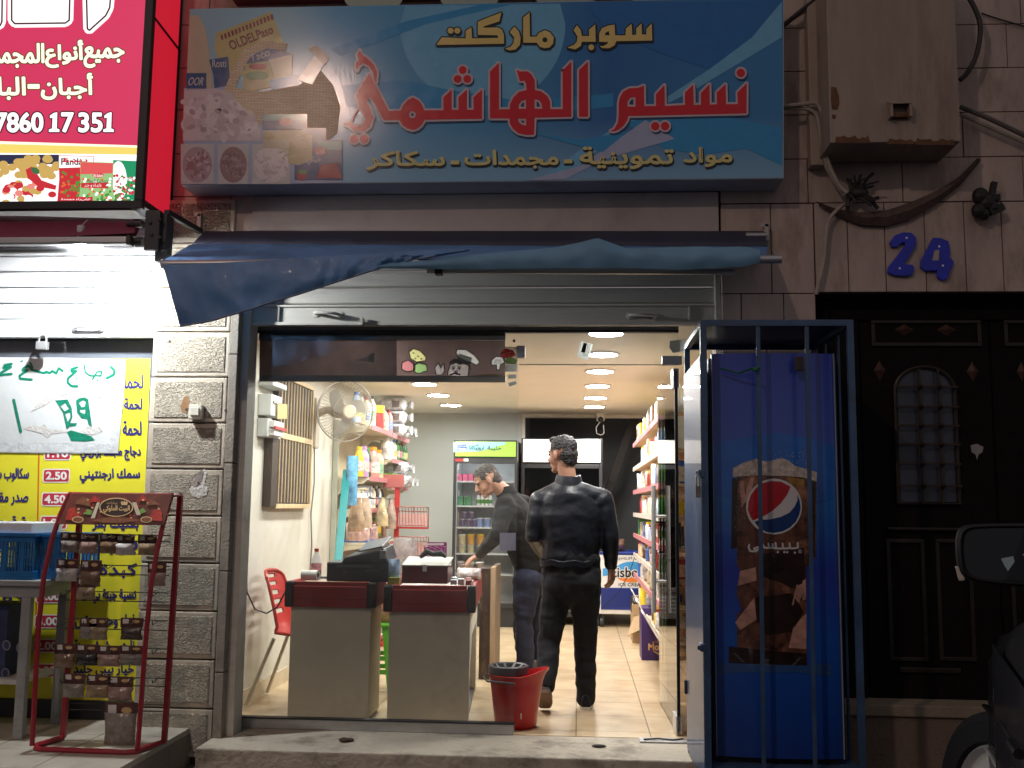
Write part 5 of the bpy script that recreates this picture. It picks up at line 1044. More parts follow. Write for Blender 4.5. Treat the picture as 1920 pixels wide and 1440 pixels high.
# ---------------------------------------------------------------- checkouts
cbody = M('putty counter panel', (.74, .70, .60), .55, scale=3, var=.07, dark=((.35, .32, .27), .4, 2.5)); bump_r = M('red bumper rubber', (.30, .018, .022), .35, scale=5, var=.15, coat=.1); bump_k = M('black bumper corner', (.02, .02, .022), .4); topm = M('counter top laminate', (.42, .39, .35), .4, scale=12)
def checkout(name, label, px0, px1, y0, y1, pt, pbm, right_leg):
    a = P(px0, 1200, y0); c = P(px1, 1200, y0); z1 = P((px0+px1)/2, pt, y0).z; z0_ = P((px0+px1)/2, pbm, y0).z
    o = T(name, label, 'checkout counter', ((a.x+c.x)/2, (y0+y1)/2, 0)); x0, x1 = a.x, c.x
    MB().box(x0, x1, y0+.03, y0+.055, .02, z0_+.03).build('front_panel', cbody, o, bevel=.003)
    MB().box(x0, x0+.02, y0+.056, y1, .02, z0_+.03).build('side_panel', cbody, o, bevel=.002)
    if right_leg:
        MB().box(x1-.02, x1, y0+.056, y1, .48, z0_+.03).build('side_panel', cbody, o, bevel=.002); MB().box(x1-.05, x1-.001, y1-.12, y1-.02, .02, .479).box(x1-.051, x1-.003, y1-.119, y1-.021, 0, .02).build('leg', cbody, o, bevel=.003)
        MB().prism([(x1-.001, y0+.056, .2), (x1-.001, y0+.056, .479), (x1-.001, y0+.35, .479)], (-.018, 0, 0)).build('gusset', cbody, o)
    else: MB().box(x1-.02, x1, y0+.056, y1, .02, z0_+.03).build('side_panel', cbody, o, bevel=.002)
    MB().box(x0+.01, x1-.01, y0+.06, y1-.01, 0, .02).build('plinth', bump_k, o)
    MB().box(x0+.021, x1-.021, y0+.056, y1-.02, z0_+.035, z1-.03).build('tabletop', topm, o)
    W = .035
    m = MB().box(x0+.02, x1-.02, y0-.0, y0+.028, z0_, z1).box(x0+.02, x1-.02, y0-.006, y0, z0_+.05, z1-.025); m.build('front_bumper', bump_r, o, bevel=.008)
    for xx in (x0-.03, x1+.005): MB().box(xx, xx+.025, y0+.05, y1, z0_, z1).build('side_bumper', bump_r, o, bevel=.008)
    for xx0, xx1 in ((x0-.034, x0+.018), (x1-.018, x1+.034)): MB().box(xx0, xx1, y0-.008, y0+.048, z0_-.002, z1+.002).build('corner_guard', bump_k, o, bevel=.012)
    if right_leg: o.rotation_euler.z = R(3.6); o.location.x -= .035
    return z1, x0, x1
zc1, c1x0, c1x1 = checkout('checkout_counter', 'left checkout counter with putty panels and red bumper, under the receipt printer', 541, 692, .44, .80, 1091, 1139, False)
zc2, c2x0, c2x1 = checkout('checkout_counter', 'longer right checkout counter with red bumper, holding the maroon box', 727, 879, .43, 1.66, 1098, 1148, True)
sb = T('side_board', 'tall dark wooden board standing at the end of the checkout', 'board', tuple(PZ(905, 1270, 0)))
qa = PZ(897, 1274, .0); zt_ = P(905, 1066, qa.y).z
MB().box(qa.x, qa.x+.08, qa.y, qa.y+.55, .0, zt_).build('panel', M('dark scratched wood', (.045, .022, .015), .45, scale=12, var=.4, stretch=(1, 1, .25), dark=((.3, .2, .12), .5, 30)), sb, bevel=.003)
MB().box(qa.x+.0805, qa.x+.115, qa.y, qa.y+.55, .0, zt_+.01).build('edging', M('raw wood edge', (.42, .29, .18), .6, scale=14, var=.25, stretch=(1, 1, .2)), sb, bevel=.003)
# ---------------------------------------------------------------- things on the checkouts
def thing1(mb, name, mat, label, cat, group=None, smooth=False, bevel=0): return tag(mb.build(name, mat, smooth=smooth, bevel=bevel), label, cat, group, 'thing')
def at_z(px, py, z): return PZ(px, py, z)
pk_black = M('black printer plastic', (.022, .025, .032), .4, scale=10); pk_grey = M('grey printer plastic', (.09, .1, .115), .4)
def place(px, Y, z):                                  # a point at pixel column px, depth Y, height z
    x = P(px, 1050, Y).x; return Vector((x, Y, z))
q0 = place(613, .47, zc1); q1 = place(727, .47, zc1)
pt = T('receipt_printer', 'black office printer with raised lid on the left checkout', 'printer', (( q0.x+q1.x)/2, .62, zc1))
MB().box(q0.x, q1.x, .47, .78, zc1+.0015, zc1+.115).build('body', pk_black, pt, bevel=.008)
MB().box(q0.x+.06, q1.x-.09, .464, .471, zc1+.085, zc1+.10).box(q1.x-.13, q1.x-.05, .464, .471, zc1+.065, zc1+.073).box(q0.x+.1, q0.x+.125, .464, .471, zc1+.055, zc1+.06).build('slot', pk_grey, pt)
MB().hexa([(q0.x+.09, .455, zc1+.112), (q1.x+.005, .455, zc1+.116), (q1.x-.02, .455, zc1+.20), (q0.x+.11, .455, zc1+.145)], (0, .30, .02)).build('scanner_unit', pk_black, pt, bevel=.008)
MB().hexa([(q0.x+.19, .47, zc1+.175), (q1.x-.03, .47, zc1+.205), (q1.x-.035, .47, zc1+.216), (q0.x+.19, .47, zc1+.184)], (0, .28, .05)).build('lid', pk_grey, pt, bevel=.003)
MB().box(q1.x-.045, q1.x-.008, .447, .4545, zc1+.14, zc1+.19).build('control_panel', M('silver control panel', (.3, .31, .32), .35, .4), pt, bevel=.002)
thing1(MB().box(q0.x-.16, q0.x-.02, .66, .74, zc1+.0015, zc1+.012), 'keyboard', pk_black, 'flat black keyboard beside the printer on the left checkout', 'keyboard', bevel=.003)
q = place(583, .50, zc1+.033); pr_ = T('paper_roll', 'white till roll lying on its side at the edge of the left checkout', 'paper roll', (q.x, q.y, zc1))
MB().lathe([(.014, -.05), (.031, -.05), (.031, .05), (.014, .05), (.014, -.05)], q, 22, (1, -.15, 0)).build('paper', M('white till paper', (.72, .7, .66), .8), pr_, True)
MB().lathe([(.0135, -.049), (.0135, .049)], q, 16, (1, -.15, 0)).lathe([(.001, -.03), (.0134, -.03)], q, 16, (1, -.15, 0)).build('core', M('dark roll core', (.05, .04, .035), .8), pr_)
def bottle(name, label, loc, h, r, body, cap, group=None, lab=None, sx=1, neck=.42, nh=.72, sy=1):
    o = T(name, label, 'bottle', loc, group); c = Vector(loc)
    MB().lathe([(.001, .001), (r*.95, .001), (r, h*.03), (r, h*nh*.85), (r*.92, h*nh), (r*neck, h*.88), (r*neck, h*.90)], c, 14, sx=sx, sy=sy).build('body', body, o, True)
    MB().lathe([(r*neck*1.15, h*.89), (r*neck*1.2, h*.99), (.001, h)], c, 12, sx=sx, sy=sy).build('cap', cap, o, True)
    if lab: MB().lathe([(r*1.012, h*.18), (r*1.012, h*.52)], c, 14, sx=sx, sy=sy).build('label_band', lab, o, True)
    return o
clearp = M('clear bottle plastic', (.72, .75, .78), .12, var=.1, alpha=.42, spec=.8); redc = M('red cap', (.5, .02, .02), .35); wlab = M('white label', (.7, .7, .7), .5, scale=40, var=.15); rlab = M('red white label', (.6, .25, .28), .45, scale=35, var=.7)
q = place(593, .58, zc1+.0015); bottle('water_bottle', 'clear water bottle with red cap beside the printer', q, .19, .034, clearp, redc, lab=rlab, neck=.35, nh=.62)
# on the longer checkout
q0 = place(754, .56, zc2); q1 = place(840, .56, zc2)
mbx = T('money_box', 'maroon box with grey lid on the longer checkout', 'box', ((q0.x+q1.x)/2, .66, zc2))
MB().box(q0.x, q1.x, .56, .80, zc2+.0015, zc2+.105).build('body', M('maroon lacquer', (.07, .006, .012), .35, scale=6), mbx, bevel=.004)
MB().hexa([(q0.x-.002, .555, zc2+.106), (q1.x+.002, .555, zc2+.106), (q1.x+.002, .81, zc2+.145), (q0.x-.002, .81, zc2+.145)], (0, 0, .006)).build('lid', M('grey card lid', (.30, .28, .24), .6), mbx)
MB().box((q0.x+q1.x)/2-.012, (q0.x+q1.x)/2+.012, .549, .556, zc2+.075, zc2+.115).build('clasp', M('clear clasp', (.5, .52, .52), .3), mbx)
glv = MB().tube([(q0.x+.10, .62, zc2+.155), (q0.x+.14, .64, zc2+.19), (q0.x+.18, .62, zc2+.175), (q0.x+.23, .64, zc2+.18), (q0.x+.26, .63, zc2+.16)], [.012, .022, .016, .02, .01], 8); thing1(glv, 'black_strap', M('black strap', (.012, .012, .014), .6), 'crumpled black strap lying on the lid of the maroon box', 'strap', smooth=True)
def pouch(name, label, cat, loc, w, h, d, mat, group=None, hang=False):
    rows = []; c = Vector(loc)
    for i in range(9):
        t = i/8; th = d/2*max(.06, math.sin(math.pi*(.08+.86*t))**.6); ww = w/2; row = []
        if hang: ww *= (1-.62*max(0, (t-.45)/.55)**.8) if t < .9 else .55; th = d/2*(1-.75*t)*(1 if i else .6)
        elif t > .9: ww *= 1.02
        for k in range(16):
            q = 2*math.pi*k/16; f = 1+(.22 if hang else .10)*noise.noise(Vector((c.x*7+math.cos(q)*1.5, t*4, c.y*5+math.sin(q)*1.5))); row.append(c+Vector((ww*math.cos(q)*f, th*math.sin(q)*f, .002+h*t)))
        rows.append(row)
    m = MB().grid(rows, True); n = len(m.v); m.f.append(tuple(reversed(range(16)))); m.m.append(0); m.f.append(tuple(range(n-16, n))); m.m.append(0)
    return thing1(m, name, mat, label, cat, group, True)
shiny = lambda n, c, c2=None, s=26: M('film '+n, c, .2, scale=s, var=.6, spec=.8, bump=.5, bscale=30)
q = place(738, .50, zc2+.0015); pouch('water_pack', 'blue and white plastic pack standing left of the maroon box', 'pack', q, .075, .145, .06, shiny('blue white', (.30, .42, .62)))
q = place(739, .455, zc2+.0015); thing1(MB().box(q.x-.035, q.x+.035, .45, .49, zc2+.0015, zc2+.042), 'tea_box', M('yellow green box', (.32, .34, .06), .5, scale=40, var=.4), 'small yellow green box at the corner of the longer checkout', 'box', bevel=.002)
for i in range(6): 
    q = place(845+(i % 3)*14, .50+.09*(i//3), zc2+.0015); thing1(MB().box(q.x, q.x+.035, q.y, q.y+.07, zc2+.0015, zc2+.030+.006*(i % 2)), 'gum_box', shiny(('pale blue', 'white', 'red white')[i % 3], ((.45, .55, .62), (.65, .64, .62), (.5, .2, .2))[i % 3], s=60), '%s gum carton, %s of the tray beside the maroon box' % (('pale blue', 'plain white', 'red and white')[i % 3], ('front row', 'back row')[i//3]), 'gum carton', 'gum cartons on the counter', bevel=.002)
q = place(880, .95, zc2+.0015); pouch('candy_bag', 'clear bag of sweets near the shopkeeper hand', 'bag', q, .16, .07, .2, shiny('clear sweets', (.55, .46, .44)))
q0 = place(795, 1.15, zc2); q1 = place(832, 1.15, zc2)
pbx = T('striped_box', 'open purple box with wavy pink stripes at the back of the checkout', 'box', ((q0.x+q1.x)/2, 1.2, zc2))
purp = M('purple box print', (.16, .012, .11), .45); MB().box(q0.x, q1.x, 1.15, 1.16, zc2+.0015, zc2+.20).box(q0.x, q1.x, 1.29, 1.30, zc2+.0015, zc2+.225).box(q0.x, q0.x+.008, 1.161, 1.289, zc2+.0015, zc2+.20).box(q1.x-.008, q1.x, 1.161, 1.289, zc2+.0015, zc2+.20).build('carton', purp, pbx)
pr = Print(1.1495, .0008); pks = M('pink stripe', (.55, .22, .36), .5)
for k in range(9):
    y = 1023+k*4.6; pr.stroke([(792+x_, y+1.6*math.sin(x_*.55+k*1.7)) for x_ in range(4, 38, 3)], 1.1, pks, 1)
pr.rect(793, 1018.5, 832, 1022, M('pale box rim', (.6, .5, .5), .5), 1.2); pr.build('stripes', pbx)
q = place(760, 1.22, zc2+.0015); pouch('clear_bag', 'tall crinkled clear plastic bag standing behind the maroon box', 'bag', q, .17, .25, .12, M('crinkled clear film', (.55, .52, .5), .15, scale=18, var=.5, spec=.9, bump=.8, bscale=26, alpha=.55))
gs = T('plastic_stool', 'bright green plastic stool tucked behind the checkouts', 'stool', tuple(place(710, 1.5, 0))); gp = M('green stool plastic', (.10, .42, .03), .4); q = place(705, 1.5, 0)
for sx_, sy_ in ((-1, -1), (1, -1), (-1, 1), (1, 1)): MB().bar((q.x+sx_*.16, 1.5+sy_*.16, .0), (q.x+sx_*.10, 1.5+sy_*.10, .44), .045).build('leg', gp, gs, bevel=.004)
MB().box(q.x-.14, q.x+.14, 1.36, 1.64, .44, .465).build('seat', gp, gs, bevel=.01); m = MB()
for sy_ in (-1, 1):
    for z in (.13, .22): m.box(q.x-.13, q.x+.13, 1.5+sy_*.13-.01, 1.5+sy_*.13+.01, z, z+.03)
m.build('stretcher', gp, gs, bevel=.003)
q = place(716, 1.36, 0); 
pouch('crisps_bag', 'red and white bag resting on the green stool', 'bag', (q.x, 1.5, .466), .18, .3, .16, shiny('red white stripe', (.5, .22, .18), s=14))

# ---------------------------------------------------------------- left shelving
shelfm = M('cream shelf steel', (.60, .55, .42), .45, .1, scale=6, var=.08); shelfg = M('grey green shelf upright', (.42, .44, .36), .45, scale=6); railp = M('pink price rail', (.52, .20, .22), .45, scale=40, var=.3)
XF = -1.80
la = T('wall_shelves', 'cream steel wall shelving with pink price rails at the left', 'shelving', (-1.95, 3.9, 0))
def zx(px, py): return PX(px, py, XF).z
YA0, YA1, YB1 = 3.02, 4.00, 5.00
near = [zx(692, 797), zx(697, 896), zx(694, 955), zx(694, 1017), .40, .08]; farz = [zx(755, 822), zx(752, 866), zx(752, 914), .92, .60, .30]
for y in (YA0-.03, YA1-.015, YB1): MB().box(XW+.003, XW+.05, y, y+.03, 0, 2.0).build('upright', shelfg, la, bevel=.003)
MB().box(XW+.003, XW+.014, YA0, YB1, .02, 1.95).build('back_panel', M('shelf back panel', (.50, .42, .28), .5), la)
for zs, y0, y1 in ((near, YA0+.003, YA1-.018), (farz, YA1+.018, YB1-.003)):
    for z in zs:
        s = MB().box(XW+.05, XF, y0, y1, z-.022, z).build('shelf', shelfm, la, bevel=.003)
        MB().hexa([(XF+.001, y0, z-.028), (XF+.001, y1, z-.028), (XF-.004+.012, y1, z+.012), (XF-.004+.012, y0, z+.012)], (.004, 0, 0)).build('price_rail', railp, s)
        m = MB()
        for y in (y0+.001, y1-.008): m.prism([(XW+.05, y, z-.023), (XF-.02, y, z-.023), (XF-.05, y, z-.05), (XW+.12, y, z-.07), (XW+.05, y, z-.16)], (0, .006, 0))
        m.build('bracket', shelfm, s)
def col(n, c, r=.35, **k): return M('goods '+n, c, r, scale=k.pop('scale', 30), var=k.pop('var', .25), **k)
cols = dict(pink=col('pink', (.80, .24, .20)), peach=col('peach', (.72, .44, .28), var=.45), green=col('green', (.08, .26, .05)), dgreen=col('dark green', (.02, .08, .02)), white=col('white', (.70, .68, .65), var=.4), yellow=col('yellow', (.72, .52, .03)), red=col('red', (.36, .035, .03), var=.5), orange=col('orange', (.75, .28, .02)), blue=col('blue', (.05, .14, .48)), lilac=col('lilac', (.48, .28, .5)), black=col('black', (.02, .02, .02)), cream=col('cream', (.68, .58, .40)), brown=col('brown', (.18, .09, .04)), sky=col('sky', (.40, .52, .70)), teal=col('teal', (.0, .25, .27)))
def onshelf(px, py_base, z, xx=None):                    # foot of a thing on a left shelf: pixel column along the front
    Y = PX(px, py_base, XF-.06).y if xx is None else PX(px, py_base, xx).y
    return Y
def pxy(px, X): return PX(px, 900, X).y
z = near[0]; xs_ = XF-.06
LABS = [M('bottle label %d' % i, c, .45, scale=34, var=.75) for i, c in enumerate(((.55, .50, .45), (.45, .2, .2), (.2, .25, .4), (.5, .45, .15), (.25, .4, .25)))]
def shelf_bottle(px, zz_, h, r, body, cap, label, X=XF-.06, **k): return bottle('bottle', label, (X, pxy(px, X), zz_+.001), h*1.17, r*1.17, cols[body], cols[cap], lab=random.choice(LABS), **k)
jar = T('cleaner_jar', 'dark red jar with broad yellow lid on the top left shelf', 'jar', (XF-.06, pxy(702, XF-.06), z)); q = Vector((XF-.06, pxy(702, XF-.06), z+.001))
MB().lathe([(.001, 0), (.07, 0), (.072, .02), (.072, .15), (.058, .163)], q, 16).build('body', cols['red'], jar, True); MB().lathe([(.074, .155), (.077, .222), (.001, .228)], q, 16).build('lid', cols['yellow'], jar, True)
shelf_bottle(693, z, .25, .035, 'white', 'black', 'slim white spray bottle with black top at the near end of the top left shelf')
shelf_bottle(714, z, .20, .05, 'cream', 'red', 'cream bottle with red print and red cap next to the yellow lidded jar')
shelf_bottle(726, z, .21, .036, 'pink', 'red', 'pale pink bottle with red cap on the top left shelf')
shelf_bottle(733, z, .14, .06, 'sky', 'white', 'squat blue and white bottle on the top left shelf')
for k, (px, dz) in enumerate(((682, .02), (672, .0), (664, .02))): shelf_bottle(px, z, .2+dz, .038, ('cream', 'peach', 'sky')[k], ('red', 'white', 'blue')[k], '%s bottle on the top left shelf behind the fan' % ('cream', 'peach', 'blue')[k])
wrap = M('tissue pack film', (.52, .52, .54), .25, scale=20, var=.5, spec=.8, bump=.5, bscale=22)
def tissue(px, Y, z, label):
    X = XF-.02; c = Vector((X-.12+.05, Y, z)); o = T('tissue_pack', label, 'tissue pack', tuple(c), 'wrapped tissue packs on the left shelves')
    rows = []
    for i in range(9):
        t = i/8; row = []
        for k in range(14):
            q = 2*math.pi*k/14; cy = math.copysign(abs(math.cos(q))**.5, math.cos(q)); sz = math.copysign(abs(math.sin(q))**.5, math.sin(q)); f = (1 if 0 < i < 7 else .5) if i < 7 else (.35 if i == 7 else .75); f *= 1+.08*noise.noise(Vector((q*2, t*5, Y*3)))
            row.append(c+Vector((-.10+.33*t, cy*.095*f, .063+sz*.061*f)))
        rows.append(row)
    m = MB().grid(rows, True); m.f.append(tuple(range(14))); m.m.append(0); m.build('wrapper', wrap, o, True)
    pr = MB().box(c.x+.04, c.x+.115, c.y-.097, c.y-.0965, z+.03, z+.095); pr.build('label_patch', M('dark tissue label', (.16, .13, .12), .5, scale=50, var=.8), o)
z = farz[0]
for k in range(3): tissue(765, 4.35, z+.001+.127*k, 'white wrapped tissue pack, %s of three stacked at the top left shelf end' % ('lowest', 'middle one', 'topmost')[k])
tissue(752, 4.62, z+.001, 'white wrapped tissue pack lying behind the stack of three on the top left shelf')
z = near[1]
for px, h, r, b, c, lb in ((672, .22, .036, 'yellow', 'yellow', 'slim yellow capped bottle at the near end of the second left shelf'), (680, .23, .045, 'lilac', 'lilac', 'lilac softener bottle on the second left shelf'), (687, .23, .036, 'dgreen', 'green', 'dark green bottle with light green cap on the second left shelf'), (697, .245, .058, 'pink', 'orange', 'large pink detergent bottle with orange cap in front on the second left shelf'), (708, .235, .045, 'peach', 'orange', 'peach bottle with orange cap beside the large pink one')): shelf_bottle(px, z, h, r, b, c, lb, neck=.5)
z = farz[1]
for k, px in enumerate((722, 728, 734)): shelf_bottle(px, z, .18, .042, 'white', ('white', 'white', 'blue')[k], ('white detergent bottle at the near end of the middle left shelf', 'white detergent bottle between two others on the middle left shelf', 'white detergent bottle with blue cap and red mark')[k], neck=.6)
for k, px in enumerate((741, 746, 751, 756)): shelf_bottle(px, z, .19, .033, ('green', 'dgreen', 'dgreen', 'dgreen')[k], ('black', 'white', 'red', 'red')[k], ('leaf green bottle with black cap on the middle left shelf', 'dark green bottle with white cap on the middle left shelf', 'dark green bottle with red cap, nearer of two', 'dark green bottle with red cap at the far shelf end')[k])
z = farz[2]
gb = thing1(MB().box(XF-.17, XF+.01, 4.06, 4.30, z+.001, z+.13), 'tea_carton', M('green carton', (.10, .2, .02), .5, scale=25, var=.8), 'green and cream carton on the third left shelf', 'carton', bevel=.003)
tissue(752, 4.5, z+.001, 'white wrapped tissue pack on the third left shelf'); tissue(752, 4.78, z+.001, 'white wrapped tissue pack behind another on the third left shelf'); tissue(756, 4.52, z+.129, 'white wrapped tissue pack on top of the third left shelf pack')
z = near[2]
for k, px in enumerate((673, 681)):
    o = T('soap_pump', 'white soap pump bottle, %s of two on the third near shelf' % ('nearer', 'farther')[k], 'soap bottle', (XF-.06, pxy(px, XF-.06), z)); q = Vector((XF-.06, pxy(px, XF-.06), z+.001))
    MB().lathe([(.001, 0), (.042, 0), (.044, .02), (.044, .11), (.02, .13), (.012, .135)], q, 14).build('body', cols['white'], o, True); MB().lathe([(.013, .132), (.014, .15), (.005, .152), (.005, .17)], q, 10).box(q.x-.008, q.x+.045, q.y-.008, q.y+.008, q.z+.168, q.z+.18).build('pump', cols['cream'], o)
for k, px in enumerate((700, 706, 711, 716)): shelf_bottle(px, z, .18, .022, ('cream', 'black', 'white', 'black')[k], ('black', 'cream', 'black', 'white')[k], ('slim cream tube nearest on the third near shelf', 'slim black tube with pale top on the third near shelf', 'slim white tube with black top on the third near shelf', 'slim black tube with white top on the third near shelf')[k])
def rolls():
    for i in range(3):
        for j in range(2):
            q = Vector((XF-.10, YA0+.10+.125*i, near[2]+.052+.103*j)); m = MB().lathe([(.02, -.055), (.05, -.055), (.05, .055), (.02, .055), (.02, -.055)], q, 16, (1, 0, 0)); thing1(m, 'paper_roll', col('blue white wrap', (.55, .58, .62), scale=18, var=.4), 'white wrapped paper roll, %s row of the stack at the near shelf end' % ('lower', 'upper')[j], 'paper roll', 'paper rolls stacked at the near end', True)
rolls()
z = near[3]
thing1(MB().box(XF-.27, XF-.005, YA0+.03, YA0+.33, z+.001, z+.022), 'blue_tray', cols['blue'], 'flat blue tray on the fourth left shelf', 'tray', bevel=.004)
for k in range(4):
    q = (XF-.06, pxy(666+k*16, XF-.06), z+.023 if k == 0 else z+.001); pouch('sweets_bag', '%s bag of pale pink sweets on the fourth left shelf' % ('nearest', 'second', 'third', 'farthest')[k], 'bag', q, .13, .15, .11, shiny('pale pink', (.62, .40, .36), s=14), 'bags of pink sweets on the left shelf')
bottle('soap_bottle', 'bright green soap bottle with white cap on the lower left shelf', (XF-.07, pxy(706, XF-.07), z+.03), .20, .052, cols['green'], cols['white'], lab=cols['yellow'], neck=.5); thing1(MB().box(XF-.14, XF-.01, pxy(698, XF-.07), pxy(716, XF-.07), z+.001, z+.029), 'carton', cols['brown'], 'low brown carton under the green soap bottle', 'carton')
for k in range(3): thing1(MB().box(XF-.22, XF-.02, YA0+.08+.28*k, YA0+.30+.28*k, near[4]+.001, near[4]+.2+.03*k), 'carton', cols[('brown', 'red', 'blue')[k]], '%s carton on the lower left shelf behind the checkouts' % ('brown', 'red', 'blue')[k], 'carton', bevel=.003)
for k in range(2): pouch('sack', '%s sack of grain on the dim shelf under the hanging bags' % ('reddish', 'brown')[k], 'sack', (XF-.12, YA0+.45+.3*k, z+.001), .22, .17, .2, shiny(('reddish', 'brownish')[k], ((.30, .09, .05), (.2, .1, .05))[k], s=10))
# bags hanging from a rail in front of the shelves
hr_ = T('bag_rail', 'dark hanging rail for snack bags before the left shelves', 'rail', (XF+.05, 3.4, near[2]))
zr = PX(690, 934, XF+.06).z; MB().tube([(XF+.02, 2.95, zr), (XF+.06, 2.95, zr), (XF+.06, 4.1, zr), (XF+.02, 4.1, zr)], .006, 6).build('rod', pk_black, hr_, True)
for k, (px, w, h, c) in enumerate(((668, .16, .24, (.42, .27, .16)), (684, .14, .22, (.50, .36, .25)), (716, .13, .22, (.52, .40, .22)), (733, .12, .25, (.36, .26, .20)))):
    Yk = pxy(px, XF+.06); w *= .82; h *= 1.1; pouch('snack_bag', ('brownish hanging snack bag nearest the fan', 'pale hanging snack bag, second from the near end', 'yellowish hanging snack bag on the rail', 'grey brown hanging snack bag at the far rail end')[k], 'bag', (XF+.07, Yk, zr-h-.001), w, h, .09, shiny('hanging %d' % k, c, s=12), 'snack bags hanging before the left shelves', True)
tp = MB().bar(PX(634, 1056, XF+.16), PX(650, 882, XF+.04), .055, .02); thing1(tp, 'teal_board', M('teal board', (.0, .20, .20), .45, scale=6), 'narrow teal board leaning against the left shelves', 'board', bevel=.002)
bfm = shiny('blue wrap', (.16, .42, .70), s=12)
Yk = PX(660, 900, XF+.10).y; zlow = PX(660, 948, XF+.10).z; pouch('blue_bag', 'tall blue wrapped packet beside the leaning teal board', 'packet', (XF+.10, Yk, zlow), .085, .37, .06, bfm)

# red wire display rack
rr = T('wire_rack', 'red wire display rack with sloping baskets near the back wall', 'display rack', tuple(P(745, 1060, 3.9))); redw = M('red rack paint', (.48, .02, .02), .4)
YR = 3.85
def pr3(x, y, dy=0): return P(x, y, YR+dy)
a = pr3(745, 900); MB().box(a.x-.022, a.x+.022, YR, YR+.04, 0, a.z+.02).build('post', redw, rr, bevel=.003); MB().box(a.x-.16, a.x+.16, YR-.2, YR+.24, 0, .03).build('foot', redw, rr, bevel=.004)
q = pr3(722, 945); MB().box(q.x-.02, a.x+.05, YR-.02, YR+.10, a.z-.07, a.z+.05).build('head_box', M('dull red box', (.38, .10, .09), .5), rr, bevel=.004)
for y0_, y1_ in ((950, 990), (1005, 1045)):
    l = pr3(746, y1_); r_ = pr3(803, y1_-2); t = pr3(760, y0_-2); t2 = pr3(800, y0_+3)
    m = MB().box(l.x-.07, r_.x, YR-.012, YR+.01, l.z-.006, l.z+.012); m.build('basket_base', redw, rr, bevel=.002)
    m = MB(); n = 11
    for k in range(n): x = l.x+(r_.x-l.x)*k/(n-1); m.tube([(x, YR, l.z+.012), (x+.005, YR-.10, l.z+.03), (x+.005, YR-.13, t.z-.05), (x+.002, YR-.15, t.z-.02*(k/(n-1)))], .0028, 5, False)
    for zq, yq in ((.03, -.10), (t.z-l.z-.05, -.13), (t.z-l.z-.01, -.15)): m.tube([(l.x, YR+yq, l.z+zq), (r_.x, YR+yq, l.z+zq-.004)], .004, 5)
    for xx in (l.x, (l.x+r_.x)/2, r_.x): m.tube([(xx, YR, l.z), (xx, YR+.0, t.z-.02), (xx, YR-.15, t.z-.01)], .004, 5)
    m.build('wire_basket', M('red brown wire', (.30, .07, .06), .4, .3), rr)
    MB().box(l.x+.005, r_.x-.005, YR-.012, YR-.008, l.z+.02, t.z-.07).build('basket_back', M('pink card', (.6, .36, .33), .5), rr)

# ---------------------------------------------------------------- drinks fridge with green header
fr = T('drinks_fridge', 'tall glass door drinks fridge with lit green header panel', 'fridge', (-.99, 5.6, 0))
YF = 5.3; fx0 = P(848, 1000, YF).x; fx1 = P(969, 1000, YF).x; fz = P(905, 825, YF).z; zh0 = P(905, 858, YF).z; fblk = M('black fridge case', (.022, .022, .024), .35, scale=8); fint = M('white fridge liner', (.68, .69, .70), .4)
def fpx(x): return P(x, 950, YF).x
MB().box(fx0, fx0+.03, YF, YF+.62, 0, fz).box(fx1-.03, fx1, YF, YF+.62, 0, fz).box(fx0+.031, fx1-.031, YF+.58, YF+.62, 0, fz).box(fx0+.031, fx1-.031, YF, YF+.579, fz-.03, fz).box(fx0+.031, fx1-.031, YF+.0, YF+.579, zh0-.03, zh0).box(fx0+.031, fx1-.031, YF, YF+.579, 0, .20).build('case', fblk, fr, bevel=.004)
MB().box(fx0+.032, fx0+.04, YF+.03, YF+.57, .201, zh0-.031).box(fx1-.04, fx1-.032, YF+.03, YF+.57, .201, zh0-.031).box(fx0+.041, fx1-.041, YF+.56, YF+.57, .201, zh0-.031).box(fx0+.041, fx1-.041, YF+.03, YF+.559, .201, .21).build('liner', fint, fr)
hdr = MB().box(fx0+.02, fx1-.02, YF-.012, YF-.001, zh0+.012, fz-.018).build('header', backlit('lime header light', S(165, 215, 75), 1.0), fr)
pr = Print(YF-.0125, .0012); hbl = backlit('header sky', S(150, 205, 215), 1.0); hdk = M('header dark green ink', (.01, .09, .08), .5); hblu = M('header blue', (.02, .07, .35), .5)
pr.poly([(850, 829), (948, 829), (948, 833), (900, 846), (850, 848)], hbl, .5); pr.poly([(858, 835), (875, 833), (876, 843), (858, 844)], hblu, 1); pr.text('المراعي', 859, 834.5, 875, 839, wpl, None, 0, 2); pr.rect(860, 840.5, 874, 842.5, wpl, 2)
pr.text('تروبيكانا', 880, 835, 908, 845, hdk, None, 0, 2, .7); pr.text('حليبة', 914, 836, 940, 845, hdk, None, 0, 2, .7); pr.poly([(892, 836), (897, 832), (895, 837)], hdk, 2.4); pr.build('lettering', hdr)
MB().box(fx0+.031, fx1-.031, YF+.04, YF+.055, zh0-.05, zh0-.032).build('light_strip', M('fridge strip light', (1, 1, 1), .4, var=0, emit=30, ecol=(.9, .96, 1)), fr)
sx0, sx1 = fx0+.041, fx1-.041; szs = [P(900, y, YF+.1).z for y in (902, 948, 988, 1037)]
for z in szs+[.55]: MB().box(sx0, sx1, YF+.04, YF+.55, z-.018, z).build('shelf', fint, fr, bevel=.002)
d = MB().box(fx0+.004, fx0+.03, YF-.03, YF-.002, .2, zh0-.03).box(fx1-.03, fx1-.004, YF-.03, YF-.002, .2, zh0-.03).box(fx0+.031, fx1-.031, YF-.03, YF-.002, zh0-.065, zh0-.03).box(fx0+.031, fx1-.031, YF-.03, YF-.002, .2, .25).build('door', fblk, fr, bevel=.003)
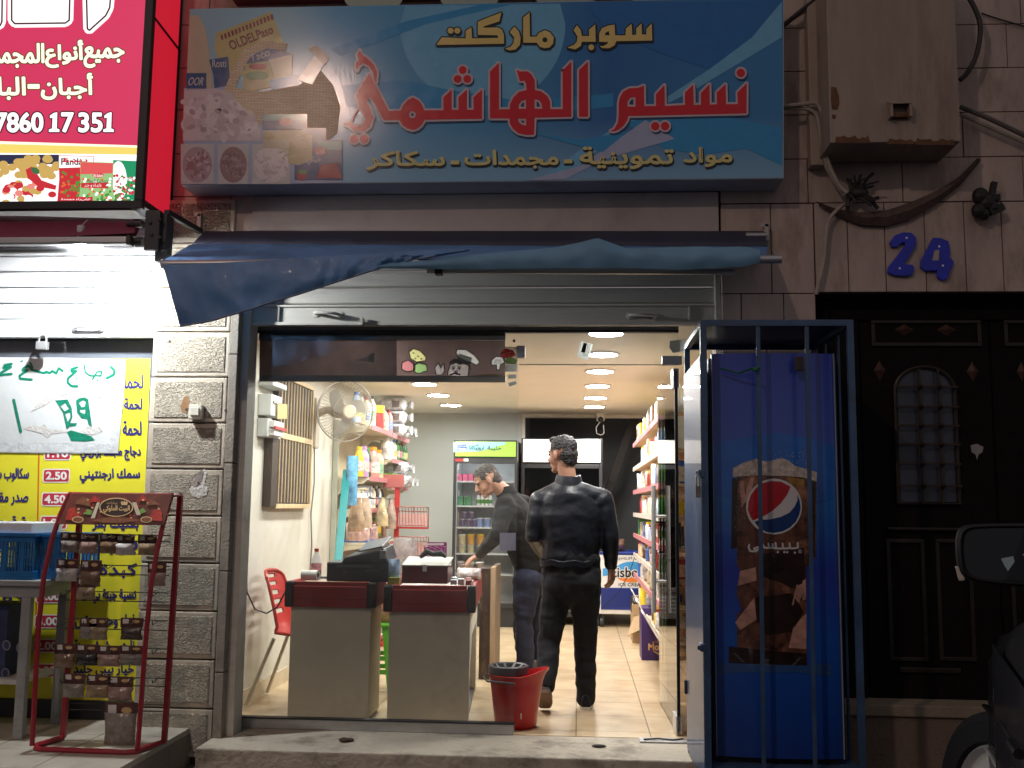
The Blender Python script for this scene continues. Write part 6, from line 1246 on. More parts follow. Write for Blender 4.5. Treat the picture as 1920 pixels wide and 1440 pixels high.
MB().box(fx0+.03, fx1-.03, YF-.02, YF-.014, .25, zh0-.065).build('pane', glassmat('fridge glass', (.97, .98, .98), .7), d)
MB().box(fx1-.065, fx1-.05, YF-.06, YF-.031, .9, 1.3).build('handle', pk_grey, d, bevel=.004)
pr = Print(YF-.0305, .0008); pr.rect(854, 860, 868, 865, redc, 1); pr.rect(869.5, 860, 878, 865, wpl, 1); pr.build('door_label', d)
G1 = 'tubs and bottles in the tall green headed fridge'
tubm = lambda n, c: M('tub '+n, c, .35, scale=22, var=.3)
def ftub(px, zsh, w, h, m_, cap, label, name='yogurt_tub', cat='tub', dy=.10):
    c = P(px, 950, YF+dy); r = w/2; o = T(name, label, cat, (c.x, YF+dy, zsh), G1); q = Vector((c.x, YF+dy, zsh+.001))
    MB().lathe([(.001, 0), (r*.86, 0), (r*.97, h*.86), (.001, h*.86)], q, 14).build('cup', m_, o, True); MB().lathe([(r*1.02, h*.861), (r*1.02, h*.97), (.001, h)], q, 14).build('lid', cap, o, True)
# row 1 pink boxes
for k in range(4):
    c = P(862+k*10.5, 895, YF+.1); thing1(MB().box(c.x-.026, c.x+.026, YF+.08, YF+.2, szs[0]+.001, szs[0]+.075), 'pink_carton', M('pink carton', (.62, .10, .22), .4, scale=30, var=.3), 'pink cream carton on the top shelf of the green headed fridge', 'carton', 'pink cartons in the fridge', bevel=.002)
for k in range(3): c = P(913+k*12, 895, YF+.1); ftub(913+k*12, szs[0], .06, .07, tubm('mauve', (.4, .2, .3)), fint, 'small mauve tub on the top shelf of the green headed fridge')
for k in range(2):
    c = P(862+k*15, 935, YF+.1); thing1(MB().box(c.x-.036, c.x+.036, YF+.08, YF+.18, szs[1]+.001, szs[1]+.10), 'green_carton', M('green pack', (.05, .22, .08), .4, scale=16, var=.9), 'green and white pack on the second shelf of the green headed fridge', 'carton', 'green packs in the fridge', bevel=.003)
for k in range(4):
    c = P(897+k*7.5, 935, YF+.1); bottle('yogurt_drink', 'white bottle with green label and red cap on the second fridge shelf', (c.x, YF+.1, szs[1]+.001), .125, .021, cols['white'], cols['red'], G1, cols['green'], neck=.6)
for k in range(3): ftub(868+k*11, szs[2], .06, .085, tubm('purple', (.16, .11, .2)), tubm('lilac lid', (.45, .4, .5)), 'purple cup on the third shelf of the green headed fridge')
for k in range(2): ftub(871+k*13, szs[2]+.087, .06, .075, tubm('purple', (.16, .11, .2)), tubm('lilac lid', (.45, .4, .5)), 'purple cup stacked on the third shelf cups of the fridge')
for k in range(2): ftub(900+k*14, szs[2], .074, .10, tubm('blue white', (.25, .32, .55)), fint, 'blue and white tub on the third shelf of the green headed fridge')
for k, px in enumerate((868, 884, 902)): ftub(px, szs[3], .078, .085, tubm('white yellow', (.62, .55, .35)), fint, 'white and yellow tub in the lower row of the fourth fridge shelf')
for k, px in enumerate((868, 884, 902)): ftub(px, szs[3]+.088, .082, .115, (tubm('white yellow', (.62, .55, .35)), tubm('orange', (.72, .36, .08)), tubm('orange', (.72, .36, .08)))[k], (fint, cols['yellow'], cols['yellow'])[k], ('white and yellow tub stacked in the upper row of the fourth fridge shelf', 'orange tub with yellow lid, left one on the fourth fridge shelf', 'orange tub with yellow lid, right one on the fourth fridge shelf')[k])
for k, px in enumerate((866, 884, 902)): ftub(px, .551, .085, .13, tubm('cream brown', (.45, .32, .28)), fint, 'cream tub with brown band on the lowest fridge shelf')
for s_, zz_ in enumerate((szs[1], szs[2], szs[3])):
    for k in range(3): ftub(858-s_*.6, zz_+.055*k, .045, .053, fint, tubm('grey lid', (.5, .48, .5)), 'tiny white cup stacked at the left side of the fridge', dy=.16)

# dark fridge with blank lit header
f2 = T('drinks_fridge', 'wide black drinks fridge with blank white lit header', 'fridge', (-.19, 5.85, 0)); Y2 = 5.56; gx0, gx1 = -.635, .262; z2 = P(1045, 822, Y2).z; zq = P(1045, 868, Y2).z
MB().box(gx0, gx0+.035, Y2, Y2+.58, .09, z2).box(gx1-.035, gx1, Y2, Y2+.58, .09, z2).box(gx0+.036, gx1-.036, Y2+.54, Y2+.58, .09, z2).box(gx0+.036, gx1-.036, Y2, Y2+.539, z2-.02, z2).box(gx0+.036, gx1-.036, Y2, Y2+.539, zq-.06, zq-.01).box(gx0+.036, gx1-.036, Y2, Y2+.539, .09, .36).build('case', fblk, f2, bevel=.004)
MB().box(gx0+.02, gx1-.025, Y2-.012, Y2-.001, zq+.008, z2-.012).build('header', backlit('blank header light', (1, .93, .84), .95), f2)
m = MB(); 
for k in range(5): m.box(gx0+.08, gx1-.08, Y2-.006, Y2-.001, .15+.04*k, .165+.04*k)
m.build('vent_slats', pk_grey, f2)
d = MB().box(gx0+.004, gx0+.04, Y2-.03, Y2-.002, .37, zq-.02).box(gx1-.04, gx1-.004, Y2-.03, Y2-.002, .37, zq-.02).box(gx0+.041, gx1-.041, Y2-.03, Y2-.002, zq-.06, zq-.02).box(gx0+.041, gx1-.041, Y2-.03, Y2-.002, .37, .42).build('door', fblk, f2, bevel=.003)
MB().box(gx0+.04, gx1-.04, Y2-.02, Y2-.014, .42, zq-.06).build('pane', glassmat('dark fridge glass', (.5, .52, .52), 1.0), d)
for z in (.42, .75, 1.08, 1.4): MB().box(gx0+.04, gx1-.04, Y2+.04, Y2+.52, z-.012, z).build('shelf', M('grey wire shelf', (.2, .2, .2), .5), f2)
MB().box(gx1-.034, gx1-.004, Y2-.034, Y2-.031, .30, .34).build('red_badge', redc, f2)
for x in (gx0+.06, gx1-.06): MB().lathe([(.001, -.02), (.04, -.02), (.045, 0), (.04, .02), (.001, .02)], (x, Y2+.05, .045), 14, (1, 0, 0)).build('caster', pk_grey, f2, True)
for k in range(12):
    x = gx0+.10+.065*k; z = (.421, .751, 1.081)[k % 3]; bottle('drink_bottle', 'dark drink bottle dimly seen inside the wide black fridge', (x, Y2+.14, z), .24, .03, cols['brown'], cols['red'], 'dim bottles in the wide black fridge', neck=.4)

# ice cream freezer
zf0, zf1 = .14, P(1185, 1040, 5.5).z; if0 = P(1118, 1100, 5.45).x; if1 = XE-.02; YI = 5.45
ic = T('ice_cream_freezer', 'white chest freezer with round ice cream logo and blue vent grille', 'freezer', (.7, 5.7, 0)); wfz = M('white freezer enamel', (.70, .69, .66), .35, scale=3, var=.05); bfz = M('blue freezer trim', (.015, .035, .22), .4)
MB().box(if0, if1, YI, YI+.6, zf0, zf1).build('cabinet', wfz, ic, bevel=.012); MB().box(if0-.008, if1, YI-.01, YI+.61, zf1+.001, zf1+.03).build('lid_frame', bfz, ic, bevel=.006)
MB().box(if0+.05, if0+.45, YI-.006, YI-.0005, P(1150, 1143, YI).z, P(1150, 1102, YI).z).build('vent_grille', bfz, ic)
m = MB(); a = P(1145, 1103, YI)
for k in range(7): z = P(1150, 1105.5+5*k, YI).z; m.box(if0+.06, if0+.44, YI-.010, YI-.0065, z-.008, z-.003)
m.build('vent_slat', M('dark blue slat', (.008, .018, .12), .4), ic)
for x in (if0+.06, if0+.5): MB().lathe([(.001, -.02), (.05, -.02), (.055, 0), (.05, .02), (.001, .02)], (x, YI+.06, .056), 14, (1, 0, 0)).bar((x, YI+.06, .06), (x+.03, YI+.06, .14), .03).build('caster', pk_black, ic, True)
pr = Print(YI-.0005, .0012); lb_ = M('logo blue', (.05, .28, .58), .4); lo_ = M('logo orange', (.72, .20, .03), .4); li_ = M('logo black', (.012, .012, .015), .4)
pr.disc(1184, 1072, 32, 19, lb_, 1, 32, 180, 360); pr.disc(1184, 1074, 32, 18, lo_, 1.1, 32, 0, 180); pr.poly([(1130, 1066), (1152, 1062), (1152, 1078), (1130, 1080)], lb_, .8)
pr.text('Eisberg', 1146, 1064, 1216, 1088, li_, wfz, 2.2, 3, 1.1); pr.text('PREMIUM QUALITY', 1152, 1044, 1222, 1050, li_, None, 0, 2, quad=[(1152, 1046), (1222, 1042), (1222, 1048), (1152, 1052)]); pr.text('ICE CREAM', 1160, 1093, 1208, 1099, li_, None, 0, 2, .3)
pr.build('logo', ic)
pouch('brown_bag', 'crumpled brown bag lying on the ice cream freezer', 'bag', (if0+.16, YI+.18, zf1+.031), .3, .13, .25, shiny('brown film', (.22, .12, .09), s=12))
thing1(MB().tube([P(1193, 1035, 5.2), P(1180, 1075, 5.3), P(1160, 1110, 5.35), P(1128, 1142, 5.4)], .004, 5), 'black_cable', blackm, 'thin black cable running slantwise across the front of the freezer', 'cable', smooth=True)

# ---------------------------------------------------------------- right shelving
rs = T('wall_shelves', 'long wooden toned wall shelving crammed with groceries at the right', 'shelving', (.8, 3.2, 0)); RX = .57; RY0, RY1 = 1.34, 5.15
wsh_ = M('peach shelf board', (.60, .42, .26), .45, scale=5, var=.1); rzs = [1.93, 1.68, 1.44, 1.21, 1.0, .80, .60, .37]
for y in (RY0-.03, 2.6, 3.88, RY1): MB().box(XE-.06, XE-.003, y, y+.03, 0, 2.05).build('upright', shelfm, rs)
for z in rzs:
    for y0_, y1_ in ((RY0, 2.597), (2.633, 3.877), (3.913, RY1-.003)):
        s = MB().box(RX+.012, XE-.062, y0_, y1_, z-.022, z).build('shelf', wsh_, rs, bevel=.002)
        MB().box(RX, RX+.011, y0_+.004, y1_-.004, z-.03, z+.012).build('price_rail', (railp, M('white price rail', (.62, .55, .48), .4, scale=50, var=.25))[rzs.index(z) % 2], s)
MB().box(XE-.060, XE-.052, RY0, RY1, .05, 2.0).build('back_panel', M('cream shelf back', (.62, .52, .38), .5), rs)
thing1(MB().box(RX+.06, XE-.09, RY0-.012, RY0-.002, 1.685, 1.90), 'white_board', M('white end board', (.78, .74, .66), .5), 'plain white board closing the near end of the right shelves', 'board', bevel=.002)
for k in range(4): bottle('water_bottle', 'clear bottle %s on top of the near end of the right shelves' % ('nearest the aisle', 'second from the aisle', 'third from the aisle', 'nearest the wall')[k], (RX+.09+.09*k, RY0+.02, 1.931), .26, .04, clearp, cols['white'], 'clear bottles at the shelf end')
names = [('cereal_box', 'box'), ('biscuit_box', 'box'), ('jar', 'jar'), ('can', 'can'), ('noodle_bag', 'bag'), ('bottle', 'bottle')]
cn = ['peach', 'yellow', 'white', 'red', 'cream', 'blue', 'cream', 'brown', 'green', 'sky', 'white', 'pale', 'pale']
cols['pale'] = col('pale grey', (.50, .46, .42), var=.6, scale=22)
words = ('top', 'second', 'third', 'fourth', 'fifth', 'sixth', 'seventh', 'lowest'); place_w = ('nearest', 'second', 'third', 'fourth', 'fifth', 'sixth', 'seventh', 'eighth', 'ninth', 'tenth', 'eleventh', 'twelfth', 'thirteenth', 'fourteenth')
rnd = random.Random(21)
for si, z in enumerate(rzs):
    y = RY0+.10; n = 0
    while y < RY1-.15 and n < 14:
        kind, cat = rnd.choice(names); cname = rnd.choice(cn); mt = cols[cname]; w = rnd.uniform(.11, .26); X = RX+.05+rnd.uniform(0, .03)
        if 2.5 < y < 2.66 or 3.8 < y < 3.94: y += .16
        hm = min(.2, (rzs[si-1]-z-.035) if si else .30); h = hm*rnd.uniform(.72, .98); lb = '%s %s, %s along the %s shelf of the right hand wall' % (cname, kind.replace('_', ' '), place_w[n], words[si])
        G2 = 'groceries on the right hand shelves'
        if cat == 'box':
            o = thing1(MB().box(X-.03, X+.12, y-w/2+.01, y+w/2-.01, z+.001, z+h), kind, mt, lb, cat, G2, bevel=.003)
            MB().box(X-.015, X+.105, y-w/2+.0085, y-w/2+.0098, z+h*.12, z+h*(.5+.3*rnd.random())).build('label_patch', cols[rnd.choice(cn)], o); MB().box(X-.0315, X-.0302, y-w/2+.03, y+w/2-.03, z+h*.35, z+h*.75).build('label_patch', cols[rnd.choice(cn)], o)
        elif cat in ('jar', 'can'):
            r = min(.05, w/2); o = T(kind, lb, cat, (X, y, z), G2); q = Vector((X, y, z+.001)); MB().lathe([(.001, 0), (r*.95, 0), (r, .008), (r, h*.8), (r*.85, h*.86), (.001, h*.86)], q, 12).build('body', mt, o, True); MB().lathe([(r*.9, h*.861), (r*.9, h-.004), (.001, h)], q, 12).build('lid', cols[rnd.choice(('red', 'white', 'yellow'))], o, True); w = 2.3*r
        elif cat == 'bag': pouch(kind, lb, cat, (X+.02, y, z+.001), .14, h, w*.8, shiny(cname, mt.node_tree.nodes['Color Ramp'].color_ramp.elements[0].color[:3], s=16), G2)
        else: bottle(kind, lb, (X, y, z+.001), h, .036, mt, cols[rnd.choice(('white', 'red', 'blue'))], G2); w = .085
        y += w+rnd.uniform(.004, .02); n += 1
        if n > 8: y += rnd.uniform(.08, .2)
# near end of the shelves seen through the open glass door
wb = thing1(MB().box(RX+.07, XE-.08, 1.36, 1.40, 1.70, 1.90), 'white_board', M('white end board', (.72, .68, .6), .5), 'plain white board at the near end of the right shelves', 'board', bevel=.003) if False else None
# loose things at the foot
cx = T('open_carton', 'open brown cardboard box with hanging flap under the right shelves', 'carton', tuple(PZ(1196, 1205, 0))); crd = M('brown cardboard', (.42, .28, .15), .7, scale=9, bump=.2); q = PZ(1186, 1206, 0)
MB().box(q.x-.0, q.x+.30, q.y, q.y+.010, .0, .36).box(q.x, q.x+.30, q.y+.33, q.y+.34, 0, .36).box(q.x, q.x+.01, q.y+.0101, q.y+.3299, 0, .36).box(q.x+.29, q.x+.30, q.y+.0101, q.y+.3299, 0, .36).box(q.x+.01, q.x+.29, q.y+.0101, q.y+.3299, 0, .01).build('carton', crd, cx)
MB().hexa([(q.x+.01, q.y-.002, .24), (q.x+.20, q.y-.002, .30), (q.x+.17, q.y-.10, .18), (q.x-.06, q.y-.12, .08)], (.003, -.004, .006)).build('flap', crd, cx); MB().box(q.x+.02, q.x+.09, q.y-.002, q.y-.0005, .10, .26).build('green_print', cols['green'], cx)
pouch('black_bag', 'crumpled black bag stuffed in the open cardboard box', 'bag', (q.x+.10, q.y+.16, .27), .22, .15, .24, shiny('black film', (.03, .025, .02), s=10))
px_ = PZ(1203, 1238, 0); pbx2 = thing1(MB().box(px_.x, px_.x+.30, px_.y, px_.y+.30, 0, .43), 'purple_carton', M('deep purple carton', (.045, .02, .12), .45, scale=5, var=.12), 'deep purple cake carton standing on the floor below the right shelves', 'carton', bevel=.004)
pr = Print(px_.y-.0006, .001); ttl = M('gold carton lettering', (.58, .36, .16), .45); pr.text('Molto', 1216, 1207, 1252, 1219, ttl, None, 0, 2, 1.2); pr.stroke([(1226, 1221), (1234, 1226), (1243, 1225), (1248, 1220)], 2.4, ttl, 2); pr.text('مولتو', 1222, 1200, 1246, 1206, ttl, None, 0, 2); pr.build('lettering', pbx2)
for k in range(3): thing1(MB().hexa([(RX-.005, 1.75+.75*k, .36+.01*k), (RX-.005, 2.15+.75*k, .36+.01*k), (RX-.10, 2.1+.75*k, .52+.02*k), (RX-.10, 1.8+.75*k, .52+.02*k)], (-.008, 0, -.003)), 'display_tray', M('white display card', (.6, .55, .48), .5, scale=20, var=.2), '%s tilted white display card hanging off the low right shelf' % ('nearest', 'middle', 'farthest')[k], 'display card', 'tilted display cards')

# ---------------------------------------------------------------- mop bucket
bk = T('mop_bucket', 'red mop bucket with grey wringer standing half behind the glass edge', 'bucket', tuple(PZ(964, 1372, 0))); c = PZ(964, 1372, 0); c.y += .14; redb = M('red bucket plastic', (.50, .008, .014), .3, scale=6, var=.08, coat=.2); gryb = M('grey wringer plastic', (.09, .085, .095), .45)
rb_ = .138; hb_ = .305
def ell(rx, ry, z, spout=0, lip=0): return [Vector((c.x+rx*math.cos(2*math.pi*k/36)*(1+spout*max(0, math.cos(2*math.pi*k/36))**6), c.y+ry*math.sin(2*math.pi*k/36), z+lip*max(0, math.cos(2*math.pi*k/36))**2)) for k in range(36)]
rows = [ell(.001, .001, .002), ell(.112, .105, .002), ell(.122, .113, .02), ell(.150, .13, .24), ell(.153, .133, .275, .13, .03), ell(.160, .14, .29, .18, .035), ell(.165, .145, .300, .18, .04), ell(.160, .14, .302, .18, .04), ell(.148, .128, .27, .1, .02), ell(.118, .108, .03), ell(.001, .001, .025)]
MB().grid(rows, True).build('bucket', redb, bk, True)
m = MB(); wc = Vector((c.x-.045, c.y, 0)); rw_ = [[Vector((wc.x+r*math.cos(2*math.pi*k/24), wc.y+r*.95*math.sin(2*math.pi*k/24), z)) for k in range(24)] for r, z in ((.118, .305), (.118, .345), (.108, .352), (.10, .345), (.085, .25), (.03, .20), (.001, .20))]
m.grid(rw_, True)
for k in range(10): t = 2*math.pi*k/10; m.bar((wc.x+.10*math.cos(t), wc.y+.095*math.sin(t), .343), (wc.x+.035*math.cos(t), wc.y+.033*math.sin(t), .30), .014, .008)
m.build('wringer', gryb, bk, True)
MB().tube([(c.x-.17, c.y, .295), (c.x-.19, c.y-.04, .285), (c.x-.16, c.y-.13, .275), (c.x, c.y-.158, .268)], .006, 6).build('handle', gryb, bk, True)
MB().box(c.x+.035, c.x+.042, c.y-.139, c.y-.128, .07, .10).build('white_mark', wpl, bk)
# ---------------------------------------------------------------- people
def fuse(mb, name, mat, parent, vox, smooth=4, wrinkle=0, wsc=9, base=None):
    """one continuous skin over overlapping volumes"""
    o = mb.build('raw', mat, None, base=(0, 0, 0), weld=False)
    md = o.modifiers.new('r', 'REMESH'); md.mode = 'VOXEL'; md.voxel_size = vox; md.use_smooth_shade = True
    if smooth: sm = o.modifiers.new('s', 'SMOOTH'); sm.iterations = smooth; sm.factor = .5
    bpy.context.view_layer.update()
    dg = bpy.context.evaluated_depsgraph_get(); me = bpy.data.meshes.new_from_object(o.evaluated_get(dg)); bpy.data.objects.remove(o)
    if wrinkle:
        ns_ = [v.normal.copy() for v in me.vertices]
        for v, n in zip(me.vertices, ns_):
            p = v.co; a = noise.noise(Vector((p.x*wsc, p.y*wsc, p.z*wsc*1.9))); b = noise.noise(Vector((p.x*wsc*2.3+5, p.y*wsc*2.3, p.z*wsc*4))); v.co = p+n*wrinkle*(a+.5*b-abs(a)*.6)
    me.name = name; n = bpy.data.objects.new(name, me); COL.objects.link(n)
    org = Vector(base) if base is not None else (wloc(parent) if parent else Vector())
    for v in me.vertices: v.co -= org
    if parent: n.parent = parent
    else: n.location = org
    for p in me.polygons: p.use_smooth = True
    if not me.materials: me.materials.append(mat)
    return n
def chain(m, pts, rad, n=12):
    for i in range(len(pts)-1): m.cap(pts[i], pts[i+1], rad[i], rad[i+1], n)
def frame(fwd):
    f = Vector(fwd).normalized(); l = Vector((0, 0, 1)).cross(f).normalized(); u = f.cross(l).normalized(); return f, l, u
def hand(m, wrist, d, palm_n, side, curl=.5, s=1.0, spread=.012):
    """palm, four fingers of different lengths with two bends each, thumb from the side of the palm"""
    d = Vector(d).normalized(); pn = Vector(palm_n); pn = (pn-d*pn.dot(d)).normalized(); w = d.cross(pn)*side; wrist = Vector(wrist)
    c = wrist+d*.045*s; m.cap(wrist, wrist+d*.02*s, .026*s, .026*s, 10)
    for k in (-1, 0, 1): m.cap(wrist+d*.02*s+w*.018*k*s, wrist+d*.085*s+w*.026*k*s, .015*s, .0135*s, 10)
    for k, ln in enumerate((.066, .074, .070, .054)):
        b = wrist+d*(.086-.004*abs(k-1.3))*s+w*(.029-.0195*k)*s; e1 = (d+pn*curl*.5).normalized(); e2 = (d+pn*curl*1.6).normalized(); e3 = (d+pn*curl*2.8).normalized(); e1 = (e1+w*(.18-.12*k)*spread/.012*.5).normalized()
        p1 = b+e1*ln*.45*s; p2 = p1+e2*ln*.32*s; p3 = p2+e3*ln*.26*s; chain(m, [b, p1, p2, p3], [.0098*s, .0092*s, .0086*s, .0074*s], 10)
    b = wrist+d*.028*s+w*.026*s; t1 = b+(d*.55+w*.75+pn*.3).normalized()*.036*s; t2 = t1+(d*.85+w*.3+pn*.5).normalized()*.03*s; chain(m, [b, t1, t2], [.014*s, .011*s, .0085*s], 10)
def head(m, c, f, l, u, s=1.0):
    Rm = Matrix((f, l, u)).transposed(); g = lambda a, b, h: c+(f*a+l*b+u*h)*s; E_ = lambda a, b, h, rx, ry, rz: m.ball(g(a, b, h), rx*s, ry*s, rz*s, 18, 12, Rm)
    E_(-.008, 0, .028, .096, .078, .088); E_(.028, 0, -.02, .066, .062, .075); E_(.034, 0, -.072, .052, .046, .040); E_(.074, 0, -.098, .020, .024, .018)
    for q in (1, -1): E_(.052, q*.034, -.036, .03, .026, .03); E_(.074, q*.030, .022, .018, .026, .010); m.ball(g(.0, q*.080, -.012), .017*s, .008*s, .032*s, 12, 9, Rm)
    m.cap(g(.082, 0, .014), g(.112, 0, -.028), .009*s, .016*s, 10); E_(.097, .010, -.034, .013, .010, .009); E_(.097, -.010, -.034, .013, .010, .009)
    E_(.088, 0, -.060, .012, .024, .007); E_(.085, 0, -.071, .012, .022, .008)
def hairs(c, f, l, u, s=1.0, thick=.012, quiff=0):
    m = MB(); Rm = Matrix((f, l, u)).transposed(); g = lambda a, b, h: c+(f*a+l*b+u*h)*s; E_ = lambda a, b, h, rx, ry, rz: m.ball(g(a, b, h), rx*s, ry*s, rz*s, 18, 12, Rm)
    E_(-.014, 0, .048, .094+thick*.6, .074+thick, .074+thick); E_(-.05, 0, -.005, .060, .070, .070); E_(-.062, 0, -.045, .040, .056, .04)
    for q in (1, -1): E_(.012, q*.064, .035, .036, .014, .032)
    if quiff: E_(.055, 0, .098, .035, .052, .024)
    return m
skin = M('warm skin', (.42, .22, .145), .5, scale=14, var=.12, spec=.4, bump=.15, bscale=90); hairb = M('short black hair', (.014, .012, .012), .5, scale=60, var=.5, bump=1.0, bscale=120); hairg = M('greying dark hair', (.05, .042, .036), .6, scale=70, var=.6, bump=1.0, bscale=120)
def leather():
    m = M('black leather', (.006, .008, .014), .42, scale=6, var=.25, spec=.38, bump=.2, bscale=60); return m
blkj = M('black jeans', (.005, .0055, .008), .9, scale=8, var=.15, bump=.2, bscale=160); navyj = M('navy jeans', (.011, .015, .034), .85, scale=6, var=.2, bump=.2, bscale=160); sweat = M('charcoal sweater', (.004, .0042, .0042), .95, scale=5, var=.15, bump=.25, bscale=120)
def eyes_brows(par, c, f, l, u, browm, s=1.0):
    for q in (1, -1):
        e = c+(f*.084+l*q*.031+u*.004)*s; m = MB(); m.ball(e, .0115*s, .0115*s, .008*s, 10, 7); m.build('eye', M('eye dark', (.03, .02, .018), .3), par, True)
        m = MB(); m.cap(c+(f*.090+l*q*.014+u*.020)*s, c+(f*.079+l*q*.048+u*.024)*s, .0055*s, .004*s, 8); m.build('eyebrow', browm, par, True)
    MB().cap(c+(f*.0955+l*.019-u*.0655)*s, c+(f*.0955-l*.019-u*.0655)*s, .0032*s, .0032*s, 8).build('mouth', M('lip line', (.20, .07, .06), .5), par, True)
def shoe(par, heel, toe, mat, sole, up=.085, w=.046, name='shoe', pitch=None):
    heel = Vector(heel); toe = Vector(toe); d = (toe-heel); L_ = d.length; d.normalize(); pl_ = Vector((0, 0, 1)); pl_ = (pl_-d*pl_.dot(d)).normalized(); sd = d.cross(pl_)
    def prof(z, sc, rnd_=1): return [heel+d*(L_*(.5-.5*math.cos(math.pi*k/10)))+sd*sc*w*math.sin(math.pi*min(1, max(0, .06+.88*k/10)))**.5*(1.05 if k > 5 else .88)+pl_*z for k in range(11)]
    def loop(z, sc, fn=None):
        a = prof(z, sc); b = prof(z, -sc); pts = a+list(reversed(b))
        if fn: pts = [p+pl_*fn(max(0, min(1, (p-heel).dot(d)/L_))) for p in pts]
        return pts
    m = MB(); rr_ = [loop(.0, .96), loop(.022, 1.0)]; m.grid(rr_, True); n = len(rr_[0]); m.f.append(tuple(reversed(range(n)))); m.m.append(0); m.f.append(tuple(range(n, 2*n))); m.m.append(0)
    o = m.build(name, sole, par, True)
    m = MB(); hf = lambda k: (lambda t: up*(1-max(0, (t-.38))/.62*.62))(k)
    rr_ = [loop(.0225, .97), loop(.0, .97, lambda t: .022+hf(t)*.5), loop(.0, .72, lambda t: .018+hf(t)*.9), loop(.0, .25, lambda t: .02+hf(t))]; m.grid(rr_, True); m.f.append(tuple(range(3*n, 4*n))); m.m.append(0)
    m.build('upper', mat, o, True)
    return o

def man_walking():
    Y = 1.0; q = lambda x, y, dy=0: P(x, y, Y+dy)
    th = R(50); f, l, u = frame((-math.sin(th), math.cos(th), -.06)); hc = q(1055, 852, .0)+f*.0
    sf = frame((-.12, .99, 0)); F_, L_, U_ = sf
    neck0 = q(1066, 905, -.02); chest = q(1072, 960, .0); waist = q(1072, 1030, .0); pelv = q(1068, 1085, 0)
    shL = q(1012, 940, .0); shR = q(1131, 938, .0); elL = q(1001, 1004, -.03); wrL = q(1020, 1038, .30); elR = q(1145, 1005, -.02); wrR = q(1146, 1062, .02)
    hpL = q(1046, 1092, 0); hpR = q(1096, 1092, .0); knL = q(1029, 1205, -.02); anL = q(1024, 1290, -.20); knR = q(1098, 1210, .04); anR = q(1098, 1306, .04)
    b = MB(); head(b, hc, f, l, u); b.cap(neck0+Vector((0, .01, -.05)), hc-u*.06-f*.025, .062, .055, 16)
    chain(b, [chest+U_*.07, waist, pelv], [.12, .115, .125]); b.cap(shL, shR, .05, .05)
    chain(b, [shL, elL, wrL], [.045, .036, .026]); chain(b, [shR, elR, wrR], [.045, .036, .026]); chain(b, [hpL, knL, anL], [.07, .05, .035]); chain(b, [hpR, knR, anR], [.07, .05, .035])
    hand(b, wrL, (.25, 1, .05), (.9, 0, -.3), 1, .55); hand(b, wrR, (.02, .06, -1), (-.85, .5, 0), 1, .65)
    root = fuse(b, 'person', skin, None, .0055, 3, base=(q(1070, 1340).x, 1.0, 0)); tag(root, 'man in black leather jacket walking into the shop, seen from behind', 'person', kind='thing')
    eyes_brows(root, hc, f, l, u, hairb)
    fuse(hairs(hc, f, l, u, 1.0, .007, 1), 'hair', hairb, root, .005, 1, .007, 58)
    j = MB()
    # torso as stacked ellipses
    def ellrow(c, rx, ry, n=22): return [c+L_*(-rx*math.cos(2*math.pi*k/n))+F_*(ry*math.sin(2*math.pi*k/n)) for k in range(n)]
    rows = [ellrow(c, rx, ry) for c, rx, ry in ((pelv+Vector((0, 0, .10)), .176, .135), (pelv+Vector((0, 0, .14)), .186, .145), (waist+Vector((0, 0, .04)), .195, .15), (waist+Vector((0, 0, .16)), .212, .152), (chest+Vector((0, 0, -.02)), .226, .15), (chest+Vector((0, 0, .05)), .214, .136), (neck0+Vector((0, 0, -.07)), .15, .11), (neck0+Vector((0, 0, -.01)), .085, .075), (neck0+Vector((0, .01, .035)), .068, .066))]
    j.grid(rows, True); j.f.append(tuple(reversed(range(22)))); j.m.append(0); k_ = 22*8; j.f.append(tuple(range(k_, k_+22))); j.m.append(0)
    j.ball(shL+Vector((.012, 0, -.012)), .082, .08, .075); j.ball(shR+Vector((-.012, 0, -.012)), .082, .08, .075); j.cap(shL+U_*.012, neck0-U_*.045, .062, .085); j.cap(shR+U_*.012, neck0-U_*.045, .062, .085)
    chain(j, [shL, shL.lerp(elL, .5)+F_*-.01, elL, elL.lerp(wrL, .5), wrL-(wrL-elL).normalized()*.0], [.070, .068, .060, .054, .045]); chain(j, [shR, shR.lerp(elR, .5), elR, elR.lerp(wrR, .5), wrR-Vector((0, 0, -.01))], [.070, .068, .060, .053, .045])
    jk = fuse(j, 'jacket', leather(), root, .008, 6, .006, 6)
    m = MB(); n = 24; cc_ = neck0+Vector((0, .01, .02)); rr_ = [[cc_+L_*(r*math.cos(2*math.pi*k/n))*1.02+F_*(r*math.sin(2*math.pi*k/n))+U_*(h+.012*math.sin(2*math.pi*k/n)) for k in range(n)] for r, h in ((.092, -.035), (.086, .0), (.078, .030), (.072, .032), (.072, .0), (.075, -.03))]; m.grid(rr_, True); m.build('collar', leather(), jk, True)
    m = MB(); n = 40; hz = pelv+Vector((0, 0, .105)); m.grid([[hz+L_*(-.188*math.cos(2*math.pi*k/n)*s_)+F_*(.146*math.sin(2*math.pi*k/n)*s_)+Vector((0, 0, h_+.006*math.sin(k*1.3))) for k in range(n)] for h_, s_ in ((-.018, .97), (-.022, 1.02), (.012, 1.035), (.018, .99))], True); m.build('hem', leather(), jk, True)
    # back seams
    m = MB(); 
    t = MB(); chain(t, [hpL.lerp(hpR, .5)+Vector((0, 0, .17)), hpL.lerp(hpR, .5)+Vector((0, 0, -.02))], [.15, .14]); t.cap(hpL+Vector((.01, 0, .13)), hpR+Vector((-.01, 0, .13)), .115, .115)
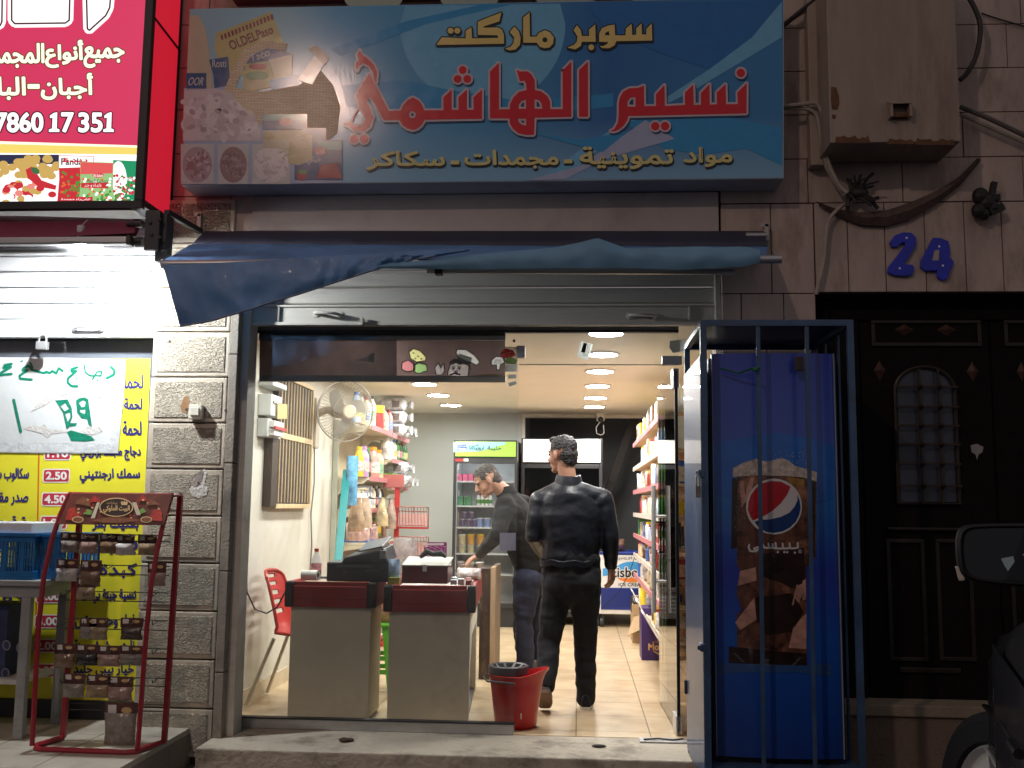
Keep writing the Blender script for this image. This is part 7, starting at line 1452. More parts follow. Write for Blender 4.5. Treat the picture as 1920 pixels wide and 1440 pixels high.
    chain(t, [hpL+Vector((0, 0, .07)), hpL+Vector((-.008, 0, -.06)), hpL.lerp(knL, .5), knL, knL.lerp(anL, .5), anL+Vector((0, .01, .01))], [.108, .105, .092, .076, .070, .062]); chain(t, [hpR+Vector((0, 0, .07)), hpR+Vector((.006, 0, -.06)), hpR.lerp(knR, .5), knR, knR.lerp(anR, .5), anR+Vector((0, 0, -.005))], [.108, .104, .090, .074, .070, .064])
    t.ball(hpL+Vector((.01, -.05, .0)), .10, .085, .11); t.ball(hpR+Vector((-.01, -.05, .0)), .10, .085, .11)
    fuse(t, 'trousers', blkj, root, .009, 4, .009, 7)
    wsol = M('white shoe sole', (.62, .6, .56), .6); bsol = M('brown shoe sole', (.16, .10, .07), .7)
    ft = Vector((anR.x, anR.y, 0)); shoe(root, ft+Vector((.0, -.075, .0)), ft+Vector((.01, .20, .0)), blkj, wsol, .075)
    toe = Vector((anL.x-.012, anL.y+.165, .012)); hl = Vector((anL.x-.0, anL.y-.03, .175)); o = shoe(root, hl+Vector((0, -.035, -.03)), toe+Vector((0, 0, -.004)), M('dark grey shoe', (.045, .04, .038), .6), bsol, .075)
man_walking()

def man_bending():
    Y = 2.36; q = lambda x, y, dy=0: P(x, y, Y+dy)
    hc = q(913, 900, -.12); f, l, u = frame((-.80, -.22, -.52)); 
    neck0 = q(950, 925, -.05); chest = q(962, 964, -.02); waist = q(990, 1030, .02); pelv = q(997, 1080, .04)
    shN = q(948, 950, -.20); shF = q(978, 945, .16); elN = q(933, 1003, -.34); wrN = PZ(897, 1040, .90); 
    zt = zc2; wrN = PZ(899, 1039, zc2+.075); elF = q(975, 1000, .25); wrF = q(1004, 1040, .34)
    hpN = q(989, 1085, -.06); hpF = q(1005, 1085, .14); knN = q(981, 1170, -.02); anN = q(985, 1244, .0); knF = q(1008, 1165, .2); anF = q(1014, 1235, .22)
    b = MB(); head(b, hc, f, l, u); b.cap(neck0, hc-u*.05-f*.03, .064, .056, 16); chain(b, [chest, waist, pelv], [.12, .12, .125]); b.cap(shN, shF, .05, .05); chain(b, [shN, elN, wrN], [.045, .036, .027]); chain(b, [shF, elF, wrF], [.045, .036, .027]); chain(b, [hpN, knN, anN], [.07, .05, .035]); chain(b, [hpF, knF, anF], [.07, .05, .035])
    hand(b, wrN, (-.62, -.25, -.42), (.35, .2, -.9), -1, .42, 1.08); hand(b, wrF, (-.8, -.2, -.4), (0, 0, -1), 1, .4)
    root = fuse(b, 'person', skin, None, .0055, 3, base=(q(985, 1260).x, 2.36, 0)); tag(root, 'shopkeeper in dark sweater bending over the checkout counter', 'person', kind='thing')
    eyes_brows(root, hc, f, l, u, hairg); fuse(hairs(hc, f, l, u, 1.0, .004), 'hair', hairg, root, .005, 1, .006, 60)
    j = MB(); ax_ = (neck0-pelv).normalized(); sd = (shF-shN).normalized(); fr_ = sd.cross(ax_).normalized()
    if fr_.x > 0: fr_ = -fr_
    def er(c, rx, ry, n=22): return [c+sd*(rx*math.cos(2*math.pi*k/n))+fr_*(ry*math.sin(2*math.pi*k/n)) for k in range(n)]
    rows = [er(c, rx, ry) for c, rx, ry in ((pelv+Vector((0, 0, .02)), .18, .135), (pelv+Vector((0, 0, .10)), .19, .14), (waist+Vector((0, 0, .02)), .20, .165), (waist.lerp(chest, .5), .21, .17), (chest, .215, .158), (chest.lerp(neck0, .55), .17, .115), (neck0-ax_*.02, .09, .08), (neck0+ax_*.025, .068, .066))]
    j.grid(rows, True); j.f.append(tuple(range(22))); j.m.append(0); k_ = 22*7; j.f.append(tuple(reversed(range(k_, k_+22)))); j.m.append(0)
    j.ball(shN, .085, .085, .085); j.ball(shF, .085, .085, .085); j.cap(shN, neck0-ax_*.03, .075, .06); j.cap(shF, neck0-ax_*.03, .075, .06)
    cuff = wrN+(elN-wrN).normalized()*.02; chain(j, [shN, shN.lerp(elN, .5), elN, elN.lerp(wrN, .5), cuff], [.082, .076, .062, .054, .044]); chain(j, [shF, elF, wrF], [.08, .06, .045])
    fuse(j, 'sweater', sweat, root, .009, 4, .009, 7)
    m = MB(); n = 22; cc_ = neck0+ax_*.02; rr_ = [[cc_+sd*(r*math.cos(2*math.pi*k/n))+fr_*(r*math.sin(2*math.pi*k/n))+ax_*h for k in range(n)] for r, h in ((.088, -.03), (.08, .0), (.072, .03), (.066, .03), (.066, -.02))]; m.grid(rr_, True); m.build('collar', sweat, root, True)
    t = MB(); c_ = hpN.lerp(hpF, .5); chain(t, [c_+Vector((0, 0, .06)), c_+Vector((0, 0, -.03))], [.135, .13]); 
    for h_, k2, a2 in ((hpN, knN, anN), (hpF, knF, anF)): chain(t, [h_, h_.lerp(k2, .3), h_.lerp(k2, .65), k2, k2.lerp(a2, .5), a2+Vector((0, 0, -.01))], [.115, .106, .092, .080, .076, .072])
    fuse(t, 'trousers', navyj, root, .009, 4, .010, 7)
    bs = M('olive brown shoe', (.06, .05, .04), .5, scale=14, var=.3); sol = M('dark shoe sole', (.02, .018, .016), .7)
    for a2, dx in ((anN, 0), (anF, 0)): ft = Vector((a2.x, a2.y, 0)); shoe(root, ft+Vector((.085, .01, 0)), ft+Vector((-.20, -.04, 0)), bs, sol, .08, .048)
    # ring on the near hand, scissors under it
    sc = T('scissors', 'steel scissors under the shopkeeper hand on the checkout', 'scissors', tuple(wrN+Vector((-.05, -.02, -.07)))); b0 = PZ(889, 1056, zc2+.018); stl = chrome
    MB().bar(b0+Vector((-.10, -.03, -.012)), b0+Vector((.02, .0, .0)), .012, .004).bar(b0+Vector((-.10, -.01, -.012)), b0+Vector((.02, -.02, .001)), .012, .004).build('blade', stl, sc)
    m = MB()
    for s_ in (0, .035): m.tube([b0+Vector((.045+.028*math.cos(t_*.524), -.02+s_+.016*math.sin(t_*.524), .004)) for t_ in range(13)], .005, 6)
    m.build('handle', M('white scissor grip', (.6, .6, .58), .4), sc, True)
man_bending()
# ---------------------------------------------------------------- blue cage with the cola fridge
steelb = M('blue cage paint', (.045, .10, .20), .42, .1, scale=6, var=.3, coat=.15, dark=((.06, .05, .045), .55, 7)); sheetb = M('blue sheet metal', (.03, .068, .155), .40, .1, scale=2.5, var=.3, coat=.2, dark=((.12, .11, .10), .5, 2.2), stretch=(1, 1, .35))
cg = T('drinks_cage', 'blue steel barred cage standing around the cola fridge', 'cage', (.93, -.43, -.15)); CX0, CX1, CY0, CY1, CZ0, CZ1 = .578, 1.298, -.81, -.05, .10, 2.172; w = .03
m = MB()
for x, y in ((CX0+w/2, CY0+w/2), (CX1-w/2, CY0+w/2), (CX0+w/2, CY1-w/2), (CX1-w/2, CY1-w/2)): m.box(x-w/2, x+w/2, y-w/2, y+w/2, -.149, CZ1)
for z in (CZ0-w, CZ1-w):
    for y in (CY0, CY1-w): m.box(CX0+w, CX1-w, y+.001, y+w-.001, z, z+w-.001)
    for x in (CX0, CX1-w): m.box(x+.001, x+w-.001, CY0+w, CY1-w, z, z+w-.001)
m.build('frame', steelb, cg, bevel=.002)
for px0, px1 in ((1421, 1432), (1512, 1528)):
    a = P(px0, 602, CY0+.012); c = P(px1, 1425, CY0+.012); MB().bar((a.x, CY0+.012, CZ1-w), (c.x, CY0+.012, CZ0-.001), .019, .012).build('bar', steelb, cg, bevel=.002)
for y in (-.56, -.30): MB().bar((CX1-.012, y, CZ1-w), (CX1-.012, y, CZ0), .012, .019).build('bar', steelb, cg, bevel=.002)
MB().box(CX0+.02, CX1-.02, CY0+.02, CY1-.005, CZ1+.001, CZ1+.004).build('top_sheet', steelb, cg)
MB().box(CX0-.003, CX0-.0005, CY0+.004, CY1-.004, .02, 2.00).build('side_sheet', sheetb, cg, bevel=.0008)
MB().box(CX0+w, CX1-w, CY0+w, CY1-w, CZ0-.012, CZ0-.003).build('floor_sheet', steelb, cg)
q = PX(1300, 735, CX0-.004)
for z in (1.42, .62): MB().box(CX0-.018, CX0+.012, CY0-.006, CY0+.05, z, z+.035).box(CX0-.03, CX0-.004, CY0-.01, CY0-.001, z+.008, z+.028).build('hasp', steelb, cg, bevel=.003)
MB().box(CX0-.016, CX0-.004, CY1-.03, CY1-.004, .30, .37).build('hinge', dkst, cg, bevel=.002)
pl2 = T('padlock', 'weathered grey padlock hanging on the blue cage hasp', 'padlock', (CX0-.02, CY0-.01, 1.33)); MB().box(CX0-.034, CX0-.008, CY0-.026, CY0-.010, 1.325, 1.38).build('body', M('weathered lock steel', (.22, .21, .2), .5, .5, scale=20, var=.4), pl2, bevel=.004); MB().tube([(CX0-.029, CY0-.018, 1.375), (CX0-.029, CY0-.018, 1.425), (CX0-.021, CY0-.018, 1.44), (CX0-.013, CY0-.018, 1.425), (CX0-.013, CY0-.018, 1.375)], .0045).build('shackle', grey_metal, pl2, True)
tie = MB().tube([P(1350, 690, -.72), P(1385, 700, -.74), P(1412, 690, -.80), P(1418, 693, -.825), P(1425, 690, -.80)], .005, 6).ball(P(1416, 693, -.822), .014, .01, .012); thing1(tie, 'green_string', M('green cord', (.01, .12, .06), .6), 'knotted green cord tied to a bar of the blue cage', 'cord', smooth=True)
cf = T('cola_fridge', 'tall blue cola fridge with a huge printed glass of cola, locked in the cage', 'fridge', (.93, -.4, CZ0)); YC = -.69
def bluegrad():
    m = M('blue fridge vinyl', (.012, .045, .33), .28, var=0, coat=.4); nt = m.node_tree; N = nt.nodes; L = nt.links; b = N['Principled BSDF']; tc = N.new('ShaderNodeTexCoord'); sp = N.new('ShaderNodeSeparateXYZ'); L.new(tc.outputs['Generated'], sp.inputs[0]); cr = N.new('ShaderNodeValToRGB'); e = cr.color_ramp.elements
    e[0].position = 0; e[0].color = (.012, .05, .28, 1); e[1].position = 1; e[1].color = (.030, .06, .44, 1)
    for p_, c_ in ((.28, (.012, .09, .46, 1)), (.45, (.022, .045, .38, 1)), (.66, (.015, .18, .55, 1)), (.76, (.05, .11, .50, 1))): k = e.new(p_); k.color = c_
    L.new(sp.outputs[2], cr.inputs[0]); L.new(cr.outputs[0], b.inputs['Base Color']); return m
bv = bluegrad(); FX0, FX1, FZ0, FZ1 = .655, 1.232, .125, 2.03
MB().box(FX0-.02, FX1+.02, YC+.05, -.09, CZ0-.002, FZ1-.02).build('cabinet', M('blue fridge side', (.014, .022, .11), .45), cf, bevel=.006)
rows = []; 
for i in range(17):
    t = i/16*2-1; y = YC+.03-.028*(1-t*t); rows.append([Vector((FX0-.002+(FX1-FX0)*i/16, y, FZ0)), Vector((FX0+(FX1-FX0)*i/16, y, FZ1))])
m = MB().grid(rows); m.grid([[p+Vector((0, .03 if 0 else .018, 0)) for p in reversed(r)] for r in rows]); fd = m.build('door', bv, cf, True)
MB().box(FX0+.01, FX1-.01, YC+.04, YC+.05, CZ0+.0, FZ0-.004).build('kick_plate', blackm, cf)
thing_strip = MB().box(FX1+.001, FX1+.006, YC+.02, YC+.05, FZ0, FZ1).box(FX0-.008, FX0-.003, YC+.02, YC+.05, FZ0, FZ1).build('door_edge', M('pale door edge', (.25, .32, .42), .4), cf)
def cfn(x, y, Y):
    p = P(x, y, YC+.015); t = max(-1, min(1, (p.x-(FX0+FX1)/2)/((FX1-FX0)/2))); return Vector((p.x, YC+.03-.028*(1-t*t)+Y, p.z))
pr = Print(-.0012, .0008, cfn)
K = lambda pts: [(1320+x/3.427, 840+y/3.427) for x, y in pts]
def dense(pts, n=6):
    out = []
    for a, b in zip(pts, pts[1:]+pts[:1]):
        for k in range(n): out.append((a[0]+(b[0]-a[0])*k/n, a[1]+(b[1]-a[1])*k/n))
    return out
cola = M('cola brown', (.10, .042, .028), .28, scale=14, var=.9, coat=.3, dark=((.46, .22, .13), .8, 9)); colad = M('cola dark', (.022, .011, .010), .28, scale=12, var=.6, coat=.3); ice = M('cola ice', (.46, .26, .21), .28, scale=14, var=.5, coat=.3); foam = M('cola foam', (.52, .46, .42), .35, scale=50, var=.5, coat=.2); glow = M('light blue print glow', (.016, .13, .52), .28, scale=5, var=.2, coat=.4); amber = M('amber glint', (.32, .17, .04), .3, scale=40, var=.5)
def slabs_poly(pts, m_, l):                     # cut in narrow columns so that the print follows the bowed door
    xs = [p[0] for p in pts]; x0, x1 = min(xs), max(xs); n = max(1, int((x1-x0)/14))
    for i in range(n):
        a, b = x0+(x1-x0)*i/n, x0+(x1-x0)*(i+1)/n; q = clip(clip(pts, a, 1), b, -1)
        if len(q) > 2: pr.poly(q, m_, l)
def clip(pts, x, s):
    out = []
    for p, q in zip(pts, pts[1:]+pts[:1]):
        ip, iq = (p[0]-x)*s >= 0, (q[0]-x)*s >= 0
        if ip: out.append(p)
        if ip != iq: t = (x-p[0])/(q[0]-p[0]); out.append((x, p[1]+(q[1]-p[1])*t))
    return out
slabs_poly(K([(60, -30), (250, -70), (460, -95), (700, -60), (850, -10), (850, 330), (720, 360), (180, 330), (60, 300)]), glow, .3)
slabs_poly(K([(185, 130), (250, 95), (330, 70), (400, 90), (490, 65), (540, 80), (580, 115), (725, 155), (718, 700), (690, 735), (655, 760), (660, 1390), (160, 1375), (160, 1120), (240, 1040), (205, 930), (230, 790), (170, 660)]), cola, .8)
slabs_poly(K([(185, 130), (250, 95), (330, 70), (400, 90), (490, 65), (540, 80), (580, 115), (725, 155), (722, 215), (640, 190), (520, 180), (330, 175), (185, 185)]), foam, 1.4)
for o, mm in (([(360, 680), (640, 640), (650, 860), (560, 900), (480, 860), (380, 830)], colad), ([(330, 960), (560, 930), (640, 1050), (560, 1180), (400, 1200), (330, 1100)], colad), ([(230, 790), (330, 765), (335, 850), (215, 885)], ice), ([(590, 880), (650, 840), (655, 970), (560, 1010)], ice), ([(200, 1120), (320, 960), (335, 1100), (230, 1170)], ice), ([(570, 1150), (655, 1060), (655, 1290), (540, 1280)], ice), ([(225, 215), (320, 190), (300, 300), (240, 380)], ice), ([(690, 220), (718, 215), (708, 700), (690, 720)], colad), ([(180, 190), (215, 200), (210, 640), (175, 650)], colad)): slabs_poly(K(o), mm, 1.1)
slabs_poly(K([(520, 185), (640, 200), (640, 250), (560, 240)]), amber, 1.3)
slabs_poly(K([(160, 1275), (655, 1320), (660, 1395), (160, 1380)]), colad, 1.3); 
for k in range(6): pr.stroke(K([(190+10*k, 1320+10*k), (400, 1355+8*k), (620-8*k, 1345+9*k)]), .9, M('glass base line', (.16, .18, .2), .3), 1.8)
for k in range(90): pr.disc(*K([(random.uniform(180, 700), random.uniform(190, 700))])[0], random.uniform(.5, 1.3), random.uniform(.5, 1.4), random.choice([ice, amber, colad]), 1.6, 6)
for k in range(50): pr.disc(*K([(random.uniform(330, 660), random.uniform(20, 110))])[0], .7, .7, foam, 1, 5)
slabs_poly(K([(70, 1385), (820, 1385), (820, 1470), (600, 1440), (200, 1440), (70, 1480)]), M('fridge floor glow', (.03, .09, .27), .28, scale=4, coat=.4), .35)
rb, bb_, wb_ = M('logo red', (.42, .008, .02), .28, coat=.4, var=.05), M('logo navy', (.006, .04, .18), .28, coat=.4, var=.05), M('logo white', (.62, .62, .64), .28, coat=.4, var=.05)
cxp, cyp = 1320+447/3.427, 840+376/3.427; R1 = 179/3.427; R0 = 169/3.427
def cpts(r, n=40): return [(cxp+r*math.cos(2*math.pi*k/n), cyp+r*math.sin(2*math.pi*k/n)) for k in range(n)]
slabs_poly(cpts(R1), wb_, 2)
def seg_split(fn): return [p for p in cpts(R0, 90) if fn(p)]
rd_ = K([(280, 400), (283, 350), (300, 300), (330, 258), (375, 225), (430, 212), (490, 217), (552, 248), (530, 300), (490, 355), (440, 400), (390, 432), (340, 452), (312, 466), (295, 440)]); slabs_poly(rd_, rb, 2.8)
nb_ = K([(322, 475), (350, 462), (420, 458), (490, 442), (545, 415), (580, 375), (597, 335), (596, 300), (612, 340), (617, 385), (608, 430), (585, 475), (545, 512), (500, 535), (445, 545), (395, 538), (350, 512)]); slabs_poly(nb_, bb_, 2.8)
def kst(pts, w_): pr.stroke(K(pts), w_, wb_, 3)
kst([(598, 608), (600, 640), (560, 645), (548, 640), (545, 610)], 3.6); kst([(548, 642), (505, 645), (500, 612)], 3.6); kst([(502, 644), (460, 645), (455, 608)], 3.6); kst([(458, 644), (440, 640), (435, 615)], 3.6); kst([(437, 642), (415, 640), (410, 612)], 3.6); kst([(411, 642), (385, 640), (372, 618)], 3.6); kst([(372, 640), (345, 636), (318, 645), (330, 660), (345, 650), (330, 664), (295, 662), (284, 640), (288, 620)], 3.6)
for x, y in ((580, 672), (512, 668), (530, 668), (470, 668)): pr.disc(*K([(x, y)])[0], 2.2, 2.2, wb_, 3, 10)
pr.disc(*K([(614, 664)])[0], 3.6, 3.6, wb_, 3, 14); pr.disc(*K([(614, 664)])[0], 2.8, 2.8, colad, 3.3, 14); pr.text('R', 1497.5, 1031.5, 1500.8, 1036, wb_, None, 0, 3.7)
pr.build('cola_print', fd)
q = P(1500, 679, -.76); MB().box(q.x-.02, q.x+.02, -.745, -.725, q.z-.04, q.z+.03).bar((q.x, -.725, q.z), (q.x, YC+.01, q.z), .012).build('latch', dkst, cf, bevel=.003)

# ---------------------------------------------------------------- house door
hd_m = M('dark bronze door', (.007, .006, .0055), .8, 0, spec=.15, scale=10, var=.4, bump=.2); hd_l = M('door moulding', (.030, .023, .019), .45, .3, scale=12, var=.4); dia = M('bronze diamond', (.10, .055, .04), .5, .3, scale=20, var=.3)
YD = .16; dr = T('house_entrance', 'dark double house door with arched barred window under the 24', 'door', (2.1, YD, .26)); dx0 = 1.315; dz1 = zt-.001; dz0 = .262
dleft = P(1620, 900, YD).x; dmid = P(1868, 900, YD).x
MB().box(dx0, 4.0, YD-.02, YD+.10, dz1-.13, dz1).box(dx0, dleft-.01, YD-.02, YD+.10, dz0, dz1-.131).build('door_frame', hd_m, dr, bevel=.008)
MB().box(dleft, dmid-.005, YD, YD+.06, dz0, dz1-.135).box(dmid+.005, dmid+1.0, YD, YD+.06, dz0, dz1-.135).build('leaf', hd_m, dr, bevel=.006)
MB().box(dmid+1.01, 4.0, YD+.01, YD+.06, dz0, dz1-.135).build('side_leaf', hd_m, dr)
def mould(px0, py0, px1, py1, wdt=.022):
    a = P(px0, py0, YD); c = P(px1, py1, YD); m = MB()
    m.box(a.x, c.x, YD-.014, YD-.0005, a.z-wdt, a.z).box(a.x, c.x, YD-.014, YD-.0005, c.z, c.z+wdt).box(a.x, a.x+wdt, YD-.014, YD-.0005, c.z+wdt, a.z-wdt).box(c.x-wdt, c.x, YD-.014, YD-.0005, c.z+wdt, a.z-wdt); m.build('moulding', hd_l, dr, bevel=.004)
mould(1632, 600, 1840, 650); mould(1660, 1010, 1740, 1240); mould(1752, 1010, 1830, 1240); mould(1880, 600, 2060, 650); mould(1890, 1010, 1960, 1240)
a = P(1662, 988, YD); c = P(1832, 996, YD); MB().box(a.x, c.x, YD-.03, YD-.0005, c.z, a.z).build('ledge', hd_l, dr, bevel=.006)
a = P(1685, 1250, YD); c = P(1800, 1262, YD); MB().box(a.x, c.x, YD-.02, YD-.0005, c.z, a.z).build('ledge', hd_l, dr, bevel=.005)
for x, y, w_, h_ in ((1695, 619, 19, 11), (1774, 619, 19, 11), (1649, 695, 12, 19), (1823, 697, 12, 19), (1915, 697, 10, 19)):
    c = P(x, y, YD); a = P(x+w_, y+h_, YD); wx_, hz_ = a.x-c.x, c.z-a.z; MB().add([(c.x, YD-.03, c.z), (c.x-wx_, YD-.004, c.z), (c.x, YD-.004, c.z+hz_), (c.x+wx_, YD-.004, c.z), (c.x, YD-.004, c.z-hz_)], [(0, 2, 1), (0, 3, 2), (0, 4, 3), (0, 1, 4), (1, 2, 3, 4)]).build('diamond', dia, dr)
wl = P(1687, 940, YD).x; wr = P(1794, 940, YD).x; wb0 = P(1740, 941, YD).z; wsp = P(1740, 735, YD).z; rx_ = (wr-wl)/2; cxw = (wl+wr)/2; arch = [(cxw-rx_*math.cos(math.pi*k/18), wsp+rx_*.86*math.sin(math.pi*k/18)) for k in range(19)]
dwn = MB().prism([Vector((x, YD-.004, z)) for x, z in [(wl, wb0)]+arch+[(wr, wb0)]], (0, .003, 0)).build('window', M('dim frosted door glass', (.045, .055, .085), .30, scale=9, var=.35), dr)
m = MB().tube([Vector((wl-.01, YD-.012, wb0-.01))]+[Vector((cxw+(x-cxw)*1.05, YD-.012, z+.006)) for x, z in arch]+[Vector((wr+.01, YD-.012, wb0-.01)), Vector((wl-.01, YD-.012, wb0-.01))], .012, 6); m.build('window_frame', hd_l, dwn, True)
m = MB(); grm = M('rusty grille iron', (.045, .03, .022), .6, .3)
for px in (1722, 1758): x = P(px, 800, YD).x; m.bar((x, YD-.035, wb0-.01), (x, YD-.035, wsp+rx_*.80), .012)
for py in (727, 764, 799, 834, 870, 911):
    z = P(1740, py, YD).z; m.bar((wl-.015, YD-.046, z), (wr+.015, YD-.046, z), .011)
    for px in (1722, 1758): x = P(px, 800, YD).x; m.add([(x, YD-.07, z), (x-.022, YD-.048, z), (x, YD-.048, z+.022), (x+.022, YD-.048, z), (x, YD-.048, z-.022)], [(0, 2, 1), (0, 3, 2), (0, 4, 3), (0, 1, 4), (1, 2, 3, 4)])
m.build('grille', grm, dwn)
spl = MB().prism([P(x, y, YD-.002) for x, y in ((1820, 835), (1832, 832), (1844, 838), (1842, 848), (1835, 852), (1832, 862), (1829, 852), (1822, 848))], (0, .001, 0)); spl.build('paint_splash', M('white splash', (.30, .29, .3), .8), dr)
hs_m = M('brown house step', (.20, .15, .115), .85, scale=6, bump=.5, dark=((.06, .045, .035), .7, 3)); stp = T('house_step', 'worn brown stone step before the dark house door', 'step', (2.3, .0, -.15)); MB().box(1.312, 4.0, -.03, .30, .20, .26).build('tread', M('pale step tread', (.30, .25, .19), .8, scale=6, bump=.4, dark=((.08, .06, .05), .7, 3)), stp, bevel=.008); MB().box(1.312, 4.0, -.012, .30, -.149, .199).build('riser', hs_m, stp, bevel=.004)

# ---------------------------------------------------------------- electric cabinet, cables, odds and ends
acb = T('electric_cabinet', 'large rusty beige metal cabinet bolted on the stone wall', 'electric cabinet', (1.68, -.15, 3.2)); YA = -.33; beige = M('beige cabinet paint', (.33, .26, .215), .55, scale=3, var=.16, dark=((.15, .085, .05), .6, 2.0), stretch=(2.6, 1, .45))
a = P(1557, 268, YA); c = P(1802, 272, YA); MB().box(a.x, c.x, YA, -.004, a.z, 4.25).build('cabinet', beige, acb, bevel=.006)
MB().box(a.x-.16, a.x-.09, -.10, -.004, a.z-.15, 4.25).build('side_post', beige, acb, bevel=.004) if False else None
q = P(1684, 208, YA); MB().prism([(q.x-.055, YA-.001, q.z-.05), (q.x-.055, YA-.001, q.z+.045), (q.x-.055, YA-.055, q.z+.02), (q.x-.055, YA-.055, q.z-.05)], (.012, 0, 0)).prism([(q.x+.043, YA-.001, q.z-.05), (q.x+.043, YA-.001, q.z+.045), (q.x+.043, YA-.055, q.z+.02), (q.x+.043, YA-.055, q.z-.05)], (.012, 0, 0)).hexa([(q.x-.058, YA-.001, q.z+.046), (q.x+.058, YA-.001, q.z+.046), (q.x+.058, YA-.058, q.z+.018), (q.x-.058, YA-.058, q.z+.018)], (0, .0, .007)).build('hood', beige, acb)
MB().box(q.x-.04, q.x+.042, YA-.03, YA-.0005, q.z-.045, q.z-.02).build('hasp', M('brown rust', (.13, .06, .03), .8, scale=30, var=.4), acb, bevel=.003)
rust = M('brown rust', (.13, .06, .03), .8, scale=30, var=.4); pr = Print(YA-.0008, .0006)
ptsr = [(1565, 268)]+[(x, 268-8-random.uniform(0, 7)) for x in range(1568, 1632, 5)]+[(1632, 268)]; pr.poly(ptsr, rust, 1)
ptsr = [(1662, 270)]+[(x, 270-9+random.uniform(-3, 3)) for x in range(1668, 1712, 6)]+[(1716, 270)]; pr.poly(ptsr, rust, 1); ptsr = [(1716, 271)]+[(x, 271-9+random.uniform(-4, 3)) for x in range(1720, 1790, 6)]+[(1792, 272)]; pr.poly(ptsr, rust, 1.2)
pr.poly([(1558, 162), (1568, 164), (1573, 180), (1574, 195), (1570, 206), (1560, 205), (1558, 190)], rust, 1); pr.poly([(1560, 214), (1568, 216), (1566, 224), (1560, 222)], rust, 1); pr.build('rust_patch', acb)
cond = MB().box(P(1540, 100, -.1).x-.07, P(1540, 100, -.1).x-.0, -.09, -.003, 3.18, 4.3); tag(cond.build('cable_trunking', M('beige trunking', (.40, .33, .27), .6, scale=3, dark=((.15, .1, .07), .5, 3)), bevel=.004), 'beige vertical cable trunking beside the rusty cabinet', 'cable trunking', kind='thing')
wcab = M('dirty white cable', (.40, .34, .30), .6, scale=10, var=.2); gcab = M('grey black cable', (.03, .028, .028), .6)
def cable(name, label, pts, r, mat, n=7):
    pts = [Vector(p) for p in pts]; out = []
    for i in range(len(pts)-1):
        p0 = pts[max(i-1, 0)]; p1 = pts[i]; p2 = pts[i+1]; p3 = pts[min(i+2, len(pts)-1)]
        for k in range(5):
            t = k/5; out.append(.5*((2*p1)+(p2-p0)*t+(2*p0-5*p1+4*p2-p3)*t*t+(3*p1-p0-3*p2+p3)*t*t*t))
    out.append(pts[-1]); return thing1(MB().tube(out, r, n), name, mat, label, 'cable', smooth=True)
W_ = lambda L_, y=-.05: [P(x, yy, y) for x, yy in L_]
cable('wall_cable', 'upper of the white cables bending down past the rusty cabinet', W_([(1468, 199), (1500, 196), (1528, 194), (1540, 210), (1546, 250), (1552, 300), (1572, 345), (1588, 362)], -.13), .011, wcab)
cable('wall_cable', 'white cable running just below the topmost one to the wire knot', W_([(1468, 203), (1510, 204), (1530, 215), (1537, 245), (1544, 290), (1565, 340), (1584, 365)], -.11), .010, wcab)
cable('wall_cable', 'inner white cable starting by the blue sign edge', W_([(1518, 218), (1526, 245), (1537, 280), (1550, 315), (1570, 350), (1582, 368)], -.08), .010, wcab)
cable('wall_cable', 'white cable hanging from the wire knot down to the house door lintel', W_([(1610, 372), (1580, 385), (1556, 410), (1549, 440), (1544, 490), (1530, 552)], -.05), .011, wcab)
cable('wall_cable', 'black cable looping out of the right side of the cabinet', W_([(1798, -30), (1825, 10), (1838, 50), (1832, 100), (1815, 135), (1800, 150)], -.12), .014, gcab)
cable('wall_cable', 'thick grey cable sloping to the right from the cabinet', W_([(1800, 200), (1850, 220), (1930, 258), (2000, 290)], -.10), .014, M('grey cable', (.12, .11, .11), .6)); cable('wall_cable', 'white cable sloping right under the thick grey one', W_([(1800, 215), (1850, 236), (1930, 272), (2000, 305)], -.07), .010, wcab)
cable('wall_cable', 'upper dark cable crossing behind the corner of the blue sign', W_([(1455, 60), (1490, 30), (1540, -10)], -.08), .014, gcab); cable('wall_cable', 'thin pale cable beside the dark one at the sign corner', W_([(1460, 55), (1500, 28), (1535, 5), (1542, -20)], -.05), .006, wcab); cable('wall_cable', 'thin dark cable crossing the top right stone slabs', W_([(1840, 25), (1880, 38), (1940, 55)], -.02), .005, gcab)
kn = MB(); c0 = P(1612, 362, -.08)
for k in range(16):
    d1 = Vector((random.uniform(-1, 1), random.uniform(-.6, .2), random.uniform(-1, 1))).normalized(); p_ = c0+Vector((random.uniform(-.05, .05), 0, random.uniform(-.03, .03))); kn.tube([p_, p_+d1*.05+Vector((0, 0, .02)), p_+d1*.09+Vector((.02, 0, random.uniform(-.03, .03)))], random.uniform(.005, .011), 6)
kn.ball(c0, .05, .03, .03).tube([c0, P(1625, 335, -.09), P(1638, 325, -.1)], .009, 6).tube([c0, P(1632, 374, -.09), P(1648, 370, -.1)], .010, 6); thing1(kn, 'wire_knot', gcab, 'tangled knot of black taped wires under the rusty cabinet', 'wire knot', smooth=True)
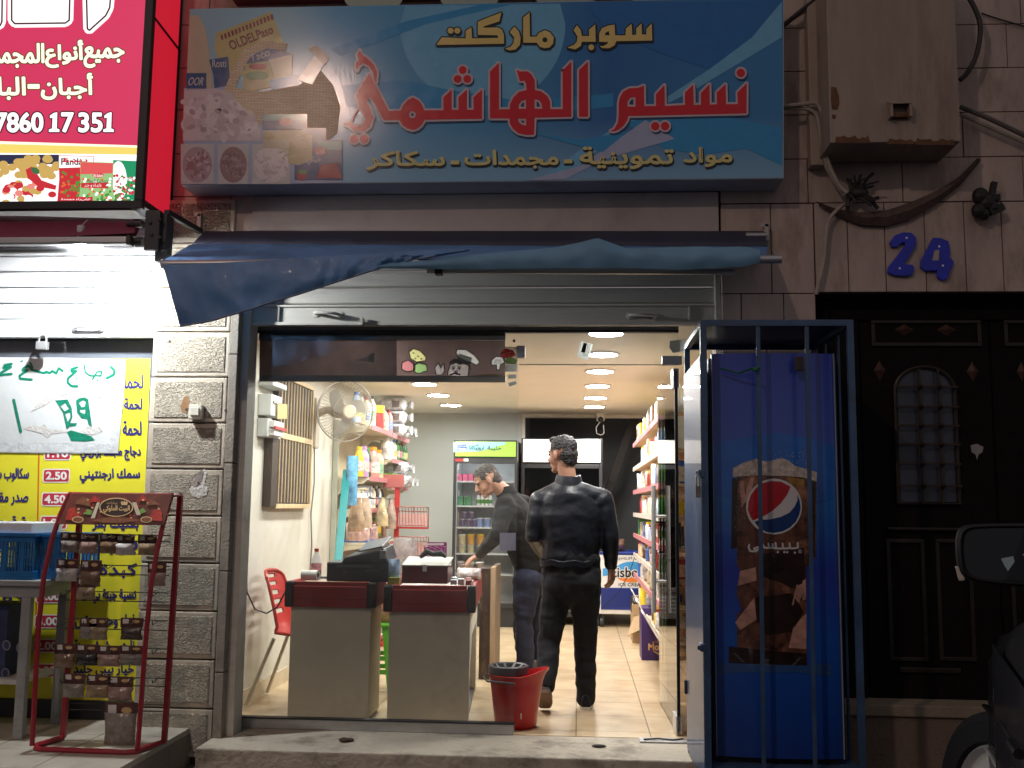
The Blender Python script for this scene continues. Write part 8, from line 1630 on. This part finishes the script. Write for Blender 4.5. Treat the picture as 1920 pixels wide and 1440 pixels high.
# sagging dark cloth strap
topc = [(1530, 378), (1570, 392), (1610, 398), (1660, 395), (1710, 378), (1760, 356), (1800, 330), (1832, 297)]; botc = [(1536, 385), (1575, 406), (1615, 422), (1660, 424), (1705, 412), (1752, 385), (1800, 348), (1838, 303)]
rows = [[P(a[0], a[1], -.03), (P(a[0], a[1], -.03)+P(b[0], b[1], -.03))/2+Vector((0, -.03, 0)), P(b[0], b[1], -.03)] for a, b in zip(topc, botc)]; m = MB().grid(rows); m.grid([[p+Vector((0, .006, 0)) for p in reversed(r)] for r in rows]); thing1(m, 'cloth_strap', M('brown netting cloth', (.11, .075, .065), .8, scale=30, var=.4), 'dark sagging cloth strip hung across the stone wall over the 24', 'cloth strip', smooth=True)
bn = MB(); c0 = P(1850, 375, -.06)
for x, y, r_ in ((1838, 368, .045), (1835, 395, .04), (1850, 380, .05), (1862, 390, .035), (1845, 402, .03)): bn.ball(P(x, y, -.06), r_, .04, r_*1.1, 10, 7)
bn.bar(P(1858, 372, -.07), P(1864, 342, -.07), .03).bar(P(1855, 398, -.07), P(1880, 388, -.07), .04).bar(P(1850, 372, -.07), P(1874, 370, -.07), .03); thing1(bn, 'wall_lamp_bracket', M('black cast iron', (.012, .012, .012), .6), 'black clustered iron bracket fixed on the stone wall', 'bracket')

# ---------------------------------------------------------------- parked car at the right edge
carp = M('black car paint', (.006, .006, .007), .3, 0, var=.1, coat=.15, spec=.35); tyr = M('tyre rubber', (.011, .011, .012), .8, spec=.25, scale=30, bump=.3); rimm2 = M('silver rim', (.72, .72, .73), .3, .6, var=.08); plk = M('black car plastic', (.007, .007, .008), .5, spec=.3, scale=40, bump=.2)
MC = P(1880, 1046, -2.52); car = T('parked_car', 'black parked car with folded out door mirror at the right edge', 'car', (2.6, -2.6, -.27))
# the car stands nose to the shopfront, its left flank seen edge on
WX = 1.50; gz = -.15; hx = .0; th = R(17)
def cpt(s, v, z):                                      # s back from the front wheel, v in from the left flank
    return Vector((WX+.02+v*math.cos(th)+s*math.sin(th)*-1, -1.60-s*math.cos(th)-v*math.sin(th), z))
ws_ = MB()
secs = [(-.92, .40, .05, .55), (-.80, .24, .0, .68), (-.45, .09, .0, .78), (.0, .01, .0, .84), (.45, .0, .0, .90), (.9, .0, .0, .98), (1.9, .0, .0, 1.08), (2.8, .0, .0, 1.08), (3.3, .06, .0, 1.05), (3.6, .2, .1, .9)]
rows = []
for s_, inset, dz, zb_ in secs:
    row = []
    for v, z in ((inset+.10, .06+gz+.12), (inset+.02, .30+gz), (inset-.0, .52+gz), (inset+.015, zb_-.13), (inset+.06, zb_-.03), (inset+.20, zb_), (.90, zb_+.03)): row.append(cpt(s_, v, z))
    for v, z in ((1.80-inset-.20, zb_), (1.80-inset-.06, zb_-.03), (1.80-inset-.015, zb_-.13), (1.80-inset, .52+gz), (1.80-inset-.02, .30+gz), (1.80-inset-.10, .06+gz+.12)): row.append(cpt(s_, v, z))
    rows.append(row)
body = MB().grid(rows, True); n = len(rows[0]); body.f.append(tuple(range(n))); body.m.append(0); k_ = (len(rows)-1)*n; body.f.append(tuple(reversed(range(k_, k_+n)))); body.m.append(0)
bo = body.build('body', carp, car, True)
rows = []
for s_, z_, ins in ((.55, 1.02, .10), (1.15, 1.40, .24), (1.5, 1.47, .27), (2.6, 1.47, .27), (3.2, 1.05, .14)): rows.append([cpt(s_, ins-.02 if z_ < 1.1 else ins-.14, min(z_, 1.05)), cpt(s_, ins, z_), cpt(s_, .9, z_+.03), cpt(s_, 1.8-ins, z_), cpt(s_, 1.8-ins+(.02 if z_ < 1.1 else .14), min(z_, 1.05))])
MB().grid(rows).build('cabin', M('dark car glass', (.01, .012, .013), .06, spec=.8, var=0), car, True)
def wheel(s_, v, out):
    c = cpt(s_, v, gz+.345); ax = (cpt(0, -1, 0)-cpt(0, 0, 0)).normalized()*out
    if s_ == 0: ax = Matrix.Rotation(R(37), 3, 'Z') @ ax
    w = MB().lathe([(.23, -.10), (.31, -.10), (.34, -.07), (.345, 0), (.34, .07), (.31, .10), (.235, .105), (.225, .09), (.22, -.09), (.23, -.10)], c, 40, ax).build('wheel', tyr, car, True)
    m = MB().lathe([(.224, .088), (.215, .10), (.20, .07), (.06, .055), (.05, .08), (.001, .085)], c, 40, ax).lathe([(.22, -.05), (.001, -.05)], c, 24, ax)
    e1 = ax.cross(Vector((0, 0, 1))).normalized(); e2 = e1.cross(ax)
    for k in range(5):
        t = 2*math.pi*k/5+.3; d = e1*math.cos(t)+e2*math.sin(t); p_ = d.cross(ax)
        m.hexa([c+ax*.07+d*.05+p_*.03, c+ax*.10+d*.205+p_*.035, c+ax*.10+d*.205-p_*.035, c+ax*.07+d*.05-p_*.03], ax*.015)
    m.build('rim', rimm2, w, True)
for s_ in (0.0, 2.62): wheel(s_, .115 if s_ == 0 else .10, 1); wheel(s_, 1.70, -1)
MB().tube([cpt(-.42, .075, gz+.62), cpt(0, .004, gz+.70), cpt(.9, -.004, gz+.80), cpt(2.6, -.004, gz+.86)], .008, 6).build('side_crease', carp, car, True)
dd = MB().hexa([cpt(.62, -.006, gz+.36), cpt(1.72, -.006, gz+.36), cpt(1.72, -.004, gz+1.0), cpt(.62, -.004, gz+1.0)], (.006, 0, 0)).build('door', carp, car, bevel=.006); mg = MB()
for a_, b_ in ((cpt(.60, -.004, gz+.30), cpt(.60, -.002, gz+.86)), (cpt(.28, -.001, gz+.62), cpt(.60, -.003, gz+.66))): mg.tube([a_, b_], .004, 5)
mg.build('panel_gap', M('panel gap black', (.002, .002, .002), .9), car); MB().tube([cpt(.05, .0, gz+.56), cpt(.4, -.004, gz+.60), cpt(.6, -.004, gz+.61)], .006, 6).build('body_trim', chrome, car, True)
MB().tube([cpt(1.45, -.03, gz+.86), cpt(1.62, -.03, gz+.87)], .013, 8).build('handle', carp, dd, True)
# door mirror: its glass looks back at us
ax = (CAMP+Vector((.25, 0, -.05))-MC).normalized(); rx_ = Vector((0, 0, 1)).cross(ax).normalized()*1; uz = ax.cross(rx_).normalized()
mo = [(-.118, .045), (-.108, .082), (-.07, .094), (.12, .098), (.15, .085), (.15, -.06), (.125, -.080), (-.05, -.074), (-.10, -.060), (-.116, -.03)]
def ring(sc, d, off=0): return [MC+rx_*((x-.016)*sc+.016+off)+uz*((y-.01)*sc+.01)+ax*d for x, y in mo]
def rnd_ring(pts, it=2):
    for _ in range(it):
        o = []
        for a, b in zip(pts, pts[1:]+pts[:1]): o += [a*.75+b*.25, a*.25+b*.75]
        pts = o
    return pts
m = MB(); rr_ = [rnd_ring(ring(s, d)) for s, d in ((.90, .006), (.97, .012), (1.05, .004), (1.07, -.03), (.98, -.075), (.70, -.115), (.2, -.13))]; m.grid(rr_, True); n = len(rr_[0]); k_ = 6*n; m.f.append(tuple(range(k_, k_+n))); m.m.append(0); mh = m.build('mirror_housing', plk, car, True)
g = rnd_ring(ring(.93, .004)); m = MB(); m.add(g, [tuple(range(len(g)))]); m.build('mirror_glass', M('mirror glass', (.04, .042, .046), .02, 1, var=0), mh)
flm = M('pale blue painted reflection', (.32, .46, .52), .5)  # pale blue reflections laid on the mirror glass as flat colour
for o in ([(-.005, .010), (.028, .018), (.031, .002), (.020, -.014), (.012, -.026), (.004, -.012)], [(.052, .024), (.09, .034), (.11, .02), (.085, .012), (.06, .016)]): MB().add([MC+rx_*x+uz*(y-.012)+ax*.0055 for x, y in o], [tuple(range(len(o)))]).build('reflection_patch', flm, mh)
c0 = MC-rx_*.118-uz*.05; MB().hexa([c0+ax*.0-rx_*.012+uz*.022, c0+rx_*.012+uz*.02, c0+rx_*.014-uz*.02, c0-rx_*.002-uz*.022], -ax*.06).build('indicator', M('clear indicator lens', (.45, .42, .38), .15, spec=.8), mh, bevel=.004)
MB().tube([MC+rx_*.14-uz*.05-ax*.06, MC+rx_*.23-uz*.09-ax*.06], [.03, .025], 8).build('mirror_arm', plk, car, True)
